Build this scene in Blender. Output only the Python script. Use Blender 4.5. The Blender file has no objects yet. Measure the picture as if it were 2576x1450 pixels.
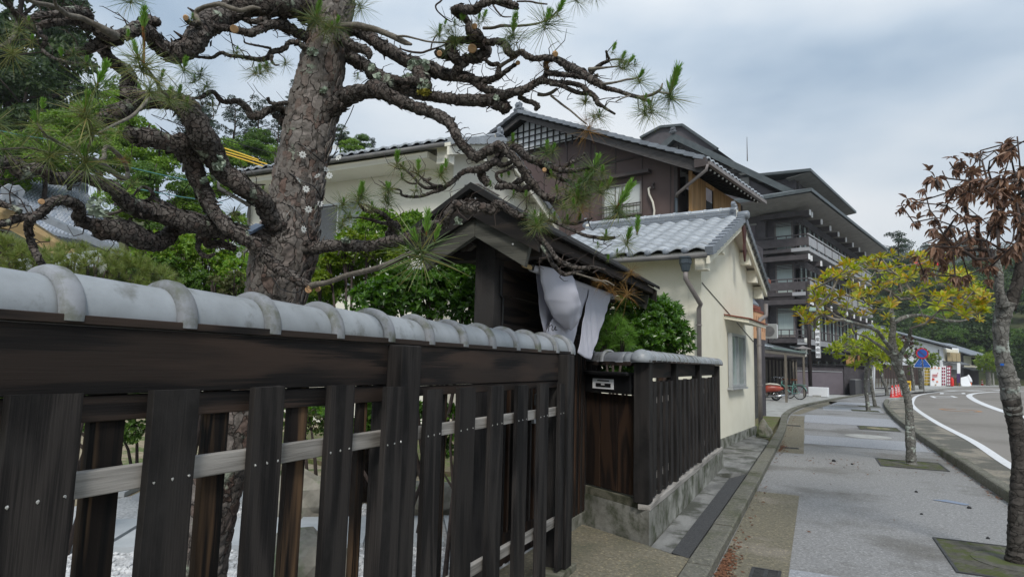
import bpy, bmesh, math, random
import numpy as np
from mathutils import Vector, Matrix, noise as mnoise
rnd = random.Random(7)
nrs = np.random.RandomState(11)
SC = bpy.context.scene
COL = SC.collection
rad = math.radians

# ------------------------------------------------------------------ camera
EYE = 1.45
PITCH, YAW, ROLL = 0.116457, 0.452124, rad(1.5)
FPX, CX, CY = 1580.0, 1287.5, 725.0          # focal length and centre, in pixels of a 2575 px wide view
_f = np.array([-math.sin(YAW)*math.cos(PITCH), math.cos(YAW)*math.cos(PITCH), math.sin(PITCH)])
_r = np.array([math.cos(YAW), math.sin(YAW), 0.0])
_u = np.cross(_r, _f)
CR = math.cos(ROLL)*_r + math.sin(ROLL)*_u
CU = -math.sin(ROLL)*_r + math.cos(ROLL)*_u
CF = _f
CP = np.array([0, 0, EYE])
cam = bpy.data.cameras.new('camera'); camo = bpy.data.objects.new('camera', cam); COL.objects.link(camo)
cam.sensor_width = 36.0; cam.lens = FPX/2575*36; cam.clip_start = 0.05; cam.clip_end = 3000
camo.matrix_world = Matrix(((CR[0], CU[0], -CF[0], CP[0]), (CR[1], CU[1], -CF[1], CP[1]), (CR[2], CU[2], -CF[2], CP[2]), (0, 0, 0, 1)))
SC.camera = camo

# ------------------------------------------------------------------ sky, sun, exposure
SUN_EL, SUN_AZ = rad(45), rad(150)      # azimuth measured clockwise from +Y
world = bpy.data.worlds.new('World'); SC.world = world; world.use_nodes = True
wn = world.node_tree; wn.nodes.clear()
def N(nt, typ, **kw):
    n = nt.nodes.new(typ)
    for k, v in kw.items():
        if k == 'inp':
            for a, b in v.items(): n.inputs[a].default_value = b
        else: setattr(n, k, v)
    return n
def ramp(nt, stops, interp='LINEAR'):
    n = nt.nodes.new('ShaderNodeValToRGB'); cr = n.color_ramp; cr.interpolation = interp
    while len(cr.elements) > 1: cr.elements.remove(cr.elements[-1])
    cr.elements[0].position = stops[0][0]; cr.elements[0].color = tuple(stops[0][1]) + (1,)
    for p, c in stops[1:]:
        e = cr.elements.new(p); e.color = tuple(c) + (1,)
    return n
wo = N(wn, 'ShaderNodeOutputWorld'); bg = N(wn, 'ShaderNodeBackground')
sky = N(wn, 'ShaderNodeTexSky', sky_type='NISHITA', sun_disc=False, sun_elevation=SUN_EL, sun_rotation=SUN_AZ)
sky.air_density = 1.0; sky.dust_density = 2.0
skm = N(wn, 'ShaderNodeVectorMath', operation='SCALE', inp={'Scale': 0.06}); wn.links.new(sky.outputs[0], skm.inputs[0])
tc = N(wn, 'ShaderNodeTexCoord')
mp = N(wn, 'ShaderNodeMapping'); mp.inputs['Scale'].default_value = (1.0, 1.0, 2.6); mp.inputs['Rotation'].default_value = (0, 0, 0.5); mp.inputs['Location'].default_value = (0.35, 0.1, 0.3)
wn.links.new(tc.outputs['Generated'], mp.inputs['Vector'])
n1 = N(wn, 'ShaderNodeTexNoise', inp={'Scale': 1.7, 'Detail': 5.0, 'Roughness': 0.45}); wn.links.new(mp.outputs[0], n1.inputs['Vector'])
cl = ramp(wn, [(0.38, (0.30, 0.39, 0.50)), (0.47, (0.45, 0.53, 0.62)), (0.57, (0.62, 0.67, 0.72)), (0.67, (0.74, 0.76, 0.78))])
wn.links.new(n1.outputs['Fac'], cl.inputs['Fac'])
mx = N(wn, 'ShaderNodeMix', data_type='RGBA', inp={'Factor': 0.9})
wn.links.new(skm.outputs[0], mx.inputs[6]); wn.links.new(cl.outputs[0], mx.inputs[7])
sxyz = N(wn, 'ShaderNodeSeparateXYZ'); wn.links.new(tc.outputs['Generated'], sxyz.inputs[0])
grd = N(wn, 'ShaderNodeMapRange', inp={1: .15, 2: 1.0, 3: .94, 4: 1.45}); wn.links.new(sxyz.outputs[2], grd.inputs[0])     # an overcast sky brightens towards the zenith
gs = N(wn, 'ShaderNodeVectorMath', operation='SCALE'); wn.links.new(mx.outputs[2], gs.inputs[0]); wn.links.new(grd.outputs[0], gs.inputs['Scale'])
wn.links.new(gs.outputs[0], bg.inputs['Color']); bg.inputs['Strength'].default_value = 0.70
wn.links.new(bg.outputs[0], wo.inputs[0])
sl = bpy.data.lights.new('sun', 'SUN'); slo = bpy.data.objects.new('sun', sl); COL.objects.link(slo)
sl.energy = 1.5; sl.angle = rad(14); sl.color = (1.0, 0.96, 0.9)
sd = Vector((math.sin(SUN_AZ)*math.cos(SUN_EL), math.cos(SUN_AZ)*math.cos(SUN_EL), math.sin(SUN_EL)))
slo.rotation_euler = sd.to_track_quat('Z', 'Y').to_euler()
SC.view_settings.view_transform = 'Standard'; SC.view_settings.look = 'None'
SC.view_settings.exposure = 0.80; SC.view_settings.gamma = 1.0; SC.view_settings.use_curve_mapping = False
SC.cycles.max_bounces = 6; SC.cycles.diffuse_bounces = 3; SC.cycles.glossy_bounces = 3; SC.cycles.transmission_bounces = 4; SC.cycles.transparent_max_bounces = 4
SC.cycles.caustics_reflective = False; SC.cycles.caustics_refractive = False

# ------------------------------------------------------------------ measuring helpers: a sight line of the photograph to a point of the place
def ray(x, y): return CF + CR*(x-CX)/FPX - CU*(y-CY)/FPX
def atd(x, y, d): return CP + ray(x, y)*d
def onz(x, y, z=0.0): d = ray(x, y); return CP + d*((z-EYE)/d[2])
def onx(x, y, X): d = ray(x, y); return CP + d*(X/d[0])
def ony(x, y, Y): d = ray(x, y); return CP + d*(Y/d[1])
class Frame:
    """upright local frame: u runs along the street side away from us, v to the left, away from the street"""
    def __init__(s, deg, p0):
        t = rad(deg); s.t = t
        s.u = np.array([math.sin(t), math.cos(t)]); s.v = np.array([-math.cos(t), math.sin(t)]); s.p = np.array(p0, float)
    def __call__(s, u, v, z): q = s.p + s.u*u + s.v*v; return (q[0], q[1], z)
    def box(s, mb, u0, v0, z0, u1, v1, z1):
        mb.hexa([s(u, v, z) for z in (z0, z1) for (u, v) in ((u0, v0), (u1, v0), (u1, v1), (u0, v1))])

# ------------------------------------------------------------------ scene graph helpers
def setp(o, label=None, cat=None, group=None, kind=None):
    if label: o['label'] = label
    if cat: o['category'] = cat
    if group: o['group'] = group
    if kind: o['kind'] = kind
    return o
def thing(name, label, cat, loc=(0, 0, 0), group=None):
    o = bpy.data.objects.new(name, None); COL.objects.link(o); o.location = tuple(float(c) for c in loc); o.empty_display_size = 0.2
    return setp(o, label, cat, group)
def origin(p):
    v = Vector((0, 0, 0))
    while p is not None: v = v + p.location; p = p.parent
    return v
class MB:
    def __init__(s): s.v = []; s.f = []
    def add(s, vs, fs):
        b = len(s.v); s.v.extend([tuple(map(float, p)) for p in vs]); s.f.extend([tuple(b+i for i in f) for f in fs]); return s
    def hexa(s, p):   # 8 corners: bottom ring then top ring
        a, b, c, d = map(np.array, (p[0], p[1], p[3], p[4]))
        flip = np.dot(np.cross(b-a, c-a), d-a) < 0
        fs = [(0, 3, 2, 1), (4, 5, 6, 7), (0, 1, 5, 4), (1, 2, 6, 5), (2, 3, 7, 6), (3, 0, 4, 7)]
        if flip: fs = [f[::-1] for f in fs]
        return s.add(p, fs)
    def box(s, x0, y0, z0, x1, y1, z1):
        x0, x1 = sorted((x0, x1)); y0, y1 = sorted((y0, y1)); z0, z1 = sorted((z0, z1))
        return s.hexa([(x0, y0, z0), (x1, y0, z0), (x1, y1, z0), (x0, y1, z0), (x0, y0, z1), (x1, y0, z1), (x1, y1, z1), (x0, y1, z1)])
    def bar(s, a, b, w, h, up=(0, 0, 1)):   # rectangular bar from a to b, width w sideways, height h
        a = np.array(a, float); b = np.array(b, float); d = b-a; d /= np.linalg.norm(d)
        sd_ = np.cross(d, np.array(up, float)); sd_ /= np.linalg.norm(sd_); uu = np.cross(sd_, d)
        r = lambda p: [p-sd_*w/2-uu*h/2, p+sd_*w/2-uu*h/2, p+sd_*w/2+uu*h/2, p-sd_*w/2+uu*h/2]
        return s.hexa(r(a)+r(b))
    def slab(s, pts, off):   # polygon extruded by vector off
        pts = [np.array(p, float) for p in pts]; off = np.array(off, float); n = len(pts)
        nn = np.zeros(3)
        for i in range(n): nn += np.cross(pts[i]-pts[0], pts[(i+1) % n]-pts[0])
        if np.dot(nn, off) > 0: pts = pts[::-1]
        top = [p+off for p in pts]
        fs = [tuple(range(n)), tuple(range(2*n-1, n-1, -1))]
        for i in range(n): j = (i+1) % n; fs.append((i, i+n, j+n, j))
        return s.add(pts+top, fs)
    def tube(s, pts, rr, n=8, cap=True):
        pts = np.array(pts, float); m = len(pts)
        if np.isscalar(rr): rr = [rr]*m
        T = np.gradient(pts, axis=0); T /= np.linalg.norm(T, axis=1)[:, None]+1e-9
        a = np.array([0, 0, 1.0]) if abs(T[0][2]) < .9 else np.array([1.0, 0, 0])
        vs = []; U_ = np.cross(T[0], a); U_ /= np.linalg.norm(U_)
        for i in range(m):
            U_ = U_-T[i]*np.dot(U_, T[i]); U_ /= np.linalg.norm(U_)+1e-9; W = np.cross(T[i], U_)
            for k in range(n):
                t = 2*math.pi*k/n; vs.append(pts[i]+rr[i]*(U_*math.cos(t)+W*math.sin(t)))
        fs = [(i*n+k, i*n+(k+1) % n, (i+1)*n+(k+1) % n, (i+1)*n+k) for i in range(m-1) for k in range(n)]
        if cap: fs += [tuple(range(n-1, -1, -1)), tuple(range((m-1)*n, m*n))]
        return s.add(vs, fs)
    def lathe(s, c, prof, n=12):
        vs = []; 
        for r, z in prof:
            for k in range(n): t = 2*math.pi*k/n; vs.append((c[0]+r*math.cos(t), c[1]+r*math.sin(t), c[2]+z))
        m = len(prof)
        fs = [(i*n+k, i*n+(k+1) % n, (i+1)*n+(k+1) % n, (i+1)*n+k) for i in range(m-1) for k in range(n)]
        fs += [tuple(range(n-1, -1, -1)), tuple(range((m-1)*n, m*n))]
        return s.add(vs, fs)
    def build(s, name, mat, parent=None, kind=None, smooth=False, bevel=0, label=None, cat=None, group=None, org=None):
        o0 = origin(parent) if parent is not None else Vector(org or (0, 0, 0))
        me = bpy.data.meshes.new(name)
        me.from_pydata([(p[0]-o0[0], p[1]-o0[1], p[2]-o0[2]) for p in s.v], [], s.f); me.validate()
        if mat: me.materials.append(mat)
        if smooth: me.shade_smooth()
        o = bpy.data.objects.new(name, me); COL.objects.link(o)
        if parent is not None: o.parent = parent
        else: o.location = o0
        if bevel:
            b = o.modifiers.new('edge', 'BEVEL'); b.width = bevel; b.segments = 2; b.limit_method = 'ANGLE'
        return setp(o, label, cat, group, kind)
def rawmesh(name, v, f, mat, smooth=False):
    me = bpy.data.meshes.new(name); me.from_pydata(v if isinstance(v, list) else v.tolist(), [], f if isinstance(f, list) else f.tolist())
    if mat: me.materials.append(mat)
    if smooth: me.shade_smooth()
    return me
def inst(name, me, loc, parent=None, rot=None, scl=(1, 1, 1), kind=None, label=None):
    o = bpy.data.objects.new(name, me); COL.objects.link(o)
    L = Vector([float(c) for c in loc])
    if parent is not None: o.parent = parent; L = L-origin(parent)
    if rot is None: M = Matrix.Identity(3)
    elif isinstance(rot, Matrix): M = rot.to_3x3()
    else: M = rot.to_matrix() if hasattr(rot, 'to_matrix') else Matrix.Rotation(rot, 3, 'Z')
    o.rotation_mode = 'QUATERNION'; o.rotation_quaternion = M.to_quaternion(); o.location = L
    o.scale = (scl,)*3 if np.isscalar(scl) else scl
    return setp(o, label, None, None, kind)
def basis(x, y, z): return Matrix((x, y, z)).transposed()

# ------------------------------------------------------------------ materials
MT = {}
def lk(nt, a, b): nt.links.new(a, b)
def mat(name, c1, c2=None, scale=8.0, rough=.7, bump=0.0, bscale=None, stretch=(1, 1, 1), spec=.3, metal=0., dirt=None, dscale=2.0, dlo=.5, dhi=.65, detail=5., coord='Object', rand=0.0, trans=0.0, island=None, lo=.35, hi=.65, bd=.01, c3=None):
    m = bpy.data.materials.new(name); m.use_nodes = True; nt = m.node_tree; nt.nodes.clear()
    out = N(nt, 'ShaderNodeOutputMaterial'); p = N(nt, 'ShaderNodeBsdfPrincipled')
    p.inputs['Roughness'].default_value = rough; p.inputs['Metallic'].default_value = metal
    p.inputs['Specular IOR Level'].default_value = spec
    t = N(nt, 'ShaderNodeTexCoord'); mpn = N(nt, 'ShaderNodeMapping'); mpn.inputs['Scale'].default_value = stretch
    src = t.outputs['Object']
    if coord == 'World': g = N(nt, 'ShaderNodeNewGeometry'); src = g.outputs['Position']
    if rand:
        oi = N(nt, 'ShaderNodeObjectInfo'); ms = N(nt, 'ShaderNodeMath', operation='MULTIPLY', inp={1: 37.0}); lk(nt, oi.outputs['Random'], ms.inputs[0])
        va = N(nt, 'ShaderNodeVectorMath', operation='ADD'); lk(nt, src, va.inputs[0]); lk(nt, ms.outputs[0], va.inputs[1]); src = va.outputs[0]
    lk(nt, src, mpn.inputs['Vector'])
    c2 = c2 or c1
    nz = N(nt, 'ShaderNodeTexNoise', inp={'Scale': scale, 'Detail': detail, 'Roughness': .6}); lk(nt, mpn.outputs[0], nz.inputs['Vector'])
    st = [(lo, c1), (hi, c2)]
    if c3: st.append((min(.95, hi+.12), c3))
    cr = ramp(nt, st); lk(nt, nz.outputs['Fac'], cr.inputs['Fac']); colr = cr.outputs[0]
    if island:
        g = N(nt, 'ShaderNodeNewGeometry'); ir = ramp(nt, [(i/(len(island)-1), c) for i, c in enumerate(island)]); lk(nt, g.outputs['Random Per Island'], ir.inputs['Fac'])
        mm = N(nt, 'ShaderNodeMix', data_type='RGBA', inp={'Factor': .72}); lk(nt, colr, mm.inputs[6]); lk(nt, ir.outputs[0], mm.inputs[7]); colr = mm.outputs[2]
    if dirt:
        dn = N(nt, 'ShaderNodeTexNoise', inp={'Scale': dscale, 'Detail': 6.0, 'Roughness': .65}); lk(nt, src, dn.inputs['Vector'])
        dr = ramp(nt, [(dlo, (0, 0, 0)), (dhi, (1, 1, 1))]); lk(nt, dn.outputs['Fac'], dr.inputs['Fac'])
        mm = N(nt, 'ShaderNodeMix', data_type='RGBA'); lk(nt, dr.outputs[0], mm.inputs[0]); lk(nt, colr, mm.inputs[6]); mm.inputs[7].default_value = tuple(dirt)+(1,); colr = mm.outputs[2]
    if rand:
        hs = N(nt, 'ShaderNodeHueSaturation'); mr = N(nt, 'ShaderNodeMapRange', inp={3: 1-rand, 4: 1+rand}); lk(nt, oi.outputs['Random'], mr.inputs[0]); lk(nt, mr.outputs[0], hs.inputs['Value']); lk(nt, colr, hs.inputs['Color']); colr = hs.outputs[0]
    lk(nt, colr, p.inputs['Base Color'])
    if bump:
        bn = N(nt, 'ShaderNodeTexNoise', inp={'Scale': bscale or scale*2, 'Detail': 5.0, 'Roughness': .6}); lk(nt, mpn.outputs[0], bn.inputs['Vector'])
        bb = N(nt, 'ShaderNodeBump', inp={'Strength': bump, 'Distance': bd}); lk(nt, bn.outputs['Fac'], bb.inputs['Height']); lk(nt, bb.outputs[0], p.inputs['Normal'])
    sh = p.outputs[0]
    if trans:
        tr = N(nt, 'ShaderNodeBsdfTranslucent'); hs2 = N(nt, 'ShaderNodeHueSaturation', inp={'Saturation': 1.15, 'Value': 1.5}); lk(nt, colr, hs2.inputs['Color']); lk(nt, hs2.outputs[0], tr.inputs['Color'])
        ms2 = N(nt, 'ShaderNodeMixShader', inp={0: trans}); lk(nt, sh, ms2.inputs[1]); lk(nt, tr.outputs[0], ms2.inputs[2]); sh = ms2.outputs[0]
    lk(nt, sh, out.inputs[0]); MT[name] = m; return m
def wood(name, c1, c2, c3, axis, rough=.75, bump=.35, figure=1.0, dirt=None, rand=.25, burn=None, dscale=2.0):
    """grain running along one axis, with cathedral figure from a distorted ring pattern"""
    m = bpy.data.materials.new(name); m.use_nodes = True; nt = m.node_tree; nt.nodes.clear()
    out = N(nt, 'ShaderNodeOutputMaterial'); p = N(nt, 'ShaderNodeBsdfPrincipled'); p.inputs['Roughness'].default_value = rough; p.inputs['Specular IOR Level'].default_value = .25
    t = N(nt, 'ShaderNodeTexCoord'); oi = N(nt, 'ShaderNodeObjectInfo')
    ms = N(nt, 'ShaderNodeMath', operation='MULTIPLY', inp={1: 23.0}); lk(nt, oi.outputs['Random'], ms.inputs[0])
    va = N(nt, 'ShaderNodeVectorMath', operation='ADD'); lk(nt, t.outputs['Object'], va.inputs[0]); lk(nt, ms.outputs[0], va.inputs[1])
    s = [48., 48., 48.]; s['XYZ'.index(axis)] = 1.4
    m1 = N(nt, 'ShaderNodeMapping'); m1.inputs['Scale'].default_value = s; lk(nt, va.outputs[0], m1.inputs['Vector'])
    s2 = [5.5, 5.5, 5.5]; s2['XYZ'.index(axis)] = .75
    m2 = N(nt, 'ShaderNodeMapping'); m2.inputs['Scale'].default_value = s2; lk(nt, va.outputs[0], m2.inputs['Vector'])
    fn = N(nt, 'ShaderNodeTexNoise', inp={'Scale': 3.0, 'Detail': 6.0, 'Roughness': .65}); lk(nt, m1.outputs[0], fn.inputs['Vector'])
    rn = N(nt, 'ShaderNodeTexNoise', inp={'Scale': 1.1, 'Detail': 1.0}); lk(nt, m2.outputs[0], rn.inputs['Vector'])
    rm = N(nt, 'ShaderNodeMath', operation='MULTIPLY', inp={1: 26.0}); lk(nt, rn.outputs['Fac'], rm.inputs[0])
    rs = N(nt, 'ShaderNodeMath', operation='SINE'); lk(nt, rm.outputs[0], rs.inputs[0])
    r2 = N(nt, 'ShaderNodeMapRange', inp={1: -1., 2: 1., 3: 0., 4: .34*figure}); lk(nt, rs.outputs[0], r2.inputs[0])
    ad = N(nt, 'ShaderNodeMath', operation='ADD'); lk(nt, fn.outputs['Fac'], ad.inputs[0]); lk(nt, r2.outputs[0], ad.inputs[1])
    cr = ramp(nt, [(.42, c1), (.62, c2), (.86, c3)]); lk(nt, ad.outputs[0], cr.inputs['Fac']); colr = cr.outputs[0]
    if burn:
        bn_ = N(nt, 'ShaderNodeTexNoise', inp={'Scale': 1.6, 'Detail': 3.0}); lk(nt, m2.outputs[0], bn_.inputs['Vector'])
        br = ramp(nt, [(.5, (0, 0, 0)), (.62, (1, 1, 1))]); lk(nt, bn_.outputs['Fac'], br.inputs['Fac'])
        r3 = ramp(nt, [(.55, (0, 0, 0)), (.72, (1, 1, 1))]); lk(nt, ad.outputs[0], r3.inputs['Fac'])
        mu = N(nt, 'ShaderNodeMath', operation='MULTIPLY'); lk(nt, br.outputs[0], mu.inputs[0]); lk(nt, r3.outputs[0], mu.inputs[1])
        mm = N(nt, 'ShaderNodeMix', data_type='RGBA'); lk(nt, mu.outputs[0], mm.inputs[0]); lk(nt, colr, mm.inputs[6]); mm.inputs[7].default_value = tuple(burn)+(1,); colr = mm.outputs[2]
    if dirt:
        dn = N(nt, 'ShaderNodeTexNoise', inp={'Scale': dscale, 'Detail': 6.0, 'Roughness': .65}); lk(nt, va.outputs[0], dn.inputs['Vector'])
        dr = ramp(nt, [(.48, (0, 0, 0)), (.66, (1, 1, 1))]); lk(nt, dn.outputs['Fac'], dr.inputs['Fac'])
        mm = N(nt, 'ShaderNodeMix', data_type='RGBA'); lk(nt, dr.outputs[0], mm.inputs[0]); lk(nt, colr, mm.inputs[6]); mm.inputs[7].default_value = tuple(dirt)+(1,); colr = mm.outputs[2]
    hs = N(nt, 'ShaderNodeHueSaturation'); mr = N(nt, 'ShaderNodeMapRange', inp={3: 1-rand, 4: 1+rand}); lk(nt, oi.outputs['Random'], mr.inputs[0]); lk(nt, mr.outputs[0], hs.inputs['Value']); lk(nt, colr, hs.inputs['Color'])
    lk(nt, hs.outputs[0], p.inputs['Base Color'])
    bb = N(nt, 'ShaderNodeBump', inp={'Strength': bump, 'Distance': .004}); lk(nt, ad.outputs[0], bb.inputs['Height']); lk(nt, bb.outputs[0], p.inputs['Normal'])
    lk(nt, p.outputs[0], out.inputs[0]); MT[name] = m; return m

wood('wood_z', (.005, .0045, .0045), (.011, .0095, .0092), (.030, .026, .024), 'Z', dirt=(.024, .022, .021), bump=.5)
wood('wood_z_burnt', (.003, .003, .003), (.006, .005, .005), (.014, .010, .008), 'Z', burn=(.10, .06, .033), figure=1.5)
wood('wood_y', (.006, .005, .005), (.012, .0095, .0085), (.028, .020, .016), 'Y', burn=(.045, .030, .023), figure=1.5)
wood('wood_x', (.007, .006, .006), (.013, .011, .010), (.028, .022, .018), 'X')
wood('wood_brown_z', (.008, .006, .005), (.020, .012, .009), (.045, .025, .015), 'Z', figure=1.5)
wood('wood_grey_y', (.16, .15, .135), (.27, .255, .235), (.36, .34, .315), 'Y', rand=.1)
wood('wood_moss_x', (.05, .055, .035), (.10, .10, .07), (.16, .155, .12), 'X', rand=.1)
wood('wood_weathered', (.02, .02, .017), (.046, .046, .038), (.09, .088, .074), 'X', rand=.1, bump=.5)
mat('tile_cap', (.31, .335, .36), (.245, .265, .28), scale=7, rough=.42, bump=.3, bscale=60, dirt=(.13, .135, .125), dscale=9, dlo=.57, dhi=.74, spec=.5, rand=.08, bd=.002)
mat('tile_cap_dark', (.12, .13, .145), (.19, .2, .22), scale=7, rough=.45, bump=.2, bscale=50, dirt=(.05, .052, .05), dscale=7, spec=.5, rand=.1, bd=.002)
mat('tile_sleeve', (.26, .272, .295), (.19, .198, .21), scale=6, rough=.5, bump=.2, bscale=70, dirt=(.10, .108, .075), dscale=13., dlo=.47, dhi=.66, spec=.45, rand=.1, bd=.002)
mat('tile_roof', (.27, .295, .325), (.36, .39, .42), scale=5, rough=.36, bump=.1, bscale=40, dirt=(.17, .18, .19), dscale=4, dlo=.55, dhi=.75, spec=.6, rand=.07, bd=.003)
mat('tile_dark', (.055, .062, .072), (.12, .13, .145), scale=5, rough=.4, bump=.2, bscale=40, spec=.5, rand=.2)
mat('tile_edge', (.14, .16, .185), (.2, .22, .25), scale=5, rough=.4, spec=.5, rand=.15)
mat('stucco_cream', (.73, .70, .575), (.79, .76, .64), scale=2.2, rough=.9, bump=.8, bscale=55, coord='World', bd=.006, dirt=(.50, .48, .40), dscale=1.3, dlo=.62, dhi=.8)
mat('stucco_white', (.71, .69, .60), (.77, .75, .66), scale=1.2, rough=.9, bump=.15, bscale=30, coord='World')
mat('concrete', (.15, .15, .13), (.33, .33, .30), scale=3.2, rough=.9, bump=.5, bscale=40, coord='World', dirt=(.07, .078, .05), dscale=5, dlo=.45, dhi=.62)
mat('concrete_light', (.30, .30, .285), (.40, .40, .38), scale=4, rough=.9, bump=.3, bscale=60, coord='World', dirt=(.20, .20, .18), dscale=2.2, dlo=.52, dhi=.7)
mat('apron', (.13, .13, .125), (.25, .25, .24), scale=4, rough=.9, bump=.5, bscale=40, coord='World', dirt=(.07, .073, .06), dscale=3, dlo=.48, dhi=.6, stretch=(1.5, .6, 1))
def aggregate(name, base, c1, c2, scale, bump=.5, rough=.85, dirt=None, dscale=.9, dlo=.5, dhi=.66):
    m = mat(name, base, c1, scale=scale*.35, rough=rough, coord='World', dirt=dirt, dscale=dscale, dlo=dlo, dhi=dhi, bump=bump, bscale=scale*1.2, detail=4, lo=.3, hi=.7, bd=.006)
    nt = m.node_tree; p = [n for n in nt.nodes if n.type == 'BSDF_PRINCIPLED'][0]
    g = N(nt, 'ShaderNodeNewGeometry'); vo = N(nt, 'ShaderNodeTexVoronoi', inp={'Scale': scale}); lk(nt, g.outputs['Position'], vo.inputs['Vector'])
    bw = N(nt, 'ShaderNodeSeparateColor'); lk(nt, vo.outputs['Color'], bw.inputs[0])
    r = ramp(nt, [(0., tuple(.55*c for c in c2)), (.6, (1, 1, 1)), (1., tuple(1.9*c for c in c2))]); 
    r = ramp(nt, [(0., (.45, .45, .45)), (.5, (.95, .95, .95)), (.85, (1.0, 1.0, 1.0)), (1., c2)]); lk(nt, bw.outputs[0], r.inputs['Fac'])
    src = p.inputs['Base Color'].links[0].from_socket
    mu = N(nt, 'ShaderNodeMix', data_type='RGBA', blend_type='MULTIPLY', inp={'Factor': .45}); lk(nt, src, mu.inputs[6]); lk(nt, r.outputs[0], mu.inputs[7]); lk(nt, mu.outputs[2], p.inputs['Base Color'])
    return m
aggregate('pave_grey', (.19, .19, .19), (.30, .298, .295), (2.1, 2.1, 2.1), 95, dirt=(.15, .145, .135), dscale=.45, dlo=.5, dhi=.62)
aggregate('pave_pale', (.26, .27, .29), (.36, .37, .39), (1.9, 1.9, 1.9), 95, dirt=(.29, .30, .32), dscale=.8)
aggregate('pave_brown', (.12, .11, .08), (.21, .19, .14), (2.6, 2.4, 1.9), 95, dirt=(.23, .205, .165), dscale=1.2, dlo=.56, dhi=.66, bump=.7)
aggregate('kerb_agg', (.11, .107, .088), (.19, .185, .155), (2.4, 2.3, 2.0), 80, dirt=(.085, .09, .055), dscale=1.5, bump=.8)
aggregate('drive_agg', (.14, .125, .09), (.24, .22, .165), (2.6, 2.3, 1.8), 85, dirt=(.12, .12, .085), dscale=1.3, bump=.8)
aggregate('asphalt_dark', (.045, .046, .048), (.075, .076, .078), (2.5, 2.5, 2.5), 180, dirt=(.10, .10, .098), dscale=2.5, dlo=.6, dhi=.75)
aggregate('road', (.215, .198, .178), (.262, .243, .22), (1.5, 1.5, 1.5), 120, dirt=(.19, .175, .155), dscale=.25, dlo=.48, dhi=.6, bump=.25)
aggregate('road_gutter', (.20, .18, .145), (.30, .272, .225), (1.7, 1.6, 1.4), 90, dirt=(.115, .112, .095), dscale=.9, dlo=.46, dhi=.54, bump=.5)
mat('paint_line', (.70, .71, .72), (.60, .61, .62), scale=18, rough=.7, coord='World', dirt=(.45, .44, .42), dscale=9, dlo=.62, dhi=.72)
mat('paint_orange', (.45, .22, .09), (.33, .2, .12), scale=9, rough=.8, coord='World')
mat('soil', (.10, .085, .05), (.20, .17, .11), scale=5, rough=.95, bump=.6, coord='World', dirt=(.07, .10, .03), dscale=2.2, dlo=.5, dhi=.58)
mat('garden_earth', (.20, .17, .11), (.33, .28, .2), scale=6, rough=.95, bump=.6, coord='World', dirt=(.10, .13, .045), dscale=1.6, dlo=.5, dhi=.56)
mat('slab_stone', (.36, .39, .41), (.43, .455, .475), scale=6, rough=.8, bump=.15, coord='World', rand=.07)
mat('gravel_white', (.55, .56, .57), (.40, .41, .42), scale=20, rough=.85, coord='World', island=[(.36, .37, .38), (.55, .56, .57), (.72, .72, .72)])
mat('moss', (.06, .09, .02), (.14, .17, .05), scale=30, rough=.95, bump=.8, bscale=90, coord='World', dirt=(.15, .12, .08), dscale=9, dlo=.46, dhi=.56)
mat('rock', (.17, .16, .13), (.30, .28, .24), scale=5, rough=.9, bump=.9, bscale=14, dirt=(.12, .15, .08), dscale=4, rand=.15)
mat('iron', (.035, .036, .037), (.07, .07, .07), scale=20, rough=.6, bump=.2, metal=.3, coord='World')
mat('roof_felt', (.018, .018, .018), (.03, .03, .03), scale=8, rough=.95, spec=.1)
mat('grate', (.07, .068, .058), (.12, .115, .095), scale=16, rough=.85, bump=.4, coord='World', dirt=(.075, .09, .03), dscale=5, dlo=.47, dhi=.56)
mat('nail', (.55, .55, .53), rough=.4, metal=.6)
mat('cloth', (.60, .60, .66), (.64, .64, .70), scale=2, rough=.9, bump=.06, bscale=300, trans=.25)
mat('bamboo', (.50, .36, .17), (.62, .47, .26), scale=9, rough=.45, stretch=(8, .8, 8))
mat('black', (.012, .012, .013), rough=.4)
mat('ink', (.015, .015, .018), rough=.7)
mat('glass_dark', (.02, .025, .028), (.05, .06, .065), scale=1.0, rough=.06, spec=.9)
mat('glass_green', (.30, .37, .36), (.38, .45, .43), scale=3.0, rough=.12, spec=.8, stretch=(6, 6, .3))
mat('glass_grey', (.20, .24, .23), (.27, .31, .30), scale=1.5, rough=.25, spec=.7)
mat('glass_pale', (.46, .49, .47), (.54, .565, .54), scale=.8, rough=.15, spec=.8)
mat('curtain', (.50, .58, .56), (.36, .43, .42), scale=10, rough=.8, stretch=(9, 9, .1))
mat('alu', (.42, .44, .45), (.5, .52, .53), scale=4, rough=.4, metal=.4)
mat('gutter_brown', (.17, .15, .145), (.235, .215, .205), scale=4, rough=.5, spec=.4)
mat('gutter_grey', (.10, .10, .10), (.16, .155, .15), scale=4, rough=.5)
mat('pipe_blue', (.05, .065, .078), rough=.45)
mat('metal_brown', (.092, .064, .060), (.112, .08, .074), scale=1.4, rough=.62, bump=.05, coord='World')
mat('metal_brown_trim', (.055, .044, .042), (.075, .062, .06), scale=3, rough=.6)
mat('gable_white', (.78, .80, .81), (.82, .83, .84), scale=2, rough=.8)
mat('bargeboard', (.05, .046, .046), (.085, .08, .078), scale=5, rough=.7, stretch=(1, 1, 4))
mat('louvre_wood', (.30, .17, .065), (.44, .27, .12), scale=3, rough=.55, stretch=(3, 3, .4), rand=.25)
mat('hotel_wall', (.085, .078, .086), (.108, .1, .108), scale=2.2, rough=.85, bump=.15, bscale=50, coord='World')
mat('hotel_trim', (.06, .053, .056), (.085, .076, .08), scale=3, rough=.6, rand=.12)
mat('hotel_panel', (.34, .345, .36), (.40, .405, .42), scale=1.5, rough=.4, coord='World')
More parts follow.
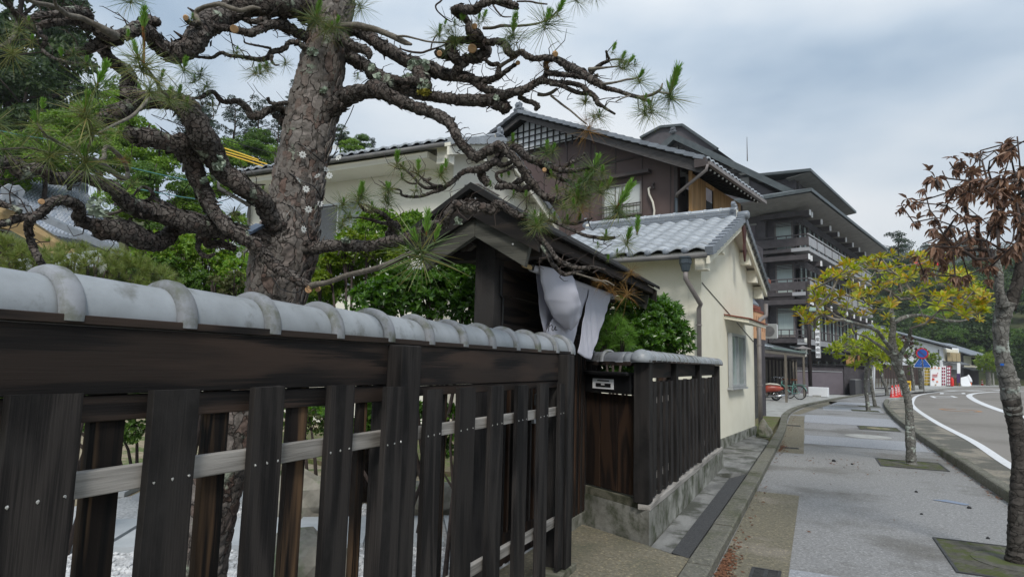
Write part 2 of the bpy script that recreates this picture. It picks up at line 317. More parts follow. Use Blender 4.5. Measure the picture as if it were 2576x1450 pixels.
mat('soffit', (.30, .295, .28), (.24, .235, .225), scale=2, rough=.9)
mat('copper', (.055, .068, .072), (.085, .10, .105), scale=3, rough=.45, coord='World', spec=.5)
mat('copper_green', (.16, .23, .20), (.25, .33, .29), scale=6, rough=.6, coord='World')
mat('white_paint', (.68, .70, .73), (.74, .76, .78), scale=2, rough=.7)
mat('white_wall', (.80, .84, .88), (.84, .87, .90), scale=1, rough=.8, coord='World')
mat('sign_white', (.82, .84, .86), rough=.4)
mat('peach', (.62, .36, .20), (.56, .32, .18), scale=3, rough=.7)
mat('red_tile', (.20, .055, .035), (.28, .09, .055), scale=6, rough=.6)
mat('dark_wall', (.055, .05, .056), (.08, .073, .08), scale=3, rough=.85, bump=.2, coord='World', dirt=(.12, .11, .105), dscale=2.5, dlo=.6, dhi=.72)
mat('mauve_wall', (.115, .10, .115), (.14, .122, .138), scale=2, rough=.85, coord='World', bump=.1)
mat('granite_dark', (.075, .075, .08), (.11, .11, .115), scale=30, rough=.5, coord='World')
mat('scooter_red', (.36, .07, .045), rough=.3, spec=.5)
mat('seat_cream', (.62, .60, .52), rough=.55)
mat('rubber', (.018, .018, .018), rough=.8)
mat('chrome', (.55, .56, .57), rough=.25, metal=.85)
mat('bike_mint', (.16, .38, .33), rough=.35, spec=.5)
mat('leather', (.16, .06, .025), rough=.6)
mat('cone_red', (.62, .03, .025), rough=.5)
mat('cone_orange', (.75, .22, .10), rough=.5)
mat('yellow', (.72, .47, .05), rough=.5)
mat('sign_blue', (.02, .10, .38), rough=.35)
mat('sign_red', (.45, .02, .04), rough=.35)
mat('leaf_red', (.55, .05, .05), rough=.6)
mat('purple_cloth', (.06, .03, .10), rough=.8)
mat('maroon_cloth', (.30, .03, .08), rough=.8)
mat('lamp_glass', (.60, .60, .56), rough=.4)
mat('lace', (.80, .82, .80), rough=.35, spec=.6, trans=.4)
mat('cut_wood', (.50, .30, .15), (.42, .26, .14), scale=30, rough=.8)
mat('solar', (.12, .16, .24), rough=.15, spec=.8)
mat('pole_dark', (.028, .022, .022), rough=.6)
mat('plastic_grey', (.30, .31, .30), rough=.5)
mat('timber_grey', (.12, .105, .085), (.19, .17, .14), scale=5, rough=.8, stretch=(4, 4, 1))
mat('hill_floor', (.035, .045, .018), (.07, .075, .03), scale=.3, rough=1, coord='World')
mat('leaf_litter', (.16, .07, .035), (.10, .05, .03), scale=10, rough=.9, island=[(.09, .035, .02), (.2, .09, .045), (.14, .075, .05)])

# ================================================================== ground, pavement, road
def sheet(name, pts, m, z=None, parent=None, kind='structure', thick=0):
    mb = MB(); q = [(p[0], p[1], (p[2] if len(p) > 2 else 0) if z is None else z) for p in pts]
    a = sum(q[i][0]*q[(i+1) % len(q)][1]-q[(i+1) % len(q)][0]*q[i][1] for i in range(len(q)))
    if a < 0: q = q[::-1]
    if thick: mb.slab([(x, y, zz-thick) for x, y, zz in q], (0, 0, thick))
    else: mb.add(q, [tuple(range(len(q)))])
    return mb.build(name, m, parent, kind if parent is None else None)
def pix(pts, z=0.0): return [tuple(onz(x, y, z)) for x, y in pts]
K1 = [(-.70, 1.0), (-.70, 5.0), (-.69, 9.3), (-.70, 16), (-.83, 22), (-.52, 27), (.40, 33), (1.42, 38.8), (3.3, 47.8), (5.2, 54.4)]
K2 = [(1.93, 1.0), (1.93, 9), (1.95, 17), (2.10, 23.6), (2.52, 31.6), (3.0, 36.5)]
K3 = [(5.0, 48.5), (6.2, 54.5), (8.1, 61.5), (12.2, 76), (16, 88)]
def catmull(pts, step):
    P = [np.array(p, float) for p in pts]; P = [2*P[0]-P[1]]+P+[2*P[-1]-P[-2]]; out = []
    for i in range(1, len(P)-2):
        L = np.linalg.norm(P[i+1]-P[i]); n = max(1, int(L/step))
        for k in range(n):
            t = k/n; a, b, c, d = P[i-1:i+3]
            out.append(.5*((2*b)+(c-a)*t+(2*a-5*b+4*c-d)*t*t+(3*b-a-3*c+d)*t**3))
    out.append(P[-2]); return np.array(out)
sheet('ground', [(-400, -40), (400, -40), (400, 700), (-400, 700)], MT['soil'], -.06)
k1 = catmull(K1, 1.0); k2 = catmull(K2, 1.0); k3 = catmull(K3, 2.0)
sheet('sidewalk', [tuple(p) for p in k1]+[(9.0, 60.5), (8.1, 61.5)]+[tuple(p) for p in k3[:8]][::-1]+[tuple(p) for p in k2[::-1]], MT['pave_grey'], 0.0)
sheet('sidewalk', [(-14, 26.5), (-1.0, 26.4)]+[(p[0]-.2, p[1]) for p in k1 if p[1] > 26.6]+[(9, 60.6), (16, 88), (30, 96), (-14, 75)], MT['concrete_light'], -.008)
farline = pix([(2395, 974.5), (2470, 972.2), (2575, 973.2)])
sheet('road', [(p[0]+.17, p[1]) for p in k2]+[(4.9, 46.0)]+[(p[0]+.12, p[1]) for p in k3]+[tuple(p[:2]) for p in farline[1:]]+[(70, 110), (70, 1)], MT['road'], -.004)
gx = [(2.08, 1), (2.08, 9), (2.12, 17), (2.27, 23.6), (2.69, 31.6), (3.2, 36.5), (4.9, 46)]
gxo = [(2.72, 1), (2.70, 9), (2.74, 13), (2.92, 17), (3.0, 23), (3.4, 31), (4.1, 37.5), (5.4, 46)]
sheet('road_gutter', gx+gxo[::-1], MT['road_gutter'], .0)
sheet('far_sidewalk', [tuple(p) for p in pix([(2395, 974.5), (2470, 972.2), (2575, 973.2), (2700, 975), (2700, 965), (2575, 962), (2400, 964)])], MT['concrete_light'], .03)
# pavement patches
sheet('sidewalk_patch', pix([(2008, 1245), (1986, 1450), (1500, 2600), (1300, 2600), (1775, 1500), (1925, 1245)]), MT['pave_brown'], .004) if False else None
sheet('sidewalk_patch', [(-.69, 1.0), (-.22, 1.0), (-.225, 8.22), (-.69, 8.22)], MT['pave_brown'], .004)
sheet('sidewalk_patch', [(-.69, 12.26), (-.25, 12.26), (-.40, 22.1), (-.80, 22.1)], MT['pave_brown'], .004)
sheet('sidewalk_patch', [(-.80, 22.8), (-.55, 22.8), (.9, 34.0), (.55, 34.0), (-.45, 27.3)], MT['pave_brown'], .004)
for y0, y1 in ((3.0, 5.22), (14.0, 15.8), (19.6, 22.9), (26.0, 28.5), (31, 33.5)):
    xl = -.22 if y0 < 5 else (-.28 if y0 < 16 else (-.38 if y0 < 24 else .35*(y0-25)/6+.1))
    xr = 1.93 if y0 < 20 else 2.1
    sheet('sidewalk_band', [(xl, y0), (xr, y0), (xr+.02*(y1-y0), y1), (xl, y1)], MT['pave_pale'], .004)
# road paint
def stripe(name, pts, w, m, z=.004, step=.6):
    c = catmull(pts, step); t = np.gradient(c, axis=0); t /= np.linalg.norm(t, axis=1)[:, None]; n = np.stack([-t[:, 1], t[:, 0]], 1)
    L = c+n*w/2; R = c-n*w/2; m_ = len(c)
    mb = MB(); mb.add([(p[0], p[1], z) for p in L]+[(p[0], p[1], z) for p in R], [(i, m_+i, m_+i+1, i+1) for i in range(m_-1)])
    return mb.build(name, m, kind='structure')
stripe('edge_line', [(2.6, 3), (2.66, 9), (2.76, 12.9), (3.0, 16.9), (3.15, 22.8), (3.6, 31.1), (4.35, 38.3), (5.95, 48.9), (8.6, 59.2), (12.96, 71.5), (17.5, 80), (26, 88)], .17, MT['paint_line'], .006)
stripe('centre_line', [(6.3, 20), (6.5, 28.1), (6.95, 34.6), (8.0, 44.0), (9.45, 53.5), (11.4, 61), (14.2, 68), (18, 74), (26, 82)], .34, MT['paint_line'], .002)
stripe('edge_line', [(11.2, 30), (11.6, 40), (12.8, 50), (15.5, 58), (20, 64)], .2, MT['paint_line'], .002)
def diamond(cx, cy, a, b, dirv):
    d = np.array(dirv, float); d /= np.linalg.norm(d); n = np.array([-d[1], d[0]]); c = np.array([cx, cy])
    o = [c+d*a, c+n*b, c-d*a, c-n*b]; i = [c+(p-c)*.72 for p in o]
    MB().add([(p[0], p[1], .002) for p in o+i], [(k, (k+1) % 4, 4+(k+1) % 4, 4+k) for k in range(4)]).build('road_marking', MT['paint_line'], kind='structure')
q = onz(2373, 997); diamond(q[0], q[1], 3.0, .75, (.32, 1)); q = onz(2396, 988.5); diamond(q[0], q[1], 3.4, .8, (.4, 1))
for x0, x1, y in ((2428, 2470, 982), (2500, 2530, 980.5), (2378, 2420, 981.5)):
    a = onz(x0, y); b = onz(x1, y); MB().bar((a[0], a[1], 0), (b[0], b[1], 0), .6, .004).build('road_marking', MT['paint_line'], kind='structure')
mb = MB(); c = onz(2415, 1031)
for k in range(24):
    a0 = 2*math.pi*k/24; a1 = 2*math.pi*(k+1)/24; f = lambda r, a: (c[0]+r*.75*math.cos(a), c[1]+r*math.sin(a), .003)
    if k % 7 != 5: mb.add([f(.75, a0), f(.95, a0), f(.95, a1), f(.75, a1)], [(0, 1, 2, 3)])
mb.build('road_marking', MT['paint_orange'], kind='structure')

# kerbs, stone by stone
def kerb(label, pts, w, h, m, prof=None, L=.6, z0=-.03):
    root = bpy.data.objects.new('kerb', None); COL.objects.link(root); root.location = (pts[0][0], pts[0][1], 0); root['kind'] = 'structure'
    me = None; c = catmull(pts, .05); s = np.concatenate([[0], np.cumsum(np.linalg.norm(np.diff(c, axis=0), axis=1))])
    n = int(s[-1]/L)
    prof = prof or [(-w/2, z0), (w/2, z0), (w/2, h-.012), (w/2-.012, h), (-w/2+.012, h), (-w/2, h-.012)]
    k = len(prof)
    vs = [(x, -.5, z) for x, z in prof]+[(x, .5, z) for x, z in prof]
    fs = [tuple(range(k)), tuple(range(2*k-1, k-1, -1))]+[(i, i+k, (i+1) % k+k, (i+1) % k) for i in range(k)]
    me = rawmesh('kerb_stone', vs, fs, m)
    for i in range(n):
        a = np.array([np.interp(i*L, s, c[:, j]) for j in (0, 1)]); b = np.array([np.interp((i+1)*L, s, c[:, j]) for j in (0, 1)])
        d = b-a; ll = np.linalg.norm(d); d /= ll
        inst('kerb_stone', me, ((a[0]+b[0])/2, (a[1]+b[1])/2, rnd.uniform(-.003, .003)), root, basis((d[1], -d[0], 0), (d[0], d[1], 0), (0, 0, 1)), (1, ll-.008, 1+rnd.uniform(-.02, .02)))
    return root
kerb('left', [(p[0]-.085, p[1]) for p in K1[:9]], .17, .085, MT['kerb_agg'], L=.62)
wr = .17
kerb('right', [(p[0]+.085, p[1]) for p in K2], wr, .13, MT['kerb_agg'], prof=[(-wr/2, -.03), (wr/2, -.03), (wr/2, .10), (wr/2-.03, .125), (-wr/2+.03, .13), (-wr/2+.008, .118), (-wr/2, .09)], L=.62)
kerb('bend', [(3.1, 36.6), (3.5, 38.5), (4.3, 39.4)], .2, .13, MT['concrete_light'], L=.6)
kerb('far', [(p[0], p[1]) for p in K3], .2, .12, MT['concrete_light'], L=1.0)
# gutter strip beside the short fence, driveway apron in front of the gate
sheet('driveway', [(-1.95, -2), (-.88, -2), (-.875, 4.87), (-1.0, 4.9), (-1.2, 5.02), (-1.95, 5.42)], MT['drive_agg'], .07, thick=.1)
sheet('gutter_strip', [(-1.19, 5.02), (-1.02, 4.93), (-1.04, 8.55), (-1.24, 8.6)], MT['apron'], .068, thick=.1)
sheet('gutter_cover', [(-1.015, 4.93), (-.88, 4.86), (-.872, 9.0), (-1.035, 8.5)], MT['asphalt_dark'], .073, thick=.1)
sheet('house_apron', [(-1.24, 8.62), (-.872, 9.05), (-.872, 13.2), (-1.25, 14.4), (-1.9, 14.4), (-1.9, 8.62)], MT['apron'], .085, thick=.12)
sheet('grass_verge', [(-1.2, 14.45), (-.93, 13.6), (-1.02, 20.5), (-2.6, 20.5), (-2.6, 14.45)], MT['moss'], .05, thick=.1)
sheet('parking_court', [(-9, 20.6), (-1.02, 20.6), (-1.05, 22), (-.72, 27), (.2, 33), (1.2, 38.8), (1.9, 41.8), (-9, 44)], MT['concrete_light'], .03, thick=.1)
for x, y, a, b in ((-.42, 3.95, .16, .3),):
    pass
# small covers in the pavement: grids and lids
def grid_cover(name, label, x0, y0, x1, y1, nx, frame='iron', slat='grate', z=.006, hole=None):
    t = thing(name, label, 'grate' if 'grate' in name else 'drain cover', ((x0+x1)/2, (y0+y1)/2, z))
    f = MB(); e = .022
    f.box(x0, y0, z-.02, x1, y0+e, z+.004).box(x0, y1-e, z-.02, x1, y1, z+.004).box(x0, y0+e, z-.02, x0+e, y1-e, z+.004).box(x1-e, y0+e, z-.02, x1, y1-e, z+.004)
    f.build('frame', MT[frame], t)
    s = MB(); n = nx; cx, cy = (x0+x1)/2, (y0+y1)/2
    for i in range(n):
        a = y0+e+(y1-y0-2*e)*(i+.2)/n; b = a+(y1-y0-2*e)/n*.62
        if hole and abs((a+b)/2-cy) < hole:
            h = math.sqrt(hole**2-((a+b)/2-cy)**2); s.box(x0+e, a, z-.015, cx-h, b, z); s.box(cx+h, a, z-.015, x1-e, b, z)
        else: s.box(x0+e, a, z-.015, x1-e, b, z)
    s.box(cx-.012, y0+e, z-.016, cx+.012, cy-(hole or 0), z+.001).box(cx-.012, cy+(hole or 0), z-.016, cx+.012, y1-e, z+.001)
    s.build('slats', MT[slat], t)
    MB().box(x0, y0, z-.05, x1, y1, z-.017).build('bed', MT['soil' if hole else 'black'], t)
    if hole:
        mb = MB(); mb.lathe((cx, cy, z-.018), [(hole-.005, 0), (hole*.7, .012), (hole*.25, .022)], 28); mb.build('moss_ring', MT['moss'], t, smooth=True)
        mb = MB(); mb.lathe((cx, cy, z-.01), [(hole, 0), (hole+.02, 0), (hole+.02, .014), (hole, .014)], 36); mb.build('ring', MT[slat], t)
    return t
grid_cover('tree_grate', 'mossy iron grate round the foot of the brown leaved tree', .88, 5.78, 1.83, 6.86, 26, hole=.27)
grid_cover('tree_grate', 'mossy square grate round the foot of the tall yellow leaved tree', .84, 11.5, 1.74, 12.45, 24, hole=.24)
grid_cover('tree_grate', 'flat grate with a pale sand disc further along the pavement', .92, 18.3, 1.82, 19.5, 24, hole=.3)
grid_cover('tree_grate', 'green edged grate under the slim leaning tree', 1.1, 26.4, 2.0, 27.4, 14, hole=.25)
grid_cover('tree_grate', 'far mossy grate at the second slim trunk', 1.5, 30.0, 2.3, 31.0, 10, hole=.2)
MB().lathe((1.37, 18.9, 0), [(.26, 0), (.26, .012), (.2, .014)], 28).build('sand_disc', MT['garden_earth'], kind='structure')
grid_cover('drain_cover', 'rusty slotted drain cover at the bottom of the brown paving strip', -.47, 4.85, -.27, 5.12, 12, slat='iron')
grid_cover('drain_cover', 'narrow slotted drain by the leaf drift at the kerb', -.66, 12.9, -.34, 13.08, 6, slat='iron')
grid_cover('drain_cover', 'far slotted drain by the kerb beyond the pale band', -.75, 18.0, -.42, 18.25, 6, slat='iron')
MB().lathe((.98, 16.4, 0), [(.46, 0), (.46, .007), (.44, .009)], 40).build('manhole_cover', MT['concrete_light'], cat='manhole', label='round grey manhole cover flush in the pale pavement band')
# loose leaves along the kerbs
def litter(name, n, fx, size=.03):
    V = []; Fc = []
    for i in range(n):
        x, y, z = fx(); a = rnd.uniform(0, 6.28); s = size*rnd.uniform(.5, 1.2); ca, sa = math.cos(a), math.sin(a); b = len(V); w = s*.42
        h1, h2 = rnd.uniform(0, .012), rnd.uniform(0, .012)
        for (u, v, h) in ((-s, 0, h1), (0, -w, 0), (s, 0, h2), (0, w, .006)): V.append((x+u*ca-v*sa, y+u*sa+v*ca, z+.006+h))
        Fc += [(b, b+1, b+2), (b, b+2, b+3)]
    me = rawmesh(name, V, Fc, MT['leaf_litter']); o = bpy.data.objects.new(name, me); COL.objects.link(o); o['kind'] = 'stuff'
def lf():
    r = rnd.random()
    if r < .42: return (-.68+abs(rnd.gauss(0, .05)), rnd.gauss(5.0, .3), 0)
    if r < .55: return (-.68+abs(rnd.gauss(0, .07)), rnd.uniform(4, 22), 0)
    if r < .68: return (-.66+abs(rnd.gauss(0, .05)), rnd.gauss(12.9, .35), 0)
    if r < .9: return (1.92-abs(rnd.gauss(0, .06)), rnd.uniform(5, 18), 0)
    if r < .95: return (rnd.gauss(.1, .35), rnd.gauss(11.4, .3), 0)
    return (rnd.uniform(-.6, 1.9), rnd.uniform(4.5, 20), 0)
litter('fallen_leaves', 900, lf, .022)
mb = MB()
for p, r in (((1.45, 8.55), .022), ((1.05, 9.3), .018), ((.93, 7.9), .014), ((1.33, 7.1), .015), ((.2, 11.6), .03), ((.45, 11.4), .02)):
    mb.lathe((p[0], p[1], 0), [(r, 0), (r*1.05, r*.5), (r*.5, r*1.1)], 7)
mb.build('pebbles', MT['black'], kind='stuff')
MB().add([(1.15, 8.85, .005), (1.45, 8.7, .005), (1.5, 8.8, .005), (1.3, 8.95, .005)], [(0, 1, 2, 3)]).build('chalk_mark', mat('chalk', (.17, .23, .34), (.24, .26, .30), scale=25, rough=.9, coord='World'), kind='structure')
# rock by the downpipe
def rock(name, label, c, s, seed, m='rock', cat='rock', parent=None):
    bm = bmesh.new(); bmesh.ops.create_icosphere(bm, subdivisions=3, radius=1); o = Vector((seed*3.1, seed, 0))
    for v in bm.verts:
        n = mnoise.noise(v.co*1.1+o)*.35+mnoise.noise(v.co*2.6+o)*.14; v.co *= 1+n; v.co = Vector((v.co.x*s[0], v.co.y*s[1], max(-.4, v.co.z)*s[2]))
    me = bpy.data.meshes.new(name); bm.to_mesh(me); bm.free(); me.materials.append(MT[m])
    ob = bpy.data.objects.new(name, me); COL.objects.link(ob); ob.location = [float(k) for k in c]
    return setp(ob, label, cat)
rock('rock', 'pale angular rock standing against the foot of the downpipe', (-1.0, 13.75, .18), (.15, .13, .22), 5)
rock('rock', 'mossy boulder seen through the left part of the fence beyond the gravel', (-4.4, 4.6, .12), (.42, .32, .28), 2)
rock('rock', 'low grey boulder in front of the stone slabs seen between fence boards', (-3.2, 3.45, .06), (.36, .26, .2), 3)
rock('rock', 'upright lichen grey rock under the garden bushes', (-4.7, 6.3, .3), (.38, .3, .5), 4)
rock('rock', 'flat brownish rock beside the concrete post', (-3.4, 5.3, .1), (.4, .3, .22), 6)

# ================================================================== garden behind the fence
sheet('garden_ground', [(-1.72, -2), (-1.72, 4.6), (-2.1, 4.6), (-2.1, 14), (-14, 14), (-14, -2)], MT['garden_earth'], -.01)
mat('gravel_bed', (.34, .345, .35), (.50, .505, .51), scale=38, rough=.9, bump=.8, bscale=60, coord='World', lo=.42, hi=.56)
def slab(x, y, a, w, l):
    ca, sa = math.cos(a), math.sin(a)
    P = [(x+u*ca-v*sa, y+u*sa+v*ca) for u, v in ((-w, -l), (w, -l), (w, l), (-w, l))]
    sheet('stepping_slab', P, MT['slab_stone'], .045, thick=.05)
a0 = math.atan2(1.2, 1.73)
for i in range(9):
    cx_, cy_ = -6.2+.62*i*math.cos(a0), 2.45+.62*i*math.sin(a0); slab(cx_, cy_, a0, .29, .42)
for i in range(4): slab(-7.6+.8*i, 3.9+.35*i, a0, .36, .3)
gv = []; gf = []
ico = bmesh.new(); bmesh.ops.create_icosphere(ico, subdivisions=1, radius=1); iv = np.array([v.co[:] for v in ico.verts]); ifc = np.array([[v.index for v in f.verts] for f in ico.faces]); ico.free()
sheet('gravel_bed', [(-6.3, .2), (-1.8, .2), (-1.8, 5.2), (-6.3, 5.2)], MT['gravel_bed'], .004)
for i in range(15000):
    x = rnd.uniform(-6.2, -1.85); y = rnd.uniform(.3, 5.2)
    t = (x+6.2)*math.cos(a0)+(y-2.45)*math.sin(a0); n = -(x+6.2)*math.sin(a0)+(y-2.45)*math.cos(a0)
    if abs(n) < .44 or x > -1.8 or (x < -5.2 and y > 3): continue
    s = rnd.uniform(.012, .03); R = np.array(Matrix.Rotation(rnd.uniform(0, 6.28), 3, 'Z')); sc = np.array([s, s*rnd.uniform(.6, 1), s*rnd.uniform(.45, .8)])
    vv = (iv*(1+nrs.uniform(-.2, .2, (12, 1)))*sc)@R.T+np.array([x, y, s*.3]); b = len(gv); gv.extend(vv.tolist()); gf.extend((ifc+b).tolist())
o = bpy.data.objects.new('gravel', rawmesh('gravel', gv, gf, MT['gravel_white'])); COL.objects.link(o); o['kind'] = 'stuff'
t = thing('garden_post', 'square grey concrete post in the garden seen between fence boards', 'post', (-2.5, 4.7, 0))
MB().box(-2.57, 4.6, -.02, -2.43, 4.76, .93).build('shaft', MT['concrete'], t, bevel=.01); MB().box(-2.575, 4.595, .93, -2.425, 4.765, .955).build('top', MT['concrete_light'], t, bevel=.008)

# ================================================================== long fence in the foreground
S = .96
fence = thing('garden_fence', 'long charred board fence with grey ridge tiles in the foreground', 'fence', (-1.6, 2.0, 0))
XF = -1.60*S      # front face of the front boards (-1.536)
mb = MB()
def post(parent, y0, y1, x0, x1, z0, z1, m='wood_z'):
    MB().box(x0, y0, z0, x1, y1, z1).build('post', MT[m], parent, bevel=.006)
post(fence, 2.30*S-.09, 2.30*S+.05, -1.66, -1.515, .12, 1.508)
post(fence, 4.02, 4.14, -1.66, -1.515, .02, 1.508)
post(fence, -.15, 0.0, -1.66, -1.515, .12, 1.508)
MB().box(-1.645, 0.0, 1.345, -1.585, 2.115, 1.509).build('header_beam', MT['wood_y'], fence, bevel=.003)
MB().box(-1.640, 0.0, 1.278, -1.592, 2.115, 1.341).build('header_strip', MT['wood_y'], fence, bevel=.003)
MB().box(-1.645, 2.262, 1.335, -1.585, 4.018, 1.508).build('header_beam', MT['wood_y'], fence, bevel=.003)
MB().box(-1.640, 2.262, 1.290, -1.592, 4.018, 1.331).build('header_strip', MT['wood_y'], fence, bevel=.003)
MB().box(-1.80, -.4, 1.513, -1.575, 2.35, 1.535).build('ledge_board', MT['wood_y'], fence, bevel=.002)
MB().box(-1.80, 2.352, 1.512, -1.578, 4.31, 1.534).build('ledge_board', MT['wood_y'], fence, bevel=.002)
# ridge tiles
def captile(L, r0, r1, seg=20, th=.012, taper=True):
    V = []; Fc = []; rows = [(-L/2, r0), (L/2, r1)] if not taper else [(-L/2, r0), (-L/2+.01, r0), (L/2, r1)]
    rows = [(-L/2, r0), (-L/4, r0*.75+r1*.25), (L/4, r0*.25+r1*.75), (L/2, r1)]
    for y, r in rows:
        for k in range(seg+1): t = math.pi*(-.06+1.12*k/seg); V.append((r*math.cos(t), y, r*math.sin(t)))
    for y, r in rows[::-1]:
        for k in range(seg+1): t = math.pi*(-.06+1.12*k/seg); V.append(((r-th)*math.cos(t), y, (r-th)*math.sin(t)))
    n = seg+1; R_ = 8
    for i in range(R_):
        for k in range(seg):
            j = (i+1) % R_; Fc.append((i*n+k, j*n+k, j*n+k+1, i*n+k+1))
    for kk in (0, seg):
        for i in range(3):
            a, b, c_, d = i*n+kk, (i+1)*n+kk, (6-i)*n+kk, (7-i)*n+kk
            Fc.append((a, b, c_, d) if kk == 0 else (d, c_, b, a))
    return V, Fc
V, Fc = captile(.34, .109, .095); cap_me = rawmesh('ridge_tile', V, Fc, MT['tile_cap'], True)
V = []; Fc = []; seg = 22; prof = [(-.027, .102), (-.027, .117), (-.018, .124), (.008, .126), (.022, .120), (.027, .110), (.027, .100)]
for y, r in prof:
    for k in range(seg+1): t = math.pi*(-.035+1.07*k/seg); V.append((r*math.cos(t), y, r*math.sin(t)))
for i in range(len(prof)-1):
    for k in range(seg): a = i*(seg+1)+k; Fc.append((a, a+seg+1, a+seg+2, a+1))
for kk in (0, seg): Fc.append(tuple(i*(seg+1)+kk for i in range(len(prof)))[::(1 if kk == 0 else -1)])
slv_me = rawmesh('tile_collar', V, Fc, MT['tile_sleeve'], True)
for me in (cap_me, slv_me):
    try: me.set_sharp_from_angle(angle=rad(40))
    except Exception: pass
XC, ZC = -1.695, 1.537
for k in range(-4, 11):
    y = (0.93+.3225*k)*S
    inst('ridge_tile', cap_me, (XC+rnd.uniform(-.002, .002), y+.155, ZC+rnd.uniform(-.002, .003)), fence, Matrix.Rotation(rnd.uniform(-.006, .006), 3, 'Z'), (1, .95, 1))
    inst('tile_collar', slv_me, (XC, y-.01, ZC-.004), fence, Matrix.Rotation(math.pi+rnd.uniform(-.02, .02), 3, 'Z'), (1+rnd.uniform(-.015, .015), 1, 1+rnd.uniform(-.01, .02)))
inst('tile_collar', slv_me, (XC, 4.262, ZC-.004), fence, Matrix.Rotation(math.pi, 3, 'Z'))
V, Fc = captile(.1, .112, .112); inst('ridge_tile', rawmesh('ridge_tile', V, Fc, MT['tile_cap'], True), (XC, 4.30, ZC), fence)
# rails and boards
MB().box(-1.598, -.2, 1.105, -1.568, 2.115, 1.165).build('rail', MT['wood_grey_y'], fence, bevel=.003)
MB().box(-1.598, 2.262, 1.105, -1.568, 4.018, 1.16).build('rail', MT['wood_grey_y'], fence, bevel=.003)
MB().box(-1.598, -.2, .39, -1.568, 2.115, .45).build('rail', MT['wood_grey_y'], fence, bevel=.003)
MB().box(-1.598, 2.262, .39, -1.568, 4.018, .445).build('rail', MT['wood_grey_y'], fence, bevel=.003)
MB().box(-1.67, -.3, .03, -1.50, 4.20, .115).build('sill_beam', MT['wood_moss_x'], fence, bevel=.006)
def board_mesh(name, w, h, t, m, seed):
    r = random.Random(seed); n = 9; V = []; Fc = []     # slightly wavy edges, worn ends
    for i in range(n+1):
        z = h*i/n; a = -w/2+r.uniform(-.0018, .0018); b = w/2+r.uniform(-.0018, .0018); e = .0025
        dz = r.uniform(-.002, .002) if i in (0, n) else 0
        V += [(0, a, z+dz), (t-e, a, z+dz), (t, a+e, z+dz), (t, b-e, z+dz), (t-e, b, z+dz), (0, b, z-dz)]
    for i in range(n):
        for k in range(6): Fc.append((i*6+k, (i*6+(k+1) % 6), (i+1)*6+(k+1) % 6, (i+1)*6+k))
    Fc += [tuple(range(5, -1, -1)), tuple(range(n*6, n*6+6))]
    return rawmesh(name, V, Fc, m)
fb = [board_mesh('board', .2, 1.22, .024, MT['wood_z'], s) for s in range(4)]
rb = [board_mesh('rear_board', .2, 1.22, .024, MT['wood_z_burnt'], s+9) for s in range(3)]
nb = MB()
def place_boards(parent, spans, x, mes, z0, zt, name, nails=True):
    for i, (a, b) in enumerate(spans):
        w = (b-a); me = mes[i % len(mes)]
        inst(name, me, (x, (a+b)/2, z0), parent, Matrix.Rotation(rnd.uniform(-.004, .004), 3, 'X')@Matrix.Rotation(rnd.uniform(-.02, .02), 3, 'Z'), (1, w/.2, (zt-z0+rnd.uniform(-.004, .004))/1.22))
        if nails:
            for zz in (1.12,):
                for u in (.12, .5, .86):
                    y = a+w*u; nb.lathe((0, 0, 0), [(.0035, -.001), (.0035, .0012), (.0015, .002)], 8)
                    k = len(nb.v)-24
                    for q in range(k, len(nb.v)): v = nb.v[q]; nb.v[q] = (x+.0245+v[2], y+v[0], zz+rnd.uniform(-.002, .002)+v[1]+u*.004)
def spans(px, X, y=1000, adj=0): return [(onx(a, y, X-.024)[1]+adj, onx(b, y, X)[1]+adj) for a, b in px]
place_boards(fence, spans([(8, 213), (375, 507), (630, 719)], -1.536), -1.560, fb, .14, 1.352, 'board')
place_boards(fence, spans([(818, 893)], -1.536), -1.560, fb, .14, 1.352, 'board')
place_boards(fence, spans([(961, 1018)], -1.50), -1.5225, fb, .14, 1.345, 'board')
place_boards(fence, [(-.35, -.1)], -1.560, fb, .14, 1.352, 'board')
place_boards(fence, spans([(1064, 1114), (1146, 1197), (1226, 1268), (1293, 1328), (1349, 1380), (1400, 1427)], -1.532), -1.556, fb, .13, 1.320, 'board')
place_boards(fence, spans([(225, 325), (512, 583), (722, 778), (893, 924)], -1.605), -1.629, rb, .14, 1.348, 'rear_board', False)
place_boards(fence, spans([(1114, 1120)], -1.605), -1.629, rb, .14, 1.30, 'rear_board', False)
nb.build('nails', MT['nail'], fence, kind='stuff')

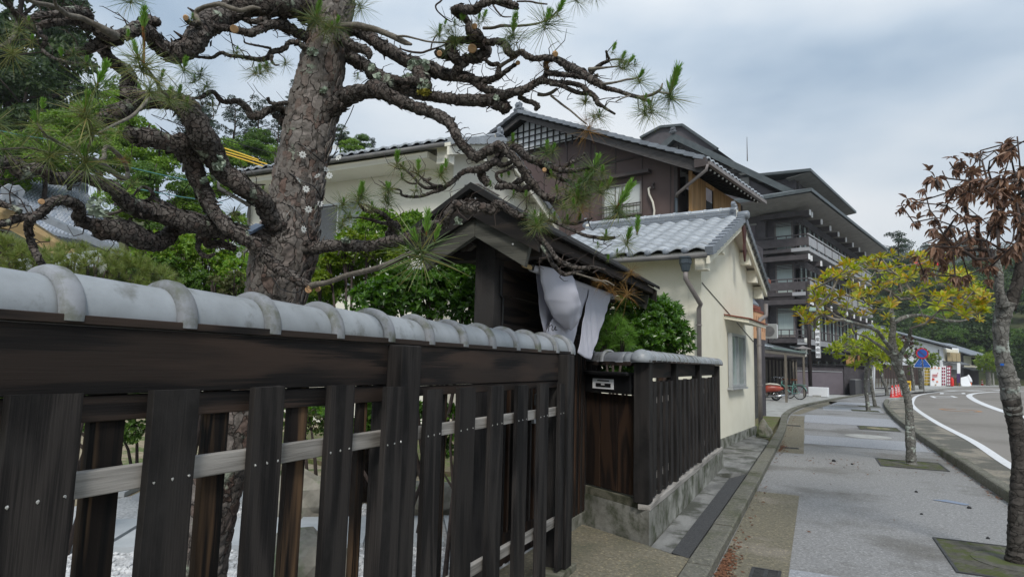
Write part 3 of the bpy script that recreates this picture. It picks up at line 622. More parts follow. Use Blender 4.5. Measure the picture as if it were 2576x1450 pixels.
# ================================================================== short fence on a concrete footing
f2 = thing('footed_fence', 'short dark slat fence with ridge tiles on a stained concrete footing', 'fence', (-1.25, 7.2, 0))
fp = [(-1.90, 5.47), (-1.215, 5.06), (-1.205, 9.32), (-1.36, 9.32), (-1.36, 5.30), (-1.90, 5.62)]
sheet('footing', [(x, y, .32) for x, y in fp], MT['concrete'], .315, parent=f2, thick=.36)
MB().box(-1.31, 5.08, .318, -1.21, 9.31, .362).build('sill_board', MT['wood_grey_y'], f2, bevel=.004)
MB().bar((-1.89, 5.53, .35), (-1.30, 5.17, .35), .10, .07).build('sill_board', MT['wood_moss_x'], f2, bevel=.004)
post(f2, 5.07, 5.19, -1.345, -1.215, .37, 1.475)
for y in (6.26, 7.62, 9.18): post(f2, y-.05, y+.05, -1.32, -1.225, .36, 1.475)
for a, b in ((5.195, 6.205), (6.315, 7.565), (7.675, 9.125)):
    MB().box(-1.315, a, 1.345, -1.275, b, 1.477).build('header_beam', MT['wood_y'], f2, bevel=.003)
    for z in (1.13, .50): MB().box(-1.285, a, z, -1.262, b, z+.05).build('rail', MT['wood_grey_y'], f2)
    n = 4 if b < 6.5 else 5; w = (b-a)/(n+.35)
    for i in range(n):
        c_ = a+w*(i+.72); place_boards(f2, [(c_-.055, c_+.055)], -1.262, fb, .38, 1.315, 'board', False)
        if i < n: place_boards(f2, [(c_+.07-.03, c_+.07+.10)], -1.312, fb, .38, 1.315, 'rear_board', False)
MB().box(-1.36, 5.03, 1.478, -1.20, 9.33, 1.495).build('ledge_board', MT['wood_y'], f2)
V, Fc = captile(.22, .078, .072, 14); c2 = rawmesh('ridge_tile', V, Fc, MT['tile_cap'], True)
sv = rawmesh('tile_collar', [tuple(c*.70 for c in v.co) for v in slv_me.vertices], [tuple(p.vertices) for p in slv_me.polygons], MT['tile_sleeve'], True)
for k in range(21):
    y = 5.16+.205*k; inst('ridge_tile', c2, (-1.28, y, 1.497+rnd.uniform(-.002, .002)), f2, Matrix.Rotation(rnd.uniform(-.01, .01), 3, 'Z'))
    inst('tile_collar', sv, (-1.28, y+.10, 1.494), f2, Matrix.Rotation(math.pi, 3, 'Z'), (.93, 1, .95))
d = np.array([-.61, .36, 0]); d /= np.linalg.norm(d); B = basis((d[1], -d[0], 0), (d[0], d[1], 0), (0, 0, 1))
MB().bar((-1.87, 5.53, 1.462), (-1.36, 5.23, 1.462), .14, .035).build('ledge_board', MT['wood_y'], f2)
V, Fc = captile(.30, .078, .072, 14); c3 = rawmesh('ridge_tile', V, Fc, MT['tile_cap_dark'], True)
for k in range(3):
    p = np.array([-1.30, 5.20, 1.487])+d*(.06+.25*k); inst('ridge_tile', c3 if k else c2, p, f2, B)
    if k: inst('tile_collar', sv, p+d*.11, f2, B, (1.08, 1.1, 1.1))
bmc = MB(); bmc.lathe((-1.28, 5.07, 1.495), [(.086, -.02), (.088, .01), (.078, .045), (.055, .07), (.025, .084), (.002, .088)], 18); bmc.build('corner_tile', MT['tile_cap'], f2, smooth=True)
# return panel with three wide boards and the letter box
P0 = np.array([-1.90, 5.50, 0]); P1 = np.array([-1.345, 5.165, 0]); dd = (P1-P0)/np.linalg.norm(P1-P0); LL = np.linalg.norm(P1-P0)
for i in range(3):
    a = P0+dd*LL*(i/3+.012); b = P0+dd*LL*((i+1)/3-.006)
    MB().bar(a+[0, 0, .80], b+[0, 0, .80], .022, .80).build('wide_board', MT['wood_brown_z'], f2, bevel=.002)
lb = thing('letter_box', 'black letter box with a white name plate in the end of the short fence', 'letter box', P0+dd*LL/2+[0, 0, 1.3])
nrm = np.array([dd[1], -dd[0], 0]); nrm = nrm if nrm[1] < 0 else -nrm
q0 = P0+nrm*.012
MB().bar(q0+dd*.015+[0, 0, 1.285], q0+dd*(LL-.01)+[0, 0, 1.285], .10, .15).build('box', MT['black'], lb, bevel=.006)
MB().bar(q0+dd*.01+nrm*.02+[0, 0, 1.375], q0+dd*(LL-.005)+nrm*.02+[0, 0, 1.375], .15, .03).build('lid', MT['black'], lb, bevel=.008)
a = P0+dd*LL*.27+nrm*.066; b = P0+dd*LL*.68+nrm*.066
MB().bar(a+[0, 0, 1.285], b+[0, 0, 1.285], .006, .085).build('name_plate', MT['sign_white'], lb)
a2 = a+dd*.045+nrm*.004; b2 = b-dd*.03+nrm*.004
MB().bar(a2+[0, 0, 1.274], b2+[0, 0, 1.274], .003, .032).build('plate_panel', MT['black'], lb)
MB().bar(a2+dd*.02+[0, 0, 1.312], b2-dd*.02+[0, 0, 1.312], .003, .010).build('plate_strip', MT['black'], lb)
def text(body, loc, xdir, updir, size, m, parent=None, name='lettering', ext=.002, italic=0, **kw):
    cu = bpy.data.curves.new(name, 'FONT'); cu.body = body; cu.size = size; cu.align_x = 'CENTER'; cu.align_y = 'CENTER'; cu.extrude = ext; cu.shear = italic; cu.resolution_u = 2
    cu.materials.append(m)
    tmp = bpy.data.objects.new(name, cu); COL.objects.link(tmp)
    dg = bpy.context.evaluated_depsgraph_get(); me = bpy.data.meshes.new_from_object(tmp.evaluated_get(dg)); bpy.data.objects.remove(tmp)
    if not me.materials: me.materials.append(m)
    x = Vector(xdir).normalized(); u_ = Vector(updir).normalized(); z = x.cross(u_)
    return inst(name, me, loc, parent, basis(x, u_, z))
text('郵便受', (a2+b2)/2+nrm*.004+[0, 0, 1.278], dd, (0, 0, 1), .016, MT['sign_white'], lb, ext=.0005)

# ================================================================== roofed gate
gate = thing('roofed_gate', 'dark timber gate with a small gabled roof behind the long fence', 'gate', (-2.0, 5.0, 0))
GX, GY0, GY1 = -2.0, 3.50, 6.72
EX, EZ, RZ, LX = -1.56, 2.33, 2.605, -2.46      # eave line, eave height, ridge height, left eave
RX = -2.0
post(gate, 3.72, 3.86, -2.09, -1.94, .0, 2.35)
post(gate, 5.95, 6.1, -2.09, -1.94, .0, 2.35)
MB().box(-2.06, 3.86, 2.12, -1.97, 6.66, 2.21).build('ridge_beam', MT['wood_y'], gate)
MB().box(-2.40, 3.735, 2.14, -1.60, 3.845, 2.205).build('tie_beam', MT['wood_x'], gate, bevel=.004)
MB().box(-2.40, 5.96, 2.14, -1.60, 6.08, 2.205).build('tie_beam', MT['wood_x'], gate)
for sgn, ex in ((1, EX), (-1, LX)):
    # roof planks as separate boards along the slope
    n = 12; W = (GY1-GY0)/n
    for i in range(n):
        y0 = GY0+W*i+.003; y1 = GY0+W*(i+1)-.003; lift = .004*(i % 2)
        MB().slab([(RX, y0, RZ-.05+lift), (ex, y0, EZ-.05+lift), (ex, y1, EZ-.05+lift), (RX, y1, RZ-.05+lift)], (0, 0, .022)).build('roof_board', MT['wood_x'], gate)
    MB().slab([(RX, GY0-.04, RZ-.018), (ex+sgn*.04, GY0-.04, EZ-.047), (ex+sgn*.04, GY1+.04, EZ-.047), (RX, GY1+.04, RZ-.018)], (0, 0, .02)).build('roof_sheet', MT['roof_felt'], gate)
    for xx, tt in ((ex, .02), (ex-sgn*.16, .14), (ex-sgn*.32, .2)):
        f_ = abs(xx-RX)/abs(ex-RX); z = RZ+(EZ-RZ)*f_
        MB().box(xx-sgn*.045, GY0+.02, z-.115, xx, GY1-.02, z-.056).build('purlin', MT['wood_y'], gate)
    for k in range(9):   # short rafters
        y = GY0+.2+k*.36
        MB().slab([(RX-.0+sgn*.03, y, RZ-.115), (ex-sgn*.02, y, EZ-.11), (ex-sgn*.02, y+.045, EZ-.11), (RX+sgn*.03, y+.045, RZ-.115)], (0, 0, .05)).build('rafter', MT['timber_grey'], gate)
# gable ends: dark boards under the sheet, weathered barge board set forward and lower
for y, back in ((GY0, 1), (GY1, -1)):
    for sgn, ex in ((1, EX), (-1, LX)):
        MB().slab([(RX+sgn*.0015, y, RZ-.055), (ex+sgn*.03, y, EZ-.075), (ex+sgn*.03, y, EZ-.20), (RX+sgn*.0015, y, RZ-.22)], (0, back*.03, 0)).build('gable_board', MT['wood_x'], gate)
        MB().slab([(RX, y-back*.05, RZ-.005), (ex+sgn*.05, y-back*.05, EZ-.03), (ex+sgn*.05, y-back*.05, EZ-.062), (RX, y-back*.05, RZ-.045)], (0, back*.048, 0)).build('verge_strip', MT['roof_felt'], gate)
for sgn, ex in ((1, EX-.04), (-1, LX+.04)):
    for yb in (GY0+.035, GY1-.08): MB().slab([(RX+sgn*.0015, yb, RZ-.222), (ex, yb, EZ-.13), (ex-sgn*.035, yb, EZ-.285), (RX+sgn*.0015, yb, RZ-.345)], (0, .045, 0)).build('barge_board', MT['wood_weathered'], gate, bevel=.003)
nb = MB()
for x, z in ((RX-.02, RZ-.10), (RX+.02, RZ-.10), (RX-.02, RZ-.15), (RX+.02, RZ-.15), (RX-.2, RZ-.28), (RX+.3, RZ-.42)):
    nb.tube([(x, GY0-.001, z), (x, GY0-.006, z)], .006, 8)
nb.build('nails', MT['nail'], gate, kind='stuff')
# wall and lattice of the gate
MB().box(-2.05, 3.862, 1.93, -2.02, 5.948, 2.12).build('upper_board', MT['wood_y'], gate)
MB().box(-2.05, 3.862, 1.72, -2.025, 5.948, 1.925).build('upper_board', MT['wood_y'], gate)
MB().box(-2.04, 3.862, 1.66, -1.98, 5.948, 1.718).build('lintel', MT['wood_y'], gate, bevel=.003)
MB().box(-2.06, 3.862, .02, -2.045, 5.948, 1.66).build('door_panel', MT['wood_brown_z'], gate)
nsl = 26
for i in range(nsl):
    y = 3.93+i*(5.94-3.93)/nsl; MB().box(-2.044, y, .25, -2.018, y+.028, 1.655).build('slat', MT['wood_z' if i % 3 else 'wood_brown_z'], gate)
for i in range(11):   # lattice wing that comes forward at the right of the opening
    y = 5.02+i*.055; MB().box(-1.905, y, .17, -1.88, y+.03, 1.66).build('slat', MT['wood_brown_z' if i % 2 else 'wood_z'], gate)
MB().box(-1.94, 4.98, .0, -1.912, 5.62, 1.7).build('wing_panel', MT['wood_brown_z'], gate)
MB().box(-1.93, 4.98, -.02, -1.87, 5.60, .165).build('wing_footing', MT['concrete'], gate)
MB().box(-1.96, 4.93, .0, -1.86, 4.98, 1.75).build('post', MT['wood_z'], gate)
MB().tube([(-1.935, 3.80, 2.1), (-1.932, 3.80, 1.9), (-1.932, 3.84, 1.88), (-1.932, 3.84, .2)], .008, 6).build('conduit', MT['black'], gate)
bag = thing('padlock_chain', 'small lock hanging on the dark gate seen through the fence', 'lock', (-2.0, 4.6, 1.0))
MB().tube([(-2.01, 4.6, 1.12), (-2.0, 4.58, 1.2), (-2.0, 4.64, 1.22), (-2.01, 4.66, 1.1)], .008, 6).build('shackle', MT['iron'], bag)
MB().box(-2.018, 4.56, .98, -1.99, 4.7, 1.08).build('body', MT['alu'], bag, bevel=.004)

# ================================================================== bamboo pole and entrance curtain
px_, pz = -1.80, 2.115
pole = thing('bamboo_pole', 'bamboo pole hanging under the eave of the gate', 'pole', (px_, 4.9, pz))
mb = MB(); pp = []; rr = []
for k in range(12):
    y = 3.88+.2*k
    pp += [(px_, y, pz), (px_, y+.185, pz), (px_, y+.192, pz)]; rr += [.017, .0165, .0195]
mb.tube(pp, rr, 12); mb.build('cane', MT['bamboo'], pole, smooth=True)
MB().tube([(px_, 4.0, pz+.13), (px_-.01, 3.99, pz+.05), (px_+.02, 4.0, pz-.02), (px_+.03, 4.0, pz+.02), (px_, 4.01, pz+.05)], .008, 6).build('cord', MT['black'], pole)
MB().tube([(px_, 5.9, pz+.12), (px_+.01, 5.9, pz+.03), (px_+.02, 5.9, pz-.02)], .008, 6).build('cord', MT['black'], pole)
def cloth(name, u0, u1, label, f, nu=40, nv=40, parent=None):
    V = []; Fc = []
    for j in range(nv+1):
        for i in range(nu+1): V.append(f(u0+(u1-u0)*i/nu, j/nv))
    for j in range(nv):
        for i in range(nu): a = j*(nu+1)+i; Fc.append((a, a+1, a+nu+2, a+nu+1))
    me = rawmesh(name, V, Fc, MT['cloth'], True); o = bpy.data.objects.new(name, me); COL.objects.link(o)
    if parent: o.parent = parent; o.location = -parent.location
    s = o.modifiers.new('t', 'SOLIDIFY'); s.thickness = .002
    return o
cur = thing('entrance_curtain', 'white split cloth curtain with handwritten lettering flapping on the bamboo pole', 'curtain', (px_, 4.8, 1.9))
def fold(y, t):   # soft uneven pleats, gathered at the pole and easing out below
    return (.008*math.sin(y*38+1.5*math.sin(y*11))*(1-.7*t)+.018*mnoise.noise(Vector((y*7, t*1.3, 2)))*(.3+t)+.03*mnoise.noise(Vector((y*2.6, t*2.2, 7)))*t+.004*mnoise.noise(Vector((y*22, t*14, 3))))
y1, y4 = 4.02, 5.98
def lerp4(TL, TR, BR, BL, u, t):
    a = np.array(TL)*(1-u)+np.array(TR)*u; b = np.array(BL)*(1-u)+np.array(BR)*u; return a*(1-t)+b*t
def quad_panel(TL, TR, BR, BL, X0, dX, sag=0):
    def f(u, t):
        x, y = lerp4(TL, TR, BR, BL, u, t); y += sag*math.sin(math.pi*u)*t; yy = onx(x, y, X0)[1]
        X = X0+dX*t+.7*fold(yy, t)*min(1, .25+2*t*(1.2-t)); q = onx(x, y, X0); return (X, q[1]+(X-X0)*.3, q[2])
    return f
cloth('panel', 0, 1, None, quad_panel((1345, 668), (1433, 703), (1402, 852), (1366, 835), px_-.03, .0), parent=cur)
cloth('panel', 0, 1, None, quad_panel((1433, 703), (1483, 722), (1438, 872), (1366, 852), px_+.012, .0, 6), parent=cur)
cloth('panel', 0, 1, None, quad_panel((1482, 722), (1537, 742), (1471, 903), (1437, 886), px_+.02, .05, 4), parent=cur)
Lp = [(0, 1345, 668), (.2, 1347, 706), (.45, 1356, 752), (.7, 1374, 790), (.88, 1394, 812), (1, 1408, 824)]; Rp = [(0, 1433, 702), (.2, 1433, 730), (.45, 1434, 760), (.7, 1434, 786), (.88, 1433, 806), (1, 1424, 822)]
def pocket(u, t):
    g = lambda T, k: np.interp(t, [q[0] for q in T], [q[k] for q in T])
    x = g(Lp, 1)*(1-u)+g(Rp, 1)*u; y = g(Lp, 2)*(1-u)+g(Rp, 2)*u+7*math.sin(math.pi*u)*max(0, t-.7)/.3+5*math.sin(math.pi*u)*(1-t)
    q = onx(x, y, px_); b = math.sin(math.pi*u)**.8*(.03+.10*math.sin(math.pi*min(1, .15+t*.85))); b += .022*mnoise.noise(Vector((u*3, t*4, 5)))+.012*math.sin(u*13+3*t)*(1-t)**2
    return (px_+.035+b, q[1]+b*.3, q[2])
cloth('panel', 0, 1, None, pocket, parent=cur)
def stroke(pts):
    MB().tube([tuple(onx(x, y, px_+.045)) for x, y in catmull(pts, 2)], .0035, 4).build('lettering', MT['ink'], cur)
stroke([(1375, 828), (1379, 815), (1383, 808), (1380, 822), (1379, 832)]); stroke([(1380, 822), (1386, 817), (1389, 820), (1388, 829), (1392, 830), (1397, 820), (1396, 829), (1401, 829)]); stroke([(1430, 814), (1438, 812), (1443, 808)])
MB().tube([(px_, y1-.01, pz), (px_, y4+.01, pz)], .027, 12).build('sleeve', MT['cloth'], cur, smooth=True)


# ================================================================== building helpers
class KFrame(Frame):
    def __init__(s, deg, p0, k=1.0): Frame.__init__(s, deg, p0); s.k = k
    def __call__(s, u, v, z):
        q = s.p+s.u*u+s.v*v; P = np.array([q[0], q[1], z]); P = CP+(P-CP)*s.k; return (P[0], P[1], P[2])
class Wall:
    """a wall plane: a = distance along, o = outwards, z = up"""
    def __init__(s, F, side, at): s.F = F; s.side = side; s.at = at
    def P(s, a, o, z): return s.F(s.at-o, a, z) if s.side == 'u' else s.F(a, s.at-o, z)
    def box(s, mb, a0, a1, o0, o1, z0, z1):
        mb.hexa([s.P(a, o, z) for z in (z0, z1) for (a, o) in ((a0, o0), (a1, o0), (a1, o1), (a0, o1))]); return mb
    def bld(s, name, m, parent, a0, a1, o0, o1, z0, z1, **kw): return s.box(MB(), a0, a1, o0, o1, z0, z1).build(name, MT[m], parent, **kw)
def window(W, parent, a0, a1, z0, z1, n=2, fm='alu', gm='glass_dark', fw=.04, hz=(), o=0.0, panes=None, dep=.05):
    f = MB(); W.box(f, a0, a1, o-.02, o+dep, z0, z0+fw); W.box(f, a0, a1, o-.02, o+dep, z1-fw, z1); W.box(f, a0, a0+fw, o-.02, o+dep, z0+fw, z1-fw); W.box(f, a1-fw, a1, o-.02, o+dep, z0+fw, z1-fw)
    for i in range(1, n): a = a0+(a1-a0)*i/n; W.box(f, a-fw*.4, a+fw*.4, o-.02, o+dep*.8, z0+fw, z1-fw)
    for h in hz: W.box(f, a0+fw, a1-fw, o-.01, o+dep*.5, h-.012, h+.012)
    w = f.build('window', MT[fm], parent)
    for i in range(n):
        aa = a0+(a1-a0)*i/n+fw*.5; ab = a0+(a1-a0)*(i+1)/n-fw*.5; g = gm if isinstance(gm, str) else gm[i % len(gm)]
        W.box(MB(), aa, ab, o-.018, o+.004+.006*(i % 2), z0+fw*.8, z1-fw*.8).build('pane', MT[g], w)
    return w
# curved roof tile, one wave wide, low edge at y=0, top at y=L
def tile_mesh(w, L, m, name='roof_tile', t=.04, nx=9, amp=.038):
    V = []; Fc = []
    def pz(s): return amp*(math.sin(2*math.pi*(s-.25))*.5+.5) if s < .999 else amp*0.0+0.0
    xs = [i/(nx-1) for i in range(nx)]
    prof = [(-w*.5+w*1.04*s, amp*(.5-.5*math.cos(2*math.pi*s))*(1 if s > .0 else 1)-amp*.35*math.sin(2*math.pi*s)) for s in xs]
    for (y, dz) in ((0, 0.0), (L, -.0)):
        for x, z in prof: V.append((x, y, z+t+dz*1))
    for x, z in prof: V.append((x, 0, z))
    n = nx
    for i in range(n-1): Fc += [(i, i+1, n+i+1, n+i), (2*n+i, 2*n+i+1, i+1, i)]
    return rawmesh(name, V, Fc, MT[m], True)
def lay_tiles(parent, me, O, A, Sl, cols, rows, w, ex, name='roof_tile', kind_obj=True, jitter=.003):
    """O eave start; A unit along eave; Sl unit up the slope; individual tile objects"""
    A = np.array(A, float); Sl = np.array(Sl, float); Nn = np.cross(A, Sl); Nn /= np.linalg.norm(Nn)
    if Nn[2] < 0: Nn = -Nn; A_ = -A
    else: A_ = A
    B = basis(tuple(A_), tuple(Sl), tuple(np.cross(A_, Sl)))
    tilt = Matrix.Rotation(-rad(6.5), 3, 'X')
    for r in range(rows):
        for c in range(cols):
            p = np.array(O)+A*(w*(c+.5))+Sl*(ex*r)+Nn*(.012+rnd.uniform(0, jitter))
            inst(name, me, p, parent, B@tilt@Matrix.Rotation(rnd.uniform(-.008, .008), 3, 'Z'))
def unit(a): a = np.array(a, float); return a/np.linalg.norm(a)
def ridge(parent, P, Q, layers=3, h=.045, w0=.20, seg=.30, m='tile_roof', capr=.07):
    P = np.array(P, float); Q = np.array(Q, float); d = unit(Q-P); L = np.linalg.norm(Q-P); n = int(L/seg); sd_ = np.array([-d[1], d[0], 0]); B = basis((d[1], -d[0], 0), tuple(d), (0, 0, 1))
    mb = MB(); mb.box(-.5, -.5, -.5, .5, .5, .5); me = rawmesh('ridge_course_tile', mb.v, mb.f, MT['tile_edge'])
    mc = MB(); mc.box(-.5, -.5, -.5, .5, .5, .5); MB().hexa([P+sd_*s_*w0*.42+[0, 0, z] for z in (-.12, layers*h) for s_ in (-1, 1)][:0] or [tuple(P+sd_*w0*.4+[0, 0, -.12]), tuple(Q+sd_*w0*.4+[0, 0, -.12]), tuple(Q-sd_*w0*.4+[0, 0, -.12]), tuple(P-sd_*w0*.4+[0, 0, -.12]), tuple(P+sd_*w0*.4+[0, 0, layers*h]), tuple(Q+sd_*w0*.4+[0, 0, layers*h]), tuple(Q-sd_*w0*.4+[0, 0, layers*h]), tuple(P-sd_*w0*.4+[0, 0, layers*h])]).build('ridge_core', MT['stucco_white'], parent)
    for l in range(layers):
        off = (l % 2)*.5
        for i in range(n+(l % 2)):
            a = max(0, (i-off)*seg); b = min(L, (i-off+1)*seg)
            if b-a < .04: continue
            inst('ridge_course_tile', me, P+d*(a+b)/2+[0, 0, h*(l+.5)], parent, B, (w0-.012*l, b-a-.008, h-.008))
    V, Fc = captile(seg, capr, capr*.96, 12); cm = rawmesh('ridge_tile', V, Fc, MT[m], True)
    s2 = rawmesh('tile_collar', [(v.co.x*.62*capr/.07, v.co.y*.9, v.co.z*.62*capr/.07) for v in slv_me.vertices], [tuple(p.vertices) for p in slv_me.polygons], MT[m], True)
    for i in range(n):
        inst('ridge_tile', cm, P+d*seg*(i+.5)+[0, 0, h*layers-.005], parent, B); inst('tile_collar', s2, P+d*seg*(i+1)+[0, 0, h*layers-.005], parent, B)
def ornament(parent, P, d, s=1.0, m='tile_edge'):
    P = np.array(P, float); d = unit(d); sd_ = np.array([-d[1], d[0], 0]); mb = MB()
    out = [(-.14, 0), (-.17, .07), (-.10, .12), (-.12, .2), (-.05, .27), (0, .25), (.05, .27), (.12, .2), (.10, .12), (.17, .07), (.14, 0)]
    mb.slab([P+sd_*x*s+[0, 0, z*s] for x, z in out], d*.07*s)
    for x, z, r in ((-.09, .06, .04), (.09, .06, .04), (0, .17, .055), (0, .07, .035)):
        mb.tube([P+sd_*x*s+[0, 0, z*s]+d*.05*s, P+sd_*x*s+[0, 0, z*s]+d*.105*s], [r*s, r*s*.7], 8)
    mb.build('ridge_ornament', MT[m], parent, bevel=.008*s)
def verge(parent, P, Q, n, out, m='tile_edge', w=.11, h=.10, lift=0.0):
    """stepped edge tiles from P (eave) up to Q (ridge) along a gable"""
    P = np.array(P, float); Q = np.array(Q, float); out = unit(out); d = (Q-P)/n; L = np.linalg.norm(d); du = d/L; up = np.cross(out, du); up = up if up[2] > 0 else -up
    mb = MB(); k = [(-.5, -.5, -.5), (.5, -.5, -.5), (.5, .5, -.5), (-.5, .5, -.5), (-.5, -.5, .5), (.5, -.5, .5), (.5, .5, .5), (-.5, .5, .5)]
    mb.hexa(k); me = rawmesh('verge_tile', mb.v, mb.f, MT[m]); B = basis(tuple(out), tuple(du), tuple(np.cross(out, du)))
    tl = Matrix.Rotation((-1 if np.cross(out, du)[2] > 0 else 1)*.10, 3, 'X')
    for i in range(n): inst('verge_tile', me, P+d*(i+.5)+up*(.0+lift)+out*.0, parent, B@tl, (w, L*1.02, h))

# ================================================================== cream house at the right (D)
D = KFrame(5.5, (-1.62, 10.2))
hd = thing('cream_house', 'small cream stucco house with grey wavy tile roof beside the pavement', 'house', D(2.1, 1.5, 0))
UE0, UE1, UR = -.45, 4.60, 2.08; ZE, ZR = 3.20, 4.23; VO = -.27; VL = 3.05
slope0 = (ZR-ZE)/(UR-UE0)
zf = lambda u: ZR-abs(u-UR)*slope0
Wg = Wall(D, 'v', 0.0); Ws = Wall(D, 'u', 0.0)
# walls: gable polygon and long side
g = [D(0, 0, .25), D(4.25, 0, .25), D(4.25, 0, zf(4.25)-.10), D(UR, 0, ZR-.10), D(0, 0, zf(0)-.10)]
MB().slab(g, np.array(D(0, .2, 0))-np.array(D(0, 0, 0))).build('gable_wall', MT['stucco_cream'], hd)
D.box(mb := MB(), 0, .202, .25, .2, VL-.3, zf(0)-.12); mb.build('side_wall', MT['stucco_cream'], hd)
D.box(mb := MB(), 4.05, .202, .25, 4.25, VL-.3, zf(4.25)-.12); mb.build('rear_wall', MT['stucco_cream'], hd)
D.box(mb := MB(), -.03, -.03, -.1, 4.28, 2.9, .25); mb.build('foundation', MT['concrete'], hd)
# roof decks
for a, b in ((UE0+.04, UR), (UE1-.04, UR)):
    MB().slab([D(a, VO+.02, zf(a)-.07), D(b, VO+.02, zf(b)-.07), D(b, VL, zf(b)-.07), D(a, VL, zf(a)-.07)], (0, 0, .055)).build('roof_deck', MT['stucco_white'], hd)
tm = tile_mesh(.30, .31, 'tile_roof')
A_ = unit(np.array(D(0, 1, 0))-np.array(D(0, 0, 0))); Sl = unit(np.array(D(UR, 0, ZR))-np.array(D(UE0, 0, ZE)))
lay_tiles(hd, tm, D(UE0-.03, VO+.10, ZE+.0), A_, Sl, 11, 11, .295, .25)
Sl2 = unit(np.array(D(UR, 0, ZR))-np.array(D(UE1, 0, zf(UE1))))
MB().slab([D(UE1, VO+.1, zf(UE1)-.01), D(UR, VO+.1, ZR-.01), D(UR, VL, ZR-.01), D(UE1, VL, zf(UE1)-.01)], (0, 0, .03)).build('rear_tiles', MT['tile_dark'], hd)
# round ends along the eave
for c in range(11):
    p = np.array(D(UE0-.03, VO+.10+.295*(c+1), ZE+.022)); dv = np.array(D(-1, 0, 0))-np.array(D(0, 0, 0)); MB().tube([p+dv*-.1, p+dv*.02, p+dv*.035], [.05, .052, .035], 10).build('eave_tile_end', MT['tile_edge'], hd, smooth=True)
o_ = np.array(D(0, -1, 0))-np.array(D(0, 0, 0))
verge(hd, D(UE0, VO+.03, ZE-.01), D(UR-.05, VO+.03, ZR-.01), 11, o_, h=.13, w=.12)
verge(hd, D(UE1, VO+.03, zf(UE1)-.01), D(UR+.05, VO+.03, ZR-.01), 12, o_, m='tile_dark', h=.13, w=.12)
ridge(hd, np.array(D(UR, VO+.12, ZR+.02)), np.array(D(UR, VL-.1, ZR+.02)), 3, .05, .22, .30)
ornament(hd, D(UR, VO+.22, ZR+.10), o_, .9)
ornament(hd, D(UR, VL-.12, ZR+.10), -o_, .8)
MB().tube([D(UR, VO+.2, ZR+.06), D(UR, VO-.06, ZR+.06), D(UR, VO-.09, ZR+.06)], [.075, .085, .06], 12).build('ridge_end', MT['tile_edge'], hd, smooth=True)
# barge boards, beam ends and soffits of the gable
for a, b in ((UE0+.02, UR), (UE1-.02, UR)):
    s_ = 1 if b > a else -1
    MB().slab([D(a, VO+.03, zf(a)-.08), D(b-s_*.002, VO+.03, zf(b)-.08), D(b-s_*.002, VO+.03, zf(b)-.21), D(a, VO+.03, zf(a)-.20)], np.array(D(0, .05, 0))-np.array(D(0, 0, 0))).build('barge_board', MT['stucco_cream'], hd)
for u in (-.28, .75, 3.05, 3.72, 4.38):
    D.box(mb := MB(), u-.09, VO+.085, zf(u)-.34, u+.09, -.002, zf(u)-.085); mb.build('beam_end', MT['stucco_cream'], hd)
MB().slab([D(UR-.13, VO+.02, ZR-.20), D(UR, VO+.02, ZR-.13), D(UR+.13, VO+.02, ZR-.20), D(UR+.06, VO+.02, ZR-.48), D(UR+.11, VO+.02, ZR-.62), D(UR, VO+.02, ZR-.82), D(UR-.11, VO+.02, ZR-.62), D(UR-.06, VO+.02, ZR-.48)], o_*.03).build('pendant_board', mat('rust_wood', (.05, .02, .018), (.09, .035, .03), scale=9, rough=.8) , hd)
# window with red topped canopy
window(Wg, hd, 1.78, 3.0, 1.10, 2.08, 2, 'alu', ('glass_green', 'glass_grey'), .045, o=.03)
Wg.bld('sill', 'alu', hd, 1.72, 3.06, -.01, .10, 1.06, 1.095)
MB().slab([Wg.P(1.55, 0, 2.32), Wg.P(3.25, 0, 2.32), Wg.P(3.25, .42, 2.24), Wg.P(1.55, .42, 2.24)], (0, 0, .06)).build('canopy', MT['stucco_cream'], hd)
MB().slab([Wg.P(1.52, .0, 2.385), Wg.P(3.28, 0, 2.385), Wg.P(3.28, .45, 2.305), Wg.P(1.52, .45, 2.305)], (0, 0, .018)).build('canopy_roof', MT['red_tile'], hd)
# dark panel on the side wall
Ws.bld('shutter_panel', 'wood_brown_z', hd, .42, .72, -.01, .04, 1.0, 2.05)
# gutter and downpipes
def pipe(parent, pts, r, m, name='downpipe', rings=None):
    o = MB().tube(pts, r, 12).build(name, MT[m], parent, smooth=True)
    for q in (rings or []): MB().tube([np.array(q)-[0, 0, .012], np.array(q)+[0, 0, .012]], r*1.25, 12).build('pipe_clip', MT[m], parent)
    return o
gy = UE0-.07
gp = [D(gy, VO+.05, ZE-.075), D(gy, VL-.1, ZE-.075)]
MB().tube(gp, .042, 10).build('gutter', MT['gutter_grey'], hd, smooth=True)
mb = MB(); c_ = np.array(D(gy, .10, ZE-.22))
mb.lathe(c_, [(.035, -.10), (.06, -.08), (.085, .02), (.095, .03), (.095, .10), (.11, .11), (.11, .135)], 6); mb.build('rain_hopper', MT['pipe_blue'], hd)
pipe(hd, [c_+[0, 0, -.09], c_+[0, 0, -.2], D(-.12, -.02, 2.42), D(-.075, .02, 2.36), D(-.075, .02, .3)], .037, 'gutter_brown', rings=[D(-.075, .02, 2.1), D(-.075, .02, 1.1)])
pipe(hd, [D(4.62, -.2, 2.86), D(4.62, -.2, 2.60), D(4.30, -.14, 2.5), D(4.20, -.12, 2.44), D(4.20, -.12, .12)], .045, 'gutter_brown', rings=[D(4.2, -.12, 1.95), D(4.2, -.12, 1.1)])
MB().tube([D(.02, -.008, 2.78), D(4.2, -.008, 2.02)], .007, 5).build('cable', MT['gutter_grey'], hd)

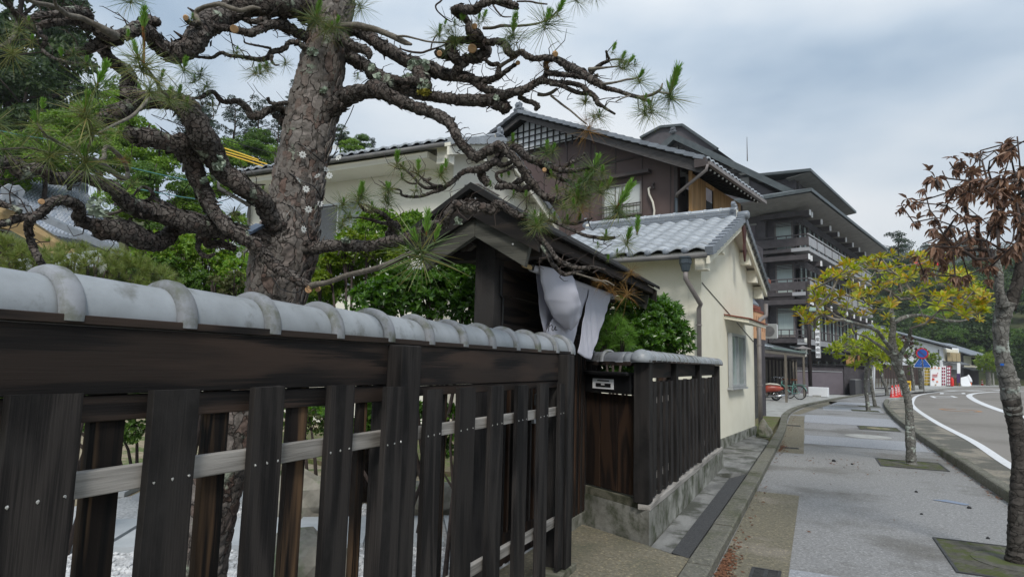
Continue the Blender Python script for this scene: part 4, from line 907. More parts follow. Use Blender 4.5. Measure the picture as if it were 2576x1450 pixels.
# ================================================================== long cream house behind the pine (A)
A = KFrame(0, (-7.4, 12))
ha = thing('long_cream_house', 'long two storey cream house with a tiled roof behind the pine', 'house', A(2, 4, 0))
AR, AE, AF = 1.7, -.85, 5.6; ZAE, ZAR = 6.14, 7.0; sa_ = (ZAR-ZAE)/(AR-AE); za = lambda u: ZAR-abs(u-AR)*sa_
gl = [A(0, 0, 0), A(4.6, 0, 0), A(4.6, 0, za(4.6)-.12), A(AR, 0, ZAR-.12), A(0, 0, za(0)-.12)]
MB().slab(gl, (-.2, 0, 0)).build('gable_wall', MT['stucco_white'], ha)
A.box(mb := MB(), 0, .202, 0, .2, 6.45, za(0)-.13); mb.build('side_wall', MT['stucco_white'], ha)
A.box(mb := MB(), .202, 6.25, 0, 4.6, 6.45, 6.0); mb.build('end_wall', MT['stucco_white'], ha)
for a, b in ((AE, AR), (AF, AR)):
    MB().slab([A(a, -.42, za(a)-.10), A(b, -.42, za(b)-.10), A(b, 6.7, za(b)-.10), A(a, 6.7, za(a)-.10)], (0, 0, .08)).build('roof_deck', MT['stucco_white'], ha)
    MB().slab([A(a, -.40, za(a)-.019), A(b, -.40, za(b)-.019), A(b, 6.68, za(b)-.019), A(a, 6.68, za(a)-.019)], (0, 0, .03)).build('roof_bed', MT['tile_edge'], ha)
Av = (-1, 0, 0); lay_tiles(ha, tm, A(AE-.03, -.30, ZAE+.005), Av, unit((0, AR-AE, ZAR-ZAE)), 23, 3, .305, .27)
for c in range(23): p = np.array(A(AE-.03, -.30+.305*(c+1), ZAE+.03)); MB().tube([p, p+[0, -.03, 0]], [.05, .04], 8).build('eave_tile_end', MT['tile_edge'], ha, smooth=True)
verge(ha, A(AE, -.42, ZAE+.0), A(AR, -.42, ZAR+.0), 11, (1, 0, 0), h=.15, w=.14, m='tile_roof')
verge(ha, A(AF, -.42, za(AF)), A(AR, -.42, ZAR), 15, (1, 0, 0), h=.15, w=.14, m='tile_edge')
ridge(ha, A(AR, -.2, ZAR+.02), A(AR, 3.2, ZAR+.02), 3, .05, .24, .30); ornament(ha, A(AR, -.26, ZAR+.08), (1, 0, 0), 1.1)
for a, b in ((AE, AR), (AF, AR)):
    s_ = 1 if b > a else -1
    MB().slab([A(a, -.40, za(a)-.11), A(b-s_*.002, -.40, za(b)-.11), A(b-s_*.002, -.40, za(b)-.30), A(a, -.40, za(a)-.30)], (-.06, 0, 0)).build('barge_board', MT['stucco_white'], ha)
for u in (-.62, .9, 2.7, 4.3): A.box(mb := MB(), u-.1, -.33, za(u)-.50, u+.1, -.002, za(u)-.12); mb.build('beam_end', MT['stucco_white'], ha)
A.box(mb := MB(), AE+.05, .2, za(-.7)-.33, -.002, 6.4, za(-.5)-.25); mb.build('eave_soffit', MT['stucco_white'], ha)
MB().tube([A(AE-.09, -.3, ZAE-.09), A(AE-.09, 6.75, ZAE-.09)], .055, 8).build('gutter', MT['gutter_grey'], ha, smooth=True)
pipe(ha, [A(AE-.09, 6.6, ZAE-.12), A(AE-.09, 6.6, ZAE-.35), A(-.08, 6.4, ZAE-.65), A(-.08, 6.4, ZAE-.9), A(-.08, 6.4, .3)], .05, 'gutter_grey')
WA = Wall(A, 'u', 0.0); WAg = Wall(A, 'v', 0.0)
window(WA, ha, 2.52, 4.12, 4.28, 5.30, 2, 'alu', ('glass_grey', 'glass_dark'), .05)
window(WA, ha, 5.3, 5.7, 4.4, 5.1, 1, 'alu', 'glass_grey', .05)
window(WAg, ha, 2.6, 3.9, 4.2, 5.2, 2, 'alu', 'glass_pale', .05)
WAg.bld('canopy', 'stucco_white', ha, .55, 1.6, 0, .35, 5.42, 5.55)
WAg.bld('canopy_roof', 'gutter_brown', ha, .52, 1.63, 0, .38, 5.552, 5.58)
# skirt roof between the storeys
MB().slab([A(-1.15, -.3, 3.05), A(0, -.3, 3.5), A(0, 6.8, 3.5), A(-1.15, 6.8, 3.05)], (0, 0, .06)).build('skirt_roof', MT['tile_edge'], ha)
lay_tiles(ha, tm, A(-1.2, -.3, 3.12), Av, unit((0, 1.15, .45)), 23, 3, .305, .3)
WA.bld('belt', 'stucco_white', ha, 0, 7.4, 0, .04, 3.62, 3.86)
Wx = Wall(A, 'u', -.9)
A.box(mb := MB(), -.9, -.1, 0, -.7, 7.4, 3.0); mb.build('lower_wall', MT['stucco_white'], ha)

# ================================================================== temple like roof at the far left (B)
hb = thing('old_tiled_house', 'old house at the left edge with a large blue grey tiled roof', 'house', (-20, 9, 0))
def P3(x, y, d): return atd(x, y, d)
r0, r1 = P3(-120, 395, 21), P3(215, 492, 25)     # ridge
e1, e0 = P3(300, 612, 22), P3(-120, 560, 17.5)     # eave
r0, r1, e0, e1 = [np.array(p) for p in (r0, r1, e0, e1)]
r1[2] = r0[2] = (r0[2]+r1[2])/2; e1[2] = e0[2] = (e0[2]+e1[2])/2
MB().slab([r0, r1, e1, e0], (0, 0, -.12)).build('roof_deck', MT['tile_dark'], hb)
V = []; Fc = []; NC, NR = 40, 20
for r in range(NR):
    for c in range(NC):
        def pt(s, t): a = e0+(e1-e0)*s; b = r0+(r1-r0)*s; return a+(b-a)*t
        s0, s1, t0, t1 = c/NC, (c+1)/NC, r/NR, (r+1.0)/NR; b = len(V)
        for t, lift in ((t0, .065), (t1, .03)):
            for i, hgt in enumerate((0, .0, .05, .09, .04, 0)): V.append(tuple(pt(s0+(s1-s0)*i/5, t)+np.array([0, 0, lift*1.8+hgt])))
        for i, hgt in enumerate((0, .0, .03, .05, .02, 0)): V.append(tuple(pt(s0+(s1-s0)*i/5, t0)+np.array([0, 0, .01+hgt*.4])))
        for i in range(5): Fc += [(b+i, b+i+1, b+7+i, b+6+i), (b+12+i, b+13+i, b+1+i, b+i)]
o = inst('roof_tiles', rawmesh('roof_tiles', V, Fc, mat('tile_blue', (.25, .29, .35), (.34, .38, .44), scale=2, rough=.35, spec=.6, dirt=(.2, .17, .15), dscale=.8, dlo=.58, dhi=.7, coord='World', island=[(.30, .35, .42), (.42, .46, .52), (.50, .53, .57)])), (0, 0, 0), hb); o['kind'] = 'stuff'; o.location = -hb.location
dr = unit(r1-r0)
MB().bar(r0+[0, 0, .12], r1+[0, 0, .12], .3, .3).build('ridge_course', MT['tile_edge'], hb)
MB().tube([r0+[0, 0, .33], r1+[0, 0, .33]], .10, 10).build('ridge_cap', MT['tile_roof'], hb, smooth=True)
# near gable: descending ridge, ornament and ochre barge boards
gA, gB = P3(20, 505, 17.0), P3(345, 655, 16.5)
MB().bar(gA, gB, .35, .16).build('verge_ridge', MT['tile_edge'], hb)
ornament(hb, P3(28, 520, 16.8), unit(CP-P3(28, 520, 16.8)*1.0)*[1, 1, 0], 2.2)
MB().slab([P3(-60, 500, 16.9), P3(30, 528, 16.9), P3(250, 672, 16.6), P3(225, 690, 16.6), P3(20, 575, 16.9), P3(-60, 560, 16.9)], np.array([-.3, .4, 0])).build('barge_board', mat('ochre', (.28, .20, .10), (.34, .25, .13), scale=3, rough=.8), hb)
MB().slab([P3(-120, 560, 17.8), P3(235, 690, 17.2), P3(240, 800, 17.2), P3(-120, 800, 17.8)], np.array([-.3, .6, 0])).build('wall', MT['wood_brown_z'], hb)
# white tiled wall tops lower down
hw = thing('garden_outbuilding', 'low outbuilding with pale weathered tiles behind the garden pines', 'outbuilding', P3(120, 680, 9))
for (x0, y0, x1, y1, x2, y2, x3, y3) in ((-30, 660, 250, 628, 262, 655, -30, 712),):
    MB().slab([P3(x0, y0, 9.6), P3(x1, y1, 10.5), P3(x2, y2, 9.8), P3(x3, y3, 8.8)], (0, 0, -.06)).build('roof', MT['tile_roof'], hw)
MB().slab([P3(-30, 716, 9.0), P3(258, 660, 10), P3(258, 790, 10), P3(-30, 820, 9.0)], (-.1, .15, 0)).build('wall', MT['stucco_white'], hw)
hw2 = thing('garden_shed', 'small shed with a tiled roof glimpsed left of the pine trunk', 'shed', P3(570, 690, 8))
MB().slab([P3(480, 672, 9.2), P3(640, 672, 9.2), P3(640, 702, 8.2), P3(495, 706, 8.2)], (0, 0, -.05)).build('roof', MT['tile_edge'], hw2)
q0 = np.array(P3(495, 704, 8.2)); q1 = np.array(P3(640, 700, 8.2)); dq = unit(q1-q0)
lay_tiles(hw2, tm, q0+[0, 0, .02], dq, unit(np.array(P3(560, 672, 9.2))-np.array(P3(560, 703, 8.2))), 6, 3, .13, .3)
MB().slab([P3(490, 710, 8.3), P3(640, 706, 8.3), P3(640, 800, 8.3), P3(490, 800, 8.3)], (-.1, .2, 0)).build('wall', MT['wood_brown_z'], hw2)

# ================================================================== brown clad building with the lattice gable (C)
Cc = KFrame(12.5, (-3.0, 17.4))
hc = thing('brown_clad_building', 'tall brown sheet clad house with white lattice gable and tiled roof', 'building', Cc(2.2, 6, 0))
VA, ZA, VE, ZEc = 5.65, 9.62, -.62, 6.86; sc_ = (ZA-ZEc)/(VA-VE); zc = lambda v: ZA-abs(v-VA)*sc_
WC = Wall(Cc, 'u', 0.0); WCs = Wall(Cc, 'v', 0.42)
VLc = 11.8
MB().slab([Cc(0, .42, 2), Cc(0, VLc, 2), Cc(0, VLc, zc(VLc)-.1), Cc(0, VA, ZA-.1), Cc(0, .42, zc(.42)-.1)], np.array(Cc(.2, 0, 0))-np.array(Cc(0, 0, 0))).build('gable_wall', MT['metal_brown'], hc)
Cc.box(mb := MB(), .201, .9, 2, 4.6, 1.1, 6.9); mb.build('recess_wall', MT['metal_brown_trim'], hc)
k = .62
while k < VLc-.3:    # standing seams of the cladding
    zt = min(zc(k)-.15, 8.68 if k > 3.6 else 99); WC.bld('seam', 'metal_brown_trim', hc, k-.012, k+.012, .0, .018, 2, zt); k += .88
WC.bld('corner_trim', 'metal_brown_trim', hc, .40, .50, -.01, .03, 2, zc(.42)-.12)
for i in range(7): WCs.bld('corner_rib', 'metal_brown_trim', hc, .03+i*.09, .06+i*.09, -.0, .03, 2, 6.3)
# lattice gable
zl = 8.5
MB().slab([Cc(-.01, 3.55, zl), Cc(-.01, VLc-3.6, zl), Cc(-.01, VA, ZA-.22), Cc(-.01, 3.5, zc(3.5)-.22)], np.array(Cc(-.03, 0, 0))-np.array(Cc(0, 0, 0))).build('gable_panel', MT['gable_white'], hc) if False else None
MB().slab([Cc(-.12, VA-(ZA-.1-zl)/sc_, zl), Cc(-.12, VA+(ZA-.1-zl)/sc_, zl), Cc(-.12, VA, ZA-.1)], np.array(Cc(-.03, 0, 0))-np.array(Cc(0, 0, 0))).build('gable_panel', MT['gable_white'], hc)
k = 3.35
while k < 7.9:
    WC.bld('lattice_bar', 'black', hc, k-.02, k+.02, .16, .19, zl-.16, zc(k)-.10); k += .245
for z in (8.52, 8.72, 8.92, 9.12): 
    h_ = (ZA-.12-z)/sc_; WC.bld('lattice_rail', 'black', hc, VA-h_, VA+h_, .192, .21, z, z+.035)
# barge boards and verge tiles
dn = np.array(Cc(-1, 0, 0))-np.array(Cc(0, 0, 0))
for a, b in ((VE, VA), (VLc+.8, VA)):
    s_ = 1 if b > a else -1
    MB().slab([Cc(-.6, a, zc(a)-.04), Cc(-.6, b-s_*.002, zc(b)-.04), Cc(-.6, b-s_*.002, zc(b)-.19), Cc(-.6, a+s_*.1, zc(a)-.32)], -dn*.06).build('barge_board', MT['bargeboard'], hc)
    MB().slab([Cc(-.6, a, zc(a)-.05), Cc(-.6, b, zc(b)-.05), Cc(4.5, b, zc(b)-.05), Cc(4.5, a, zc(a)-.05)], (0, 0, .05)).build('roof_deck', MT['wood_x'], hc)
    MB().slab([Cc(-.6, a, zc(a)+.002), Cc(-.6, b, zc(b)+.002), Cc(4.5, b, zc(b)+.002), Cc(4.5, a, zc(a)+.002)], (0, 0, .05)).build('tile_bed', MT['tile_edge'], hc)
verge(hc, Cc(-.62, VE, ZEc+.06), Cc(-.62, VA, ZA+.06), 24, dn, h=.11, w=.22, m='tile_edge')
verge(hc, Cc(-.62, VLc+.8, zc(VLc+.8)+.06), Cc(-.62, VA, ZA+.06), 24, dn, h=.11, w=.22, m='tile_dark')
Al = unit(np.array(Cc(1, 0, 0))-np.array(Cc(0, 0, 0)))
lay_tiles(hc, tm, Cc(-.6, VE-.03, ZEc+.06), Al, unit(np.array(Cc(0, VA, ZA))-np.array(Cc(0, VE, ZEc))), 16, 2, .305, .27)
ornament(hc, Cc(-.62, VA, ZA+.06), dn, 1.2)
MB().tube([Cc(-.55, VA, ZA+.13), Cc(4.9, VA, ZA+.13)], .13, 10).build('ridge_cap', MT['tile_roof'], hc, smooth=True)
Cc.box(mb := MB(), -.55, VE-.12, ZEc-.10, 4.4, VE-.02, ZEc-.0); mb.build('gutter', MT['gutter_brown'], hc)
Cc.box(mb := MB(), -.72, VE-.06, ZEc-.17, -.56, VE+.25, ZEc+.06); mb.build('verge_box', MT['metal_brown_trim'], hc)
for i in range(15): u = -.4+i*.31; MB().bar(Cc(u, VE+.05, ZEc-.09), Cc(u, .9, zc(.9)-.13), .05, .07).build('rafter', MT['wood_x'], hc); MB().bar(Cc(u, VE+.03, ZEc-.115), Cc(u, VE+.06, ZEc-.10), .05, .045).build('rafter_tip', MT['gable_white'], hc)
pipe(hc, [Cc(-.64, VE-.07, ZEc-.12), Cc(-.64, VE-.05, ZEc-.26), Cc(-.14, .36, 6.22), Cc(-.10, .40, 6.14)], .045, 'gutter_brown')
pipe(hc, [Cc(-.09, .41, 6.14), Cc(-.09, .41, 3)], .042, 'pipe_blue', rings=[Cc(-.09, .41, 5.2), Cc(-.09, .41, 6.08)])
MB().tube([Cc(-.02, 1.2, 7.55), Cc(-.02, 4.9, 7.55)], .03, 6).build('conduit', MT['metal_brown_trim'], hc)
# window with sliding lights, hood and curved rail
window(WC, hc, 1.50, 2.80, 5.82, 6.80, 2, 'gutter_brown', ('glass_pale', 'glass_pale'), .05, hz=(6.12,))
WC.bld('hood', 'metal_brown_trim', hc, 1.2, 3.3, 0, .22, 6.98, 7.08)
WC.bld('rail', 'metal_brown_trim', hc, 1.46, 2.84, .14, .17, 6.12, 6.15); WC.bld('rail', 'metal_brown_trim', hc, 1.46, 2.84, .14, .17, 5.78, 5.80)
for i in range(13): a = 1.48+i*.112; MB().tube([WC.P(a, .155, 6.13), WC.P(a, .155, 5.9), WC.P(a, .11, 5.82), WC.P(a, .155, 5.79)], .008, 5).build('baluster', MT['metal_brown_trim'], hc)
window(WC, hc, 4.6, 5.9, 5.60, 6.4, 2, 'gutter_brown', ('glass_pale', 'glass_grey'), .05)
WC.bld('hood', 'metal_brown_trim', hc, 4.3, 6.2, 0, .2, 6.6, 6.68)
MB().tube([Cc(-.05, 1.22, 6.55), Cc(-.10, 1.25, 6.52), Cc(-.10, 1.23, 6.35), Cc(-.09, 1.12, 6.1), Cc(-.09, 1.07, 5.85), Cc(-.09, 1.10, 5.6), Cc(-.09, 1.05, 5.0)], .03, 8).build('duct_hose', MT['seat_cream'], hc, smooth=True)
MB().tube([Cc(-.02, 1.12, 6.68), Cc(-.06, 1.14, 6.6), Cc(-.06, 1.1, 6.5)], .03, 6).build('bracket', MT['metal_brown_trim'], hc)
# recess with window strip, timber louvre screen
window(Wall(Cc, 'u', .6), hc, .08, .40, 5.3, 5.95, 1, 'metal_brown_trim', 'glass_pale', .05)
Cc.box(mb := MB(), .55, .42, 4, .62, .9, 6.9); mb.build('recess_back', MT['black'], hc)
WS = Wall(Cc, 'v', 0.0)
for a0_, a1_, z1_ in ((0.0, 1.02, 6.78), (1.66, 4.05, 6.78), (1.02, 1.66, 6.78)):
    if (a0_, a1_) == (1.02, 1.66): WS.bld('screen_frame', 'louvre_wood', hc, a0_, a1_, -.03, .02, 6.66, 6.78); continue
    n = int((a1_-a0_)/.042)
    WS.bld('screen_back', 'wood_brown_z', hc, a0_, a1_, -.05, -.02, 4.5, z1_)
    for i in range(n):
        a = a0_+(a1_-a0_)*i/n; WS.bld('louvre', 'louvre_wood', hc, a, a+.026, -.018, .02, 4.5, z1_)
WS.bld('screen_post', 'louvre_wood', hc, -.06, .0, -.06, .03, 4.5, 6.85)
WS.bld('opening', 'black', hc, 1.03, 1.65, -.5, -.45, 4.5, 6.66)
window(Wall(Cc, 'v', .2), hc, 1.35, 1.62, 4.9, 5.9, 1, 'metal_brown_trim', 'glass_grey', .03)
WS.bld('end_wall', 'wood_brown_z', hc, 4.052, 4.2, -1.0, .02, 2, 6.75)
# ================================================================== small houses between (F)
hf = thing('red_eaved_house', 'narrow house with red tiled eaves and a peach coloured balcony panel', 'house', (-3.0, 20.0, 0))
Fp = KFrame(9, (-1.95, 17.6)); WF = Wall(Fp, 'v', 0.0)
Fp.box(mb := MB(), 0, 0.02, 0, 3.4, 4, 5.2); mb.build('wall', MT['dark_wall'], hf)
for z, dz, o1, u1 in ((4.85, .25, .16, 2.0), (4.02, .25, .42, 2.2), (3.22, .2, .16, 2.0)):
    MB().slab([WF.P(.0, 0, z+dz), WF.P(u1, 0, z+dz), WF.P(u1, o1, z), WF.P(.0, o1, z)], (0, 0, .07)).build('eave_roof', MT['tile_edge'], hf)
    MB().bar(WF.P(0, o1-.01, z-.04), WF.P(u1+.03, o1-.01, z-.04), .09, .10).build('eave_gutter', MT['red_tile'], hf)
    MB().bar(WF.P(u1, 0, z+dz-.08), WF.P(u1, o1, z-.08), .05, .09).build('eave_board', MT['red_tile'], hf)
WF.bld('balcony_panel', 'peach', hf, 1.0, 2.2, .20, .28, 2.28, 3.02); WF.bld('panel_cap', 'red_tile', hf, .98, 2.22, .18, .30, 3.022, 3.08)
for i in range(5): WF.bld('panel_slot', 'red_tile', hf, 1.15+i*.22, 1.18+i*.22, .281, .286, 2.5, 2.9)
ac = thing('air_conditioner', 'pale outdoor air conditioner unit fixed high on the dark hotel wall', 'air conditioner', Fp(5.5, .2, 2.2))
qa = np.array(onz(1930, 840, 0)); Pc = atd(1933, 833, 24.0)
MB().box(Pc[0]-.42, Pc[1]-.16, Pc[2]-.28, Pc[0]+.30, Pc[1]+.16, Pc[2]+.28).build('casing', MT['plastic_grey'], ac, bevel=.02)
MB().tube([(Pc[0]+.02, Pc[1]-.165, Pc[2]), (Pc[0]+.02, Pc[1]-.175, Pc[2])], .2, 20).build('fan_grille', MT['gutter_grey'], ac)
MB().box(Pc[0]+.302, Pc[1]-.14, Pc[2]-.25, Pc[0]+.315, Pc[1]+.14, Pc[2]+.25).build('side_louvre', MT['sign_white'], ac)
mb = MB()
for dx in (-.3, .2): mb.bar((Pc[0]+dx, Pc[1], Pc[2]-.3), (Pc[0]+dx-.1, Pc[1]+.6, Pc[2]-.32), .04, .04)
mb.build('bracket', MT['gutter_grey'], ac)

# ================================================================== hotel (E)
E_ = KFrame(13.6, (-.4, 42), 1.13)
he = thing('dark_hotel', 'large dark four storey hotel with stacked balconies and a copper roof', 'hotel', E_(8, 5, 0))
WE = Wall(E_, 'v', 1.05); WB = Wall(E_, 'v', 0.0); WU = Wall(E_, 'u', 1.7)
LEN = 20.6
E_.box(mb := MB(), 1.9, 1.3, -1, LEN-.6, 9.5, 12.0); mb.build('main_wall', MT['hotel_wall'], he)
E_.box(mb := MB(), 1.05, 2.75, -1, 1.9-.002, 16, 12.2); mb.build('side_wall', MT['hotel_wall'], he)
floors = [9.02, 6.24, 3.46]
for fi, zf_ in enumerate(floors):
    top = zf_+.85; nxt = zf_+2.45
    if fi < 2:
        E_.box(mb := MB(), .55, 0.0, zf_-.22, LEN, 1.04, zf_); mb.build('balcony_slab', MT['hotel_panel'], he)
        E_.box(mb := MB(), .55, 1.045, zf_-.22, 1.04, 6.5, zf_); mb.build('balcony_slab', MT['hotel_trim'], he)
        # street side parapet panels with gap and hand rail
        n = 10
        for i in range(n):
            a = .62+(LEN-.7)*i/n; b = .62+(LEN-.7)*(i+1)/n-.06
            WB.bld('parapet_panel', 'hotel_panel', he, a, b, -.06, .0, zf_+.14, zf_+.68); WB.bld('baluster', 'hotel_trim', he, b+.01, b+.05, -.08, .02, zf_, zf_+.85)
        WB.bld('hand_rail', 'hotel_panel', he, .55, LEN, -.07, .02, zf_+.80, zf_+.87)
        WR = Wall(E_, 'u', .60)
        WR.bld('parapet_panel', 'hotel_trim', he, 0.0, 4.6, -.03, .03, zf_+.14, zf_+.66); WR.bld('hand_rail', 'hotel_trim', he, -.02, 4.6, -.03, .04, zf_+.80, zf_+.87)
        for i in range(8): WR.bld('baluster', 'hotel_trim', he, .1+i*.6, .15+i*.6, -.02, .02, zf_, zf_+.80)
    # projecting beam ends under the slab or eave above
    zb = zf_+2.32
    for i in range(9 if fi < 2 else 9):
        u = 1.2+i*2.38; off = -.10 if fi == 0 else .0
        E_.box(mb := MB(), u-.12, .05+off, zb-.32, u+.12, 1.3, zb-.02); mb.build('beam_end', MT['hotel_trim'], he)
        E_.box(mb := MB(), u-.11, .0+off-.02, zb-.34, u+.11, .05+off, zb+.0); mb.build('beam_cap', MT['gable_white'], he)
    E_.box(mb := MB(), .45, -.1 if fi == 0 else .02, zb-.30, .75, 2.9, zb-.0); mb.build('corner_beam', MT['hotel_trim'], he)
    E_.box(mb := MB(), .43, -.16, zb-.32, .73, -.11, zb+.02) if fi == 0 else E_.box(mb := MB(), .43, -.04, zb-.32, .73, .01, zb+.02); mb.build('beam_cap', MT['gable_white'], he)
    # horizontal louvre band
    for j in range(5):
        z = zf_+1.55+j*.09; WB.bld('louvre', 'hotel_trim', he, 1.0, LEN-1, -.42, -.38, z, z+.045)
        Wall(E_, 'u', 1.05).bld('louvre', 'hotel_trim', he, .42, 2.3, -.0, .04, z, z+.045)
    # rooms: pale glass, dark posts
    zb0 = zf_+.02; zt = zf_+1.98
    a = 1.9
    while a < LEN-2.2:
        window(WE, he, a, a+.75, zb0, zt, 1, 'hotel_trim', 'glass_green', .07, o=.12, hz=(zf_+1.45,))
        window(WE, he, a+.80, a+2.05, zb0, zt, 2, 'hotel_trim', ('glass_dark', 'curtain'), .06, o=.06)
        WE.bld('mullion', 'gutter_brown', he, a+2.08, a+2.2, -.1, .2, zb0, zt); a += 2.38
    WE.bld('lintel', 'hotel_wall', he, 1.7, LEN-.7, -.2, .0, zt, zf_+2.5)
    Wq = Wall(E_, 'u', 1.45)
    window(Wq, he, 1.15, 2.28, zb0, zt, 1, 'gutter_brown', 'curtain', .09)
    E_.box(mb := MB(), 1.5, 1.15, zb0-.1, 1.88, 2.74, zf_+2.6); mb.build('corner_bay', MT['hotel_wall'], he)
    # shuttered window on the side wall
    if fi < 2:
        Wq2 = Wall(E_, 'u', 1.05); Wq2.bld('shutter', 'mauve_wall', he, 3.35, 5.3, 0, .06, zf_+.75 if 0 else zf_+.2, zf_+1.85); Wq2.bld('shutter_head', 'soffit', he, 3.3, 5.35, 0, .10, zf_+1.852, zf_+1.97)
        for i in range(7): Wq2.bld('shutter_seam', 'black', he, 3.35+i*.31, 3.365+i*.31, .061, .07, zf_+.2, zf_+1.85)
# third level balcony with slim rail, lower walls
WU3 = Wall(E_, 'u', 1.0)
E_.box(mb := MB(), .9, .3, 3.10, 1.9, 2.6, 3.40); mb.build('bay_base', MT['hotel_trim'], he)
for z in (3.55, 3.9): WU3.bld('rail', 'hotel_trim', he, .3, 2.6, .03, .08, z, z+.06)
for i in range(5): WU3.bld('baluster', 'hotel_trim', he, .35+i*.5, .40+i*.5, .03, .08, 3.4, 3.9)
WB.bld('rail', 'hotel_trim', he, .9, LEN, -.35, -.30, 3.9, 3.96)
for i in range(44): WB.bld('baluster', 'hotel_trim', he, .95+i*.44, .98+i*.44, -.34, -.31, 3.35, 3.9)
WB.bld('lower_slab', 'hotel_panel', he, .9, LEN, -.9, -.25, 3.0, 3.34)
MB().slab([E_(.3, -.1, 2.55), E_(LEN, -.1, 2.55), E_(LEN, 1.2, 2.8), E_(.3, 1.2, 2.8)], (0, 0, .12)).build('canopy', MT['copper'], he)
E_.box(mb := MB(), .3, .2, 2.2, 1.04, 5.5, 2.5); mb.build('lower_band', MT['hotel_trim'], he)
E_.box(mb := MB(), .7, .6, 1.2, 1.9, 5.5, 2.19); mb.build('lower_wall', MT['hotel_wall'], he)
for i in range(7): window(WE, he, 3.0+i*2.4, 4.6+i*2.4, 1.0, 2.1, 3, 'hotel_trim', ('glass_dark', 'glass_grey', 'glass_dark'), .05, o=.02)
# main eave: skirt roof with light soffit, corner swept up
EV, EU = -1.15, -2.2
def skirt(z0, z1, parent):
    c = [E_(EU+.4, EV+.3, z0+.12), E_(LEN+1.2, EV, z0+.15), E_(LEN+1.2, 1.6, z1), E_(1.3, 1.6, z1)]
    MB().slab(c, (0, 0, .22)).build('roof_skirt', MT['copper'], parent)
    d_ = [E_(EU+.4, EV+.3, z0+.12), E_(1.3, 1.6, z1), E_(1.3, 16, z1), E_(EU+.9, 16, z0-.2)]
    MB().slab(d_, (0, 0, .22)).build('roof_skirt', MT['copper'], parent)
skirt(11.78, 12.75, he)
MB().slab([E_(EU+.55, EV+.42, 11.84), E_(LEN+1.1, EV+.1, 11.86), E_(LEN+1.1, 1.3, 11.45), E_(1.0, 1.3, 11.45)], (0, 0, .03)).build('soffit', MT['soffit'], he)
MB().slab([E_(EU+.55, EV+.42, 11.84), E_(1.0, 1.3, 11.45), E_(1.0, 16, 11.45), E_(EU+1.0, 16, 11.55)], (0, 0, .03)).build('soffit', MT['soffit'], he)
# big gable above
GA, GZ = 9.1, 18.35; GE, GEZ = .85, 12.75; gs = (GZ-GEZ)/(GA-GE); zg = lambda v: GZ-abs(v-GA)*gs
MB().slab([E_(1.6, GE+.8, 12.6), E_(1.6, 17, 12.6), E_(1.6, GA, GZ-.35)], np.array(E_(.3, 0, 0))-np.array(E_(0, 0, 0))).build('gable_wall', MT['hotel_wall'], he)
dE = np.array(E_(1, 0, 0))-np.array(E_(0, 0, 0))
for a in (GE-.15, 17.4):
    s_ = 1 if a < GA else -1
    MB().slab([E_(.9, a, zg(a)+.0), E_(.9, GA-s_*.002, GZ), E_(.9, GA-s_*.002, GZ-.42), E_(.9, a, zg(a)-.36)], dE*.25).build('barge_board', MT['copper'], he)
    MB().slab([E_(.9, a, zg(a)), E_(.9, GA, GZ), E_(12, GA, GZ), E_(12, a, zg(a))], (0, 0, .12)).build('roof', MT['copper'], he)
ornament(he, E_(.9, GA, GZ+.05), -dE, 2.0, 'tile_dark')
zl = 15.1; hh = (GZ-.75-zl)/gs; WL = Wall(E_, 'u', 1.6)
MB().slab([E_(1.56, GA-hh, zl), E_(1.56, GA+hh, zl), E_(1.56, GA, GZ-.75)], dE*.03).build('gable_panel', MT['soffit'], he)
k = GA-hh+.2
while k < GA+hh: WL.bld('lattice_bar', 'black', he, k-.045, k+.045, .05, .12, zl, zg(k)-.62); k += .42
for j in range(6): z = zl+.05+j*.42; h_ = (GZ-.7-z)/gs; WL.bld('lattice_rail', 'black', he, GA-h_, GA+h_, .121, .16, z, z+.08) if h_ > .2 else None
WL.bld('beam', 'bargeboard', he, 4.3, 14, .1, .3, 14.75, 15.05)
WL.bld('vent_window', 'soffit', he, 3.9, 4.5, .01, .06, 13.7, 14.4)
# penthouse with deep flat eave and top box
MB().slab([E_(5.3, .9, 15.25), E_(20.3, .9, 15.25), E_(20.3, 6, 15.6), E_(5.3, 6, 15.6)], (0, 0, .22)).build('penthouse_roof', MT['copper'], he)
MB().slab([E_(5.4, 1.0, 15.22), E_(20.2, 1.0, 15.22), E_(20.2, 2.6, 15.0), E_(5.4, 2.6, 15.0)], (0, 0, .02)).build('soffit', MT['soffit'], he)
E_.box(mb := MB(), 6.2, 2.2, 12.5, 19.6, 6.5, 15.2); mb.build('penthouse_wall', MT['hotel_wall'], he)
for i in range(5): E_.box(mb := MB(), 6.6+i*3, 2.05, 12.6, 6.8+i*3, 2.19, 15.0); mb.build('post', MT['hotel_trim'], he)
E_.box(mb := MB(), 6.1, 2.1, 13.6, 19.7, 2.19, 13.8); mb.build('rail', MT['hotel_trim'], he)
bx = [(12.3, 17.0), (12.3, 19.0), (10.6, 19.5), (8.8, 19.25), (6.2, 16.9)]
MB().slab([E_(2.0, v, z) for v, z in bx], dE*5).build('roof_box', MT['hotel_wall'], he)
for (a, b) in zip(bx[1:-1], bx[2:]): MB().bar(np.array(E_(1.9, a[0], a[1]+.03)), np.array(E_(1.9, b[0], b[1]+.03)), .3, .2).build('box_coping', MT['copper'], he)
MB().tube([E_(6, 5.5, 17), E_(6, 5.5, 18.9)], [.05, .02], 5).build('mast', MT['gutter_grey'], he)

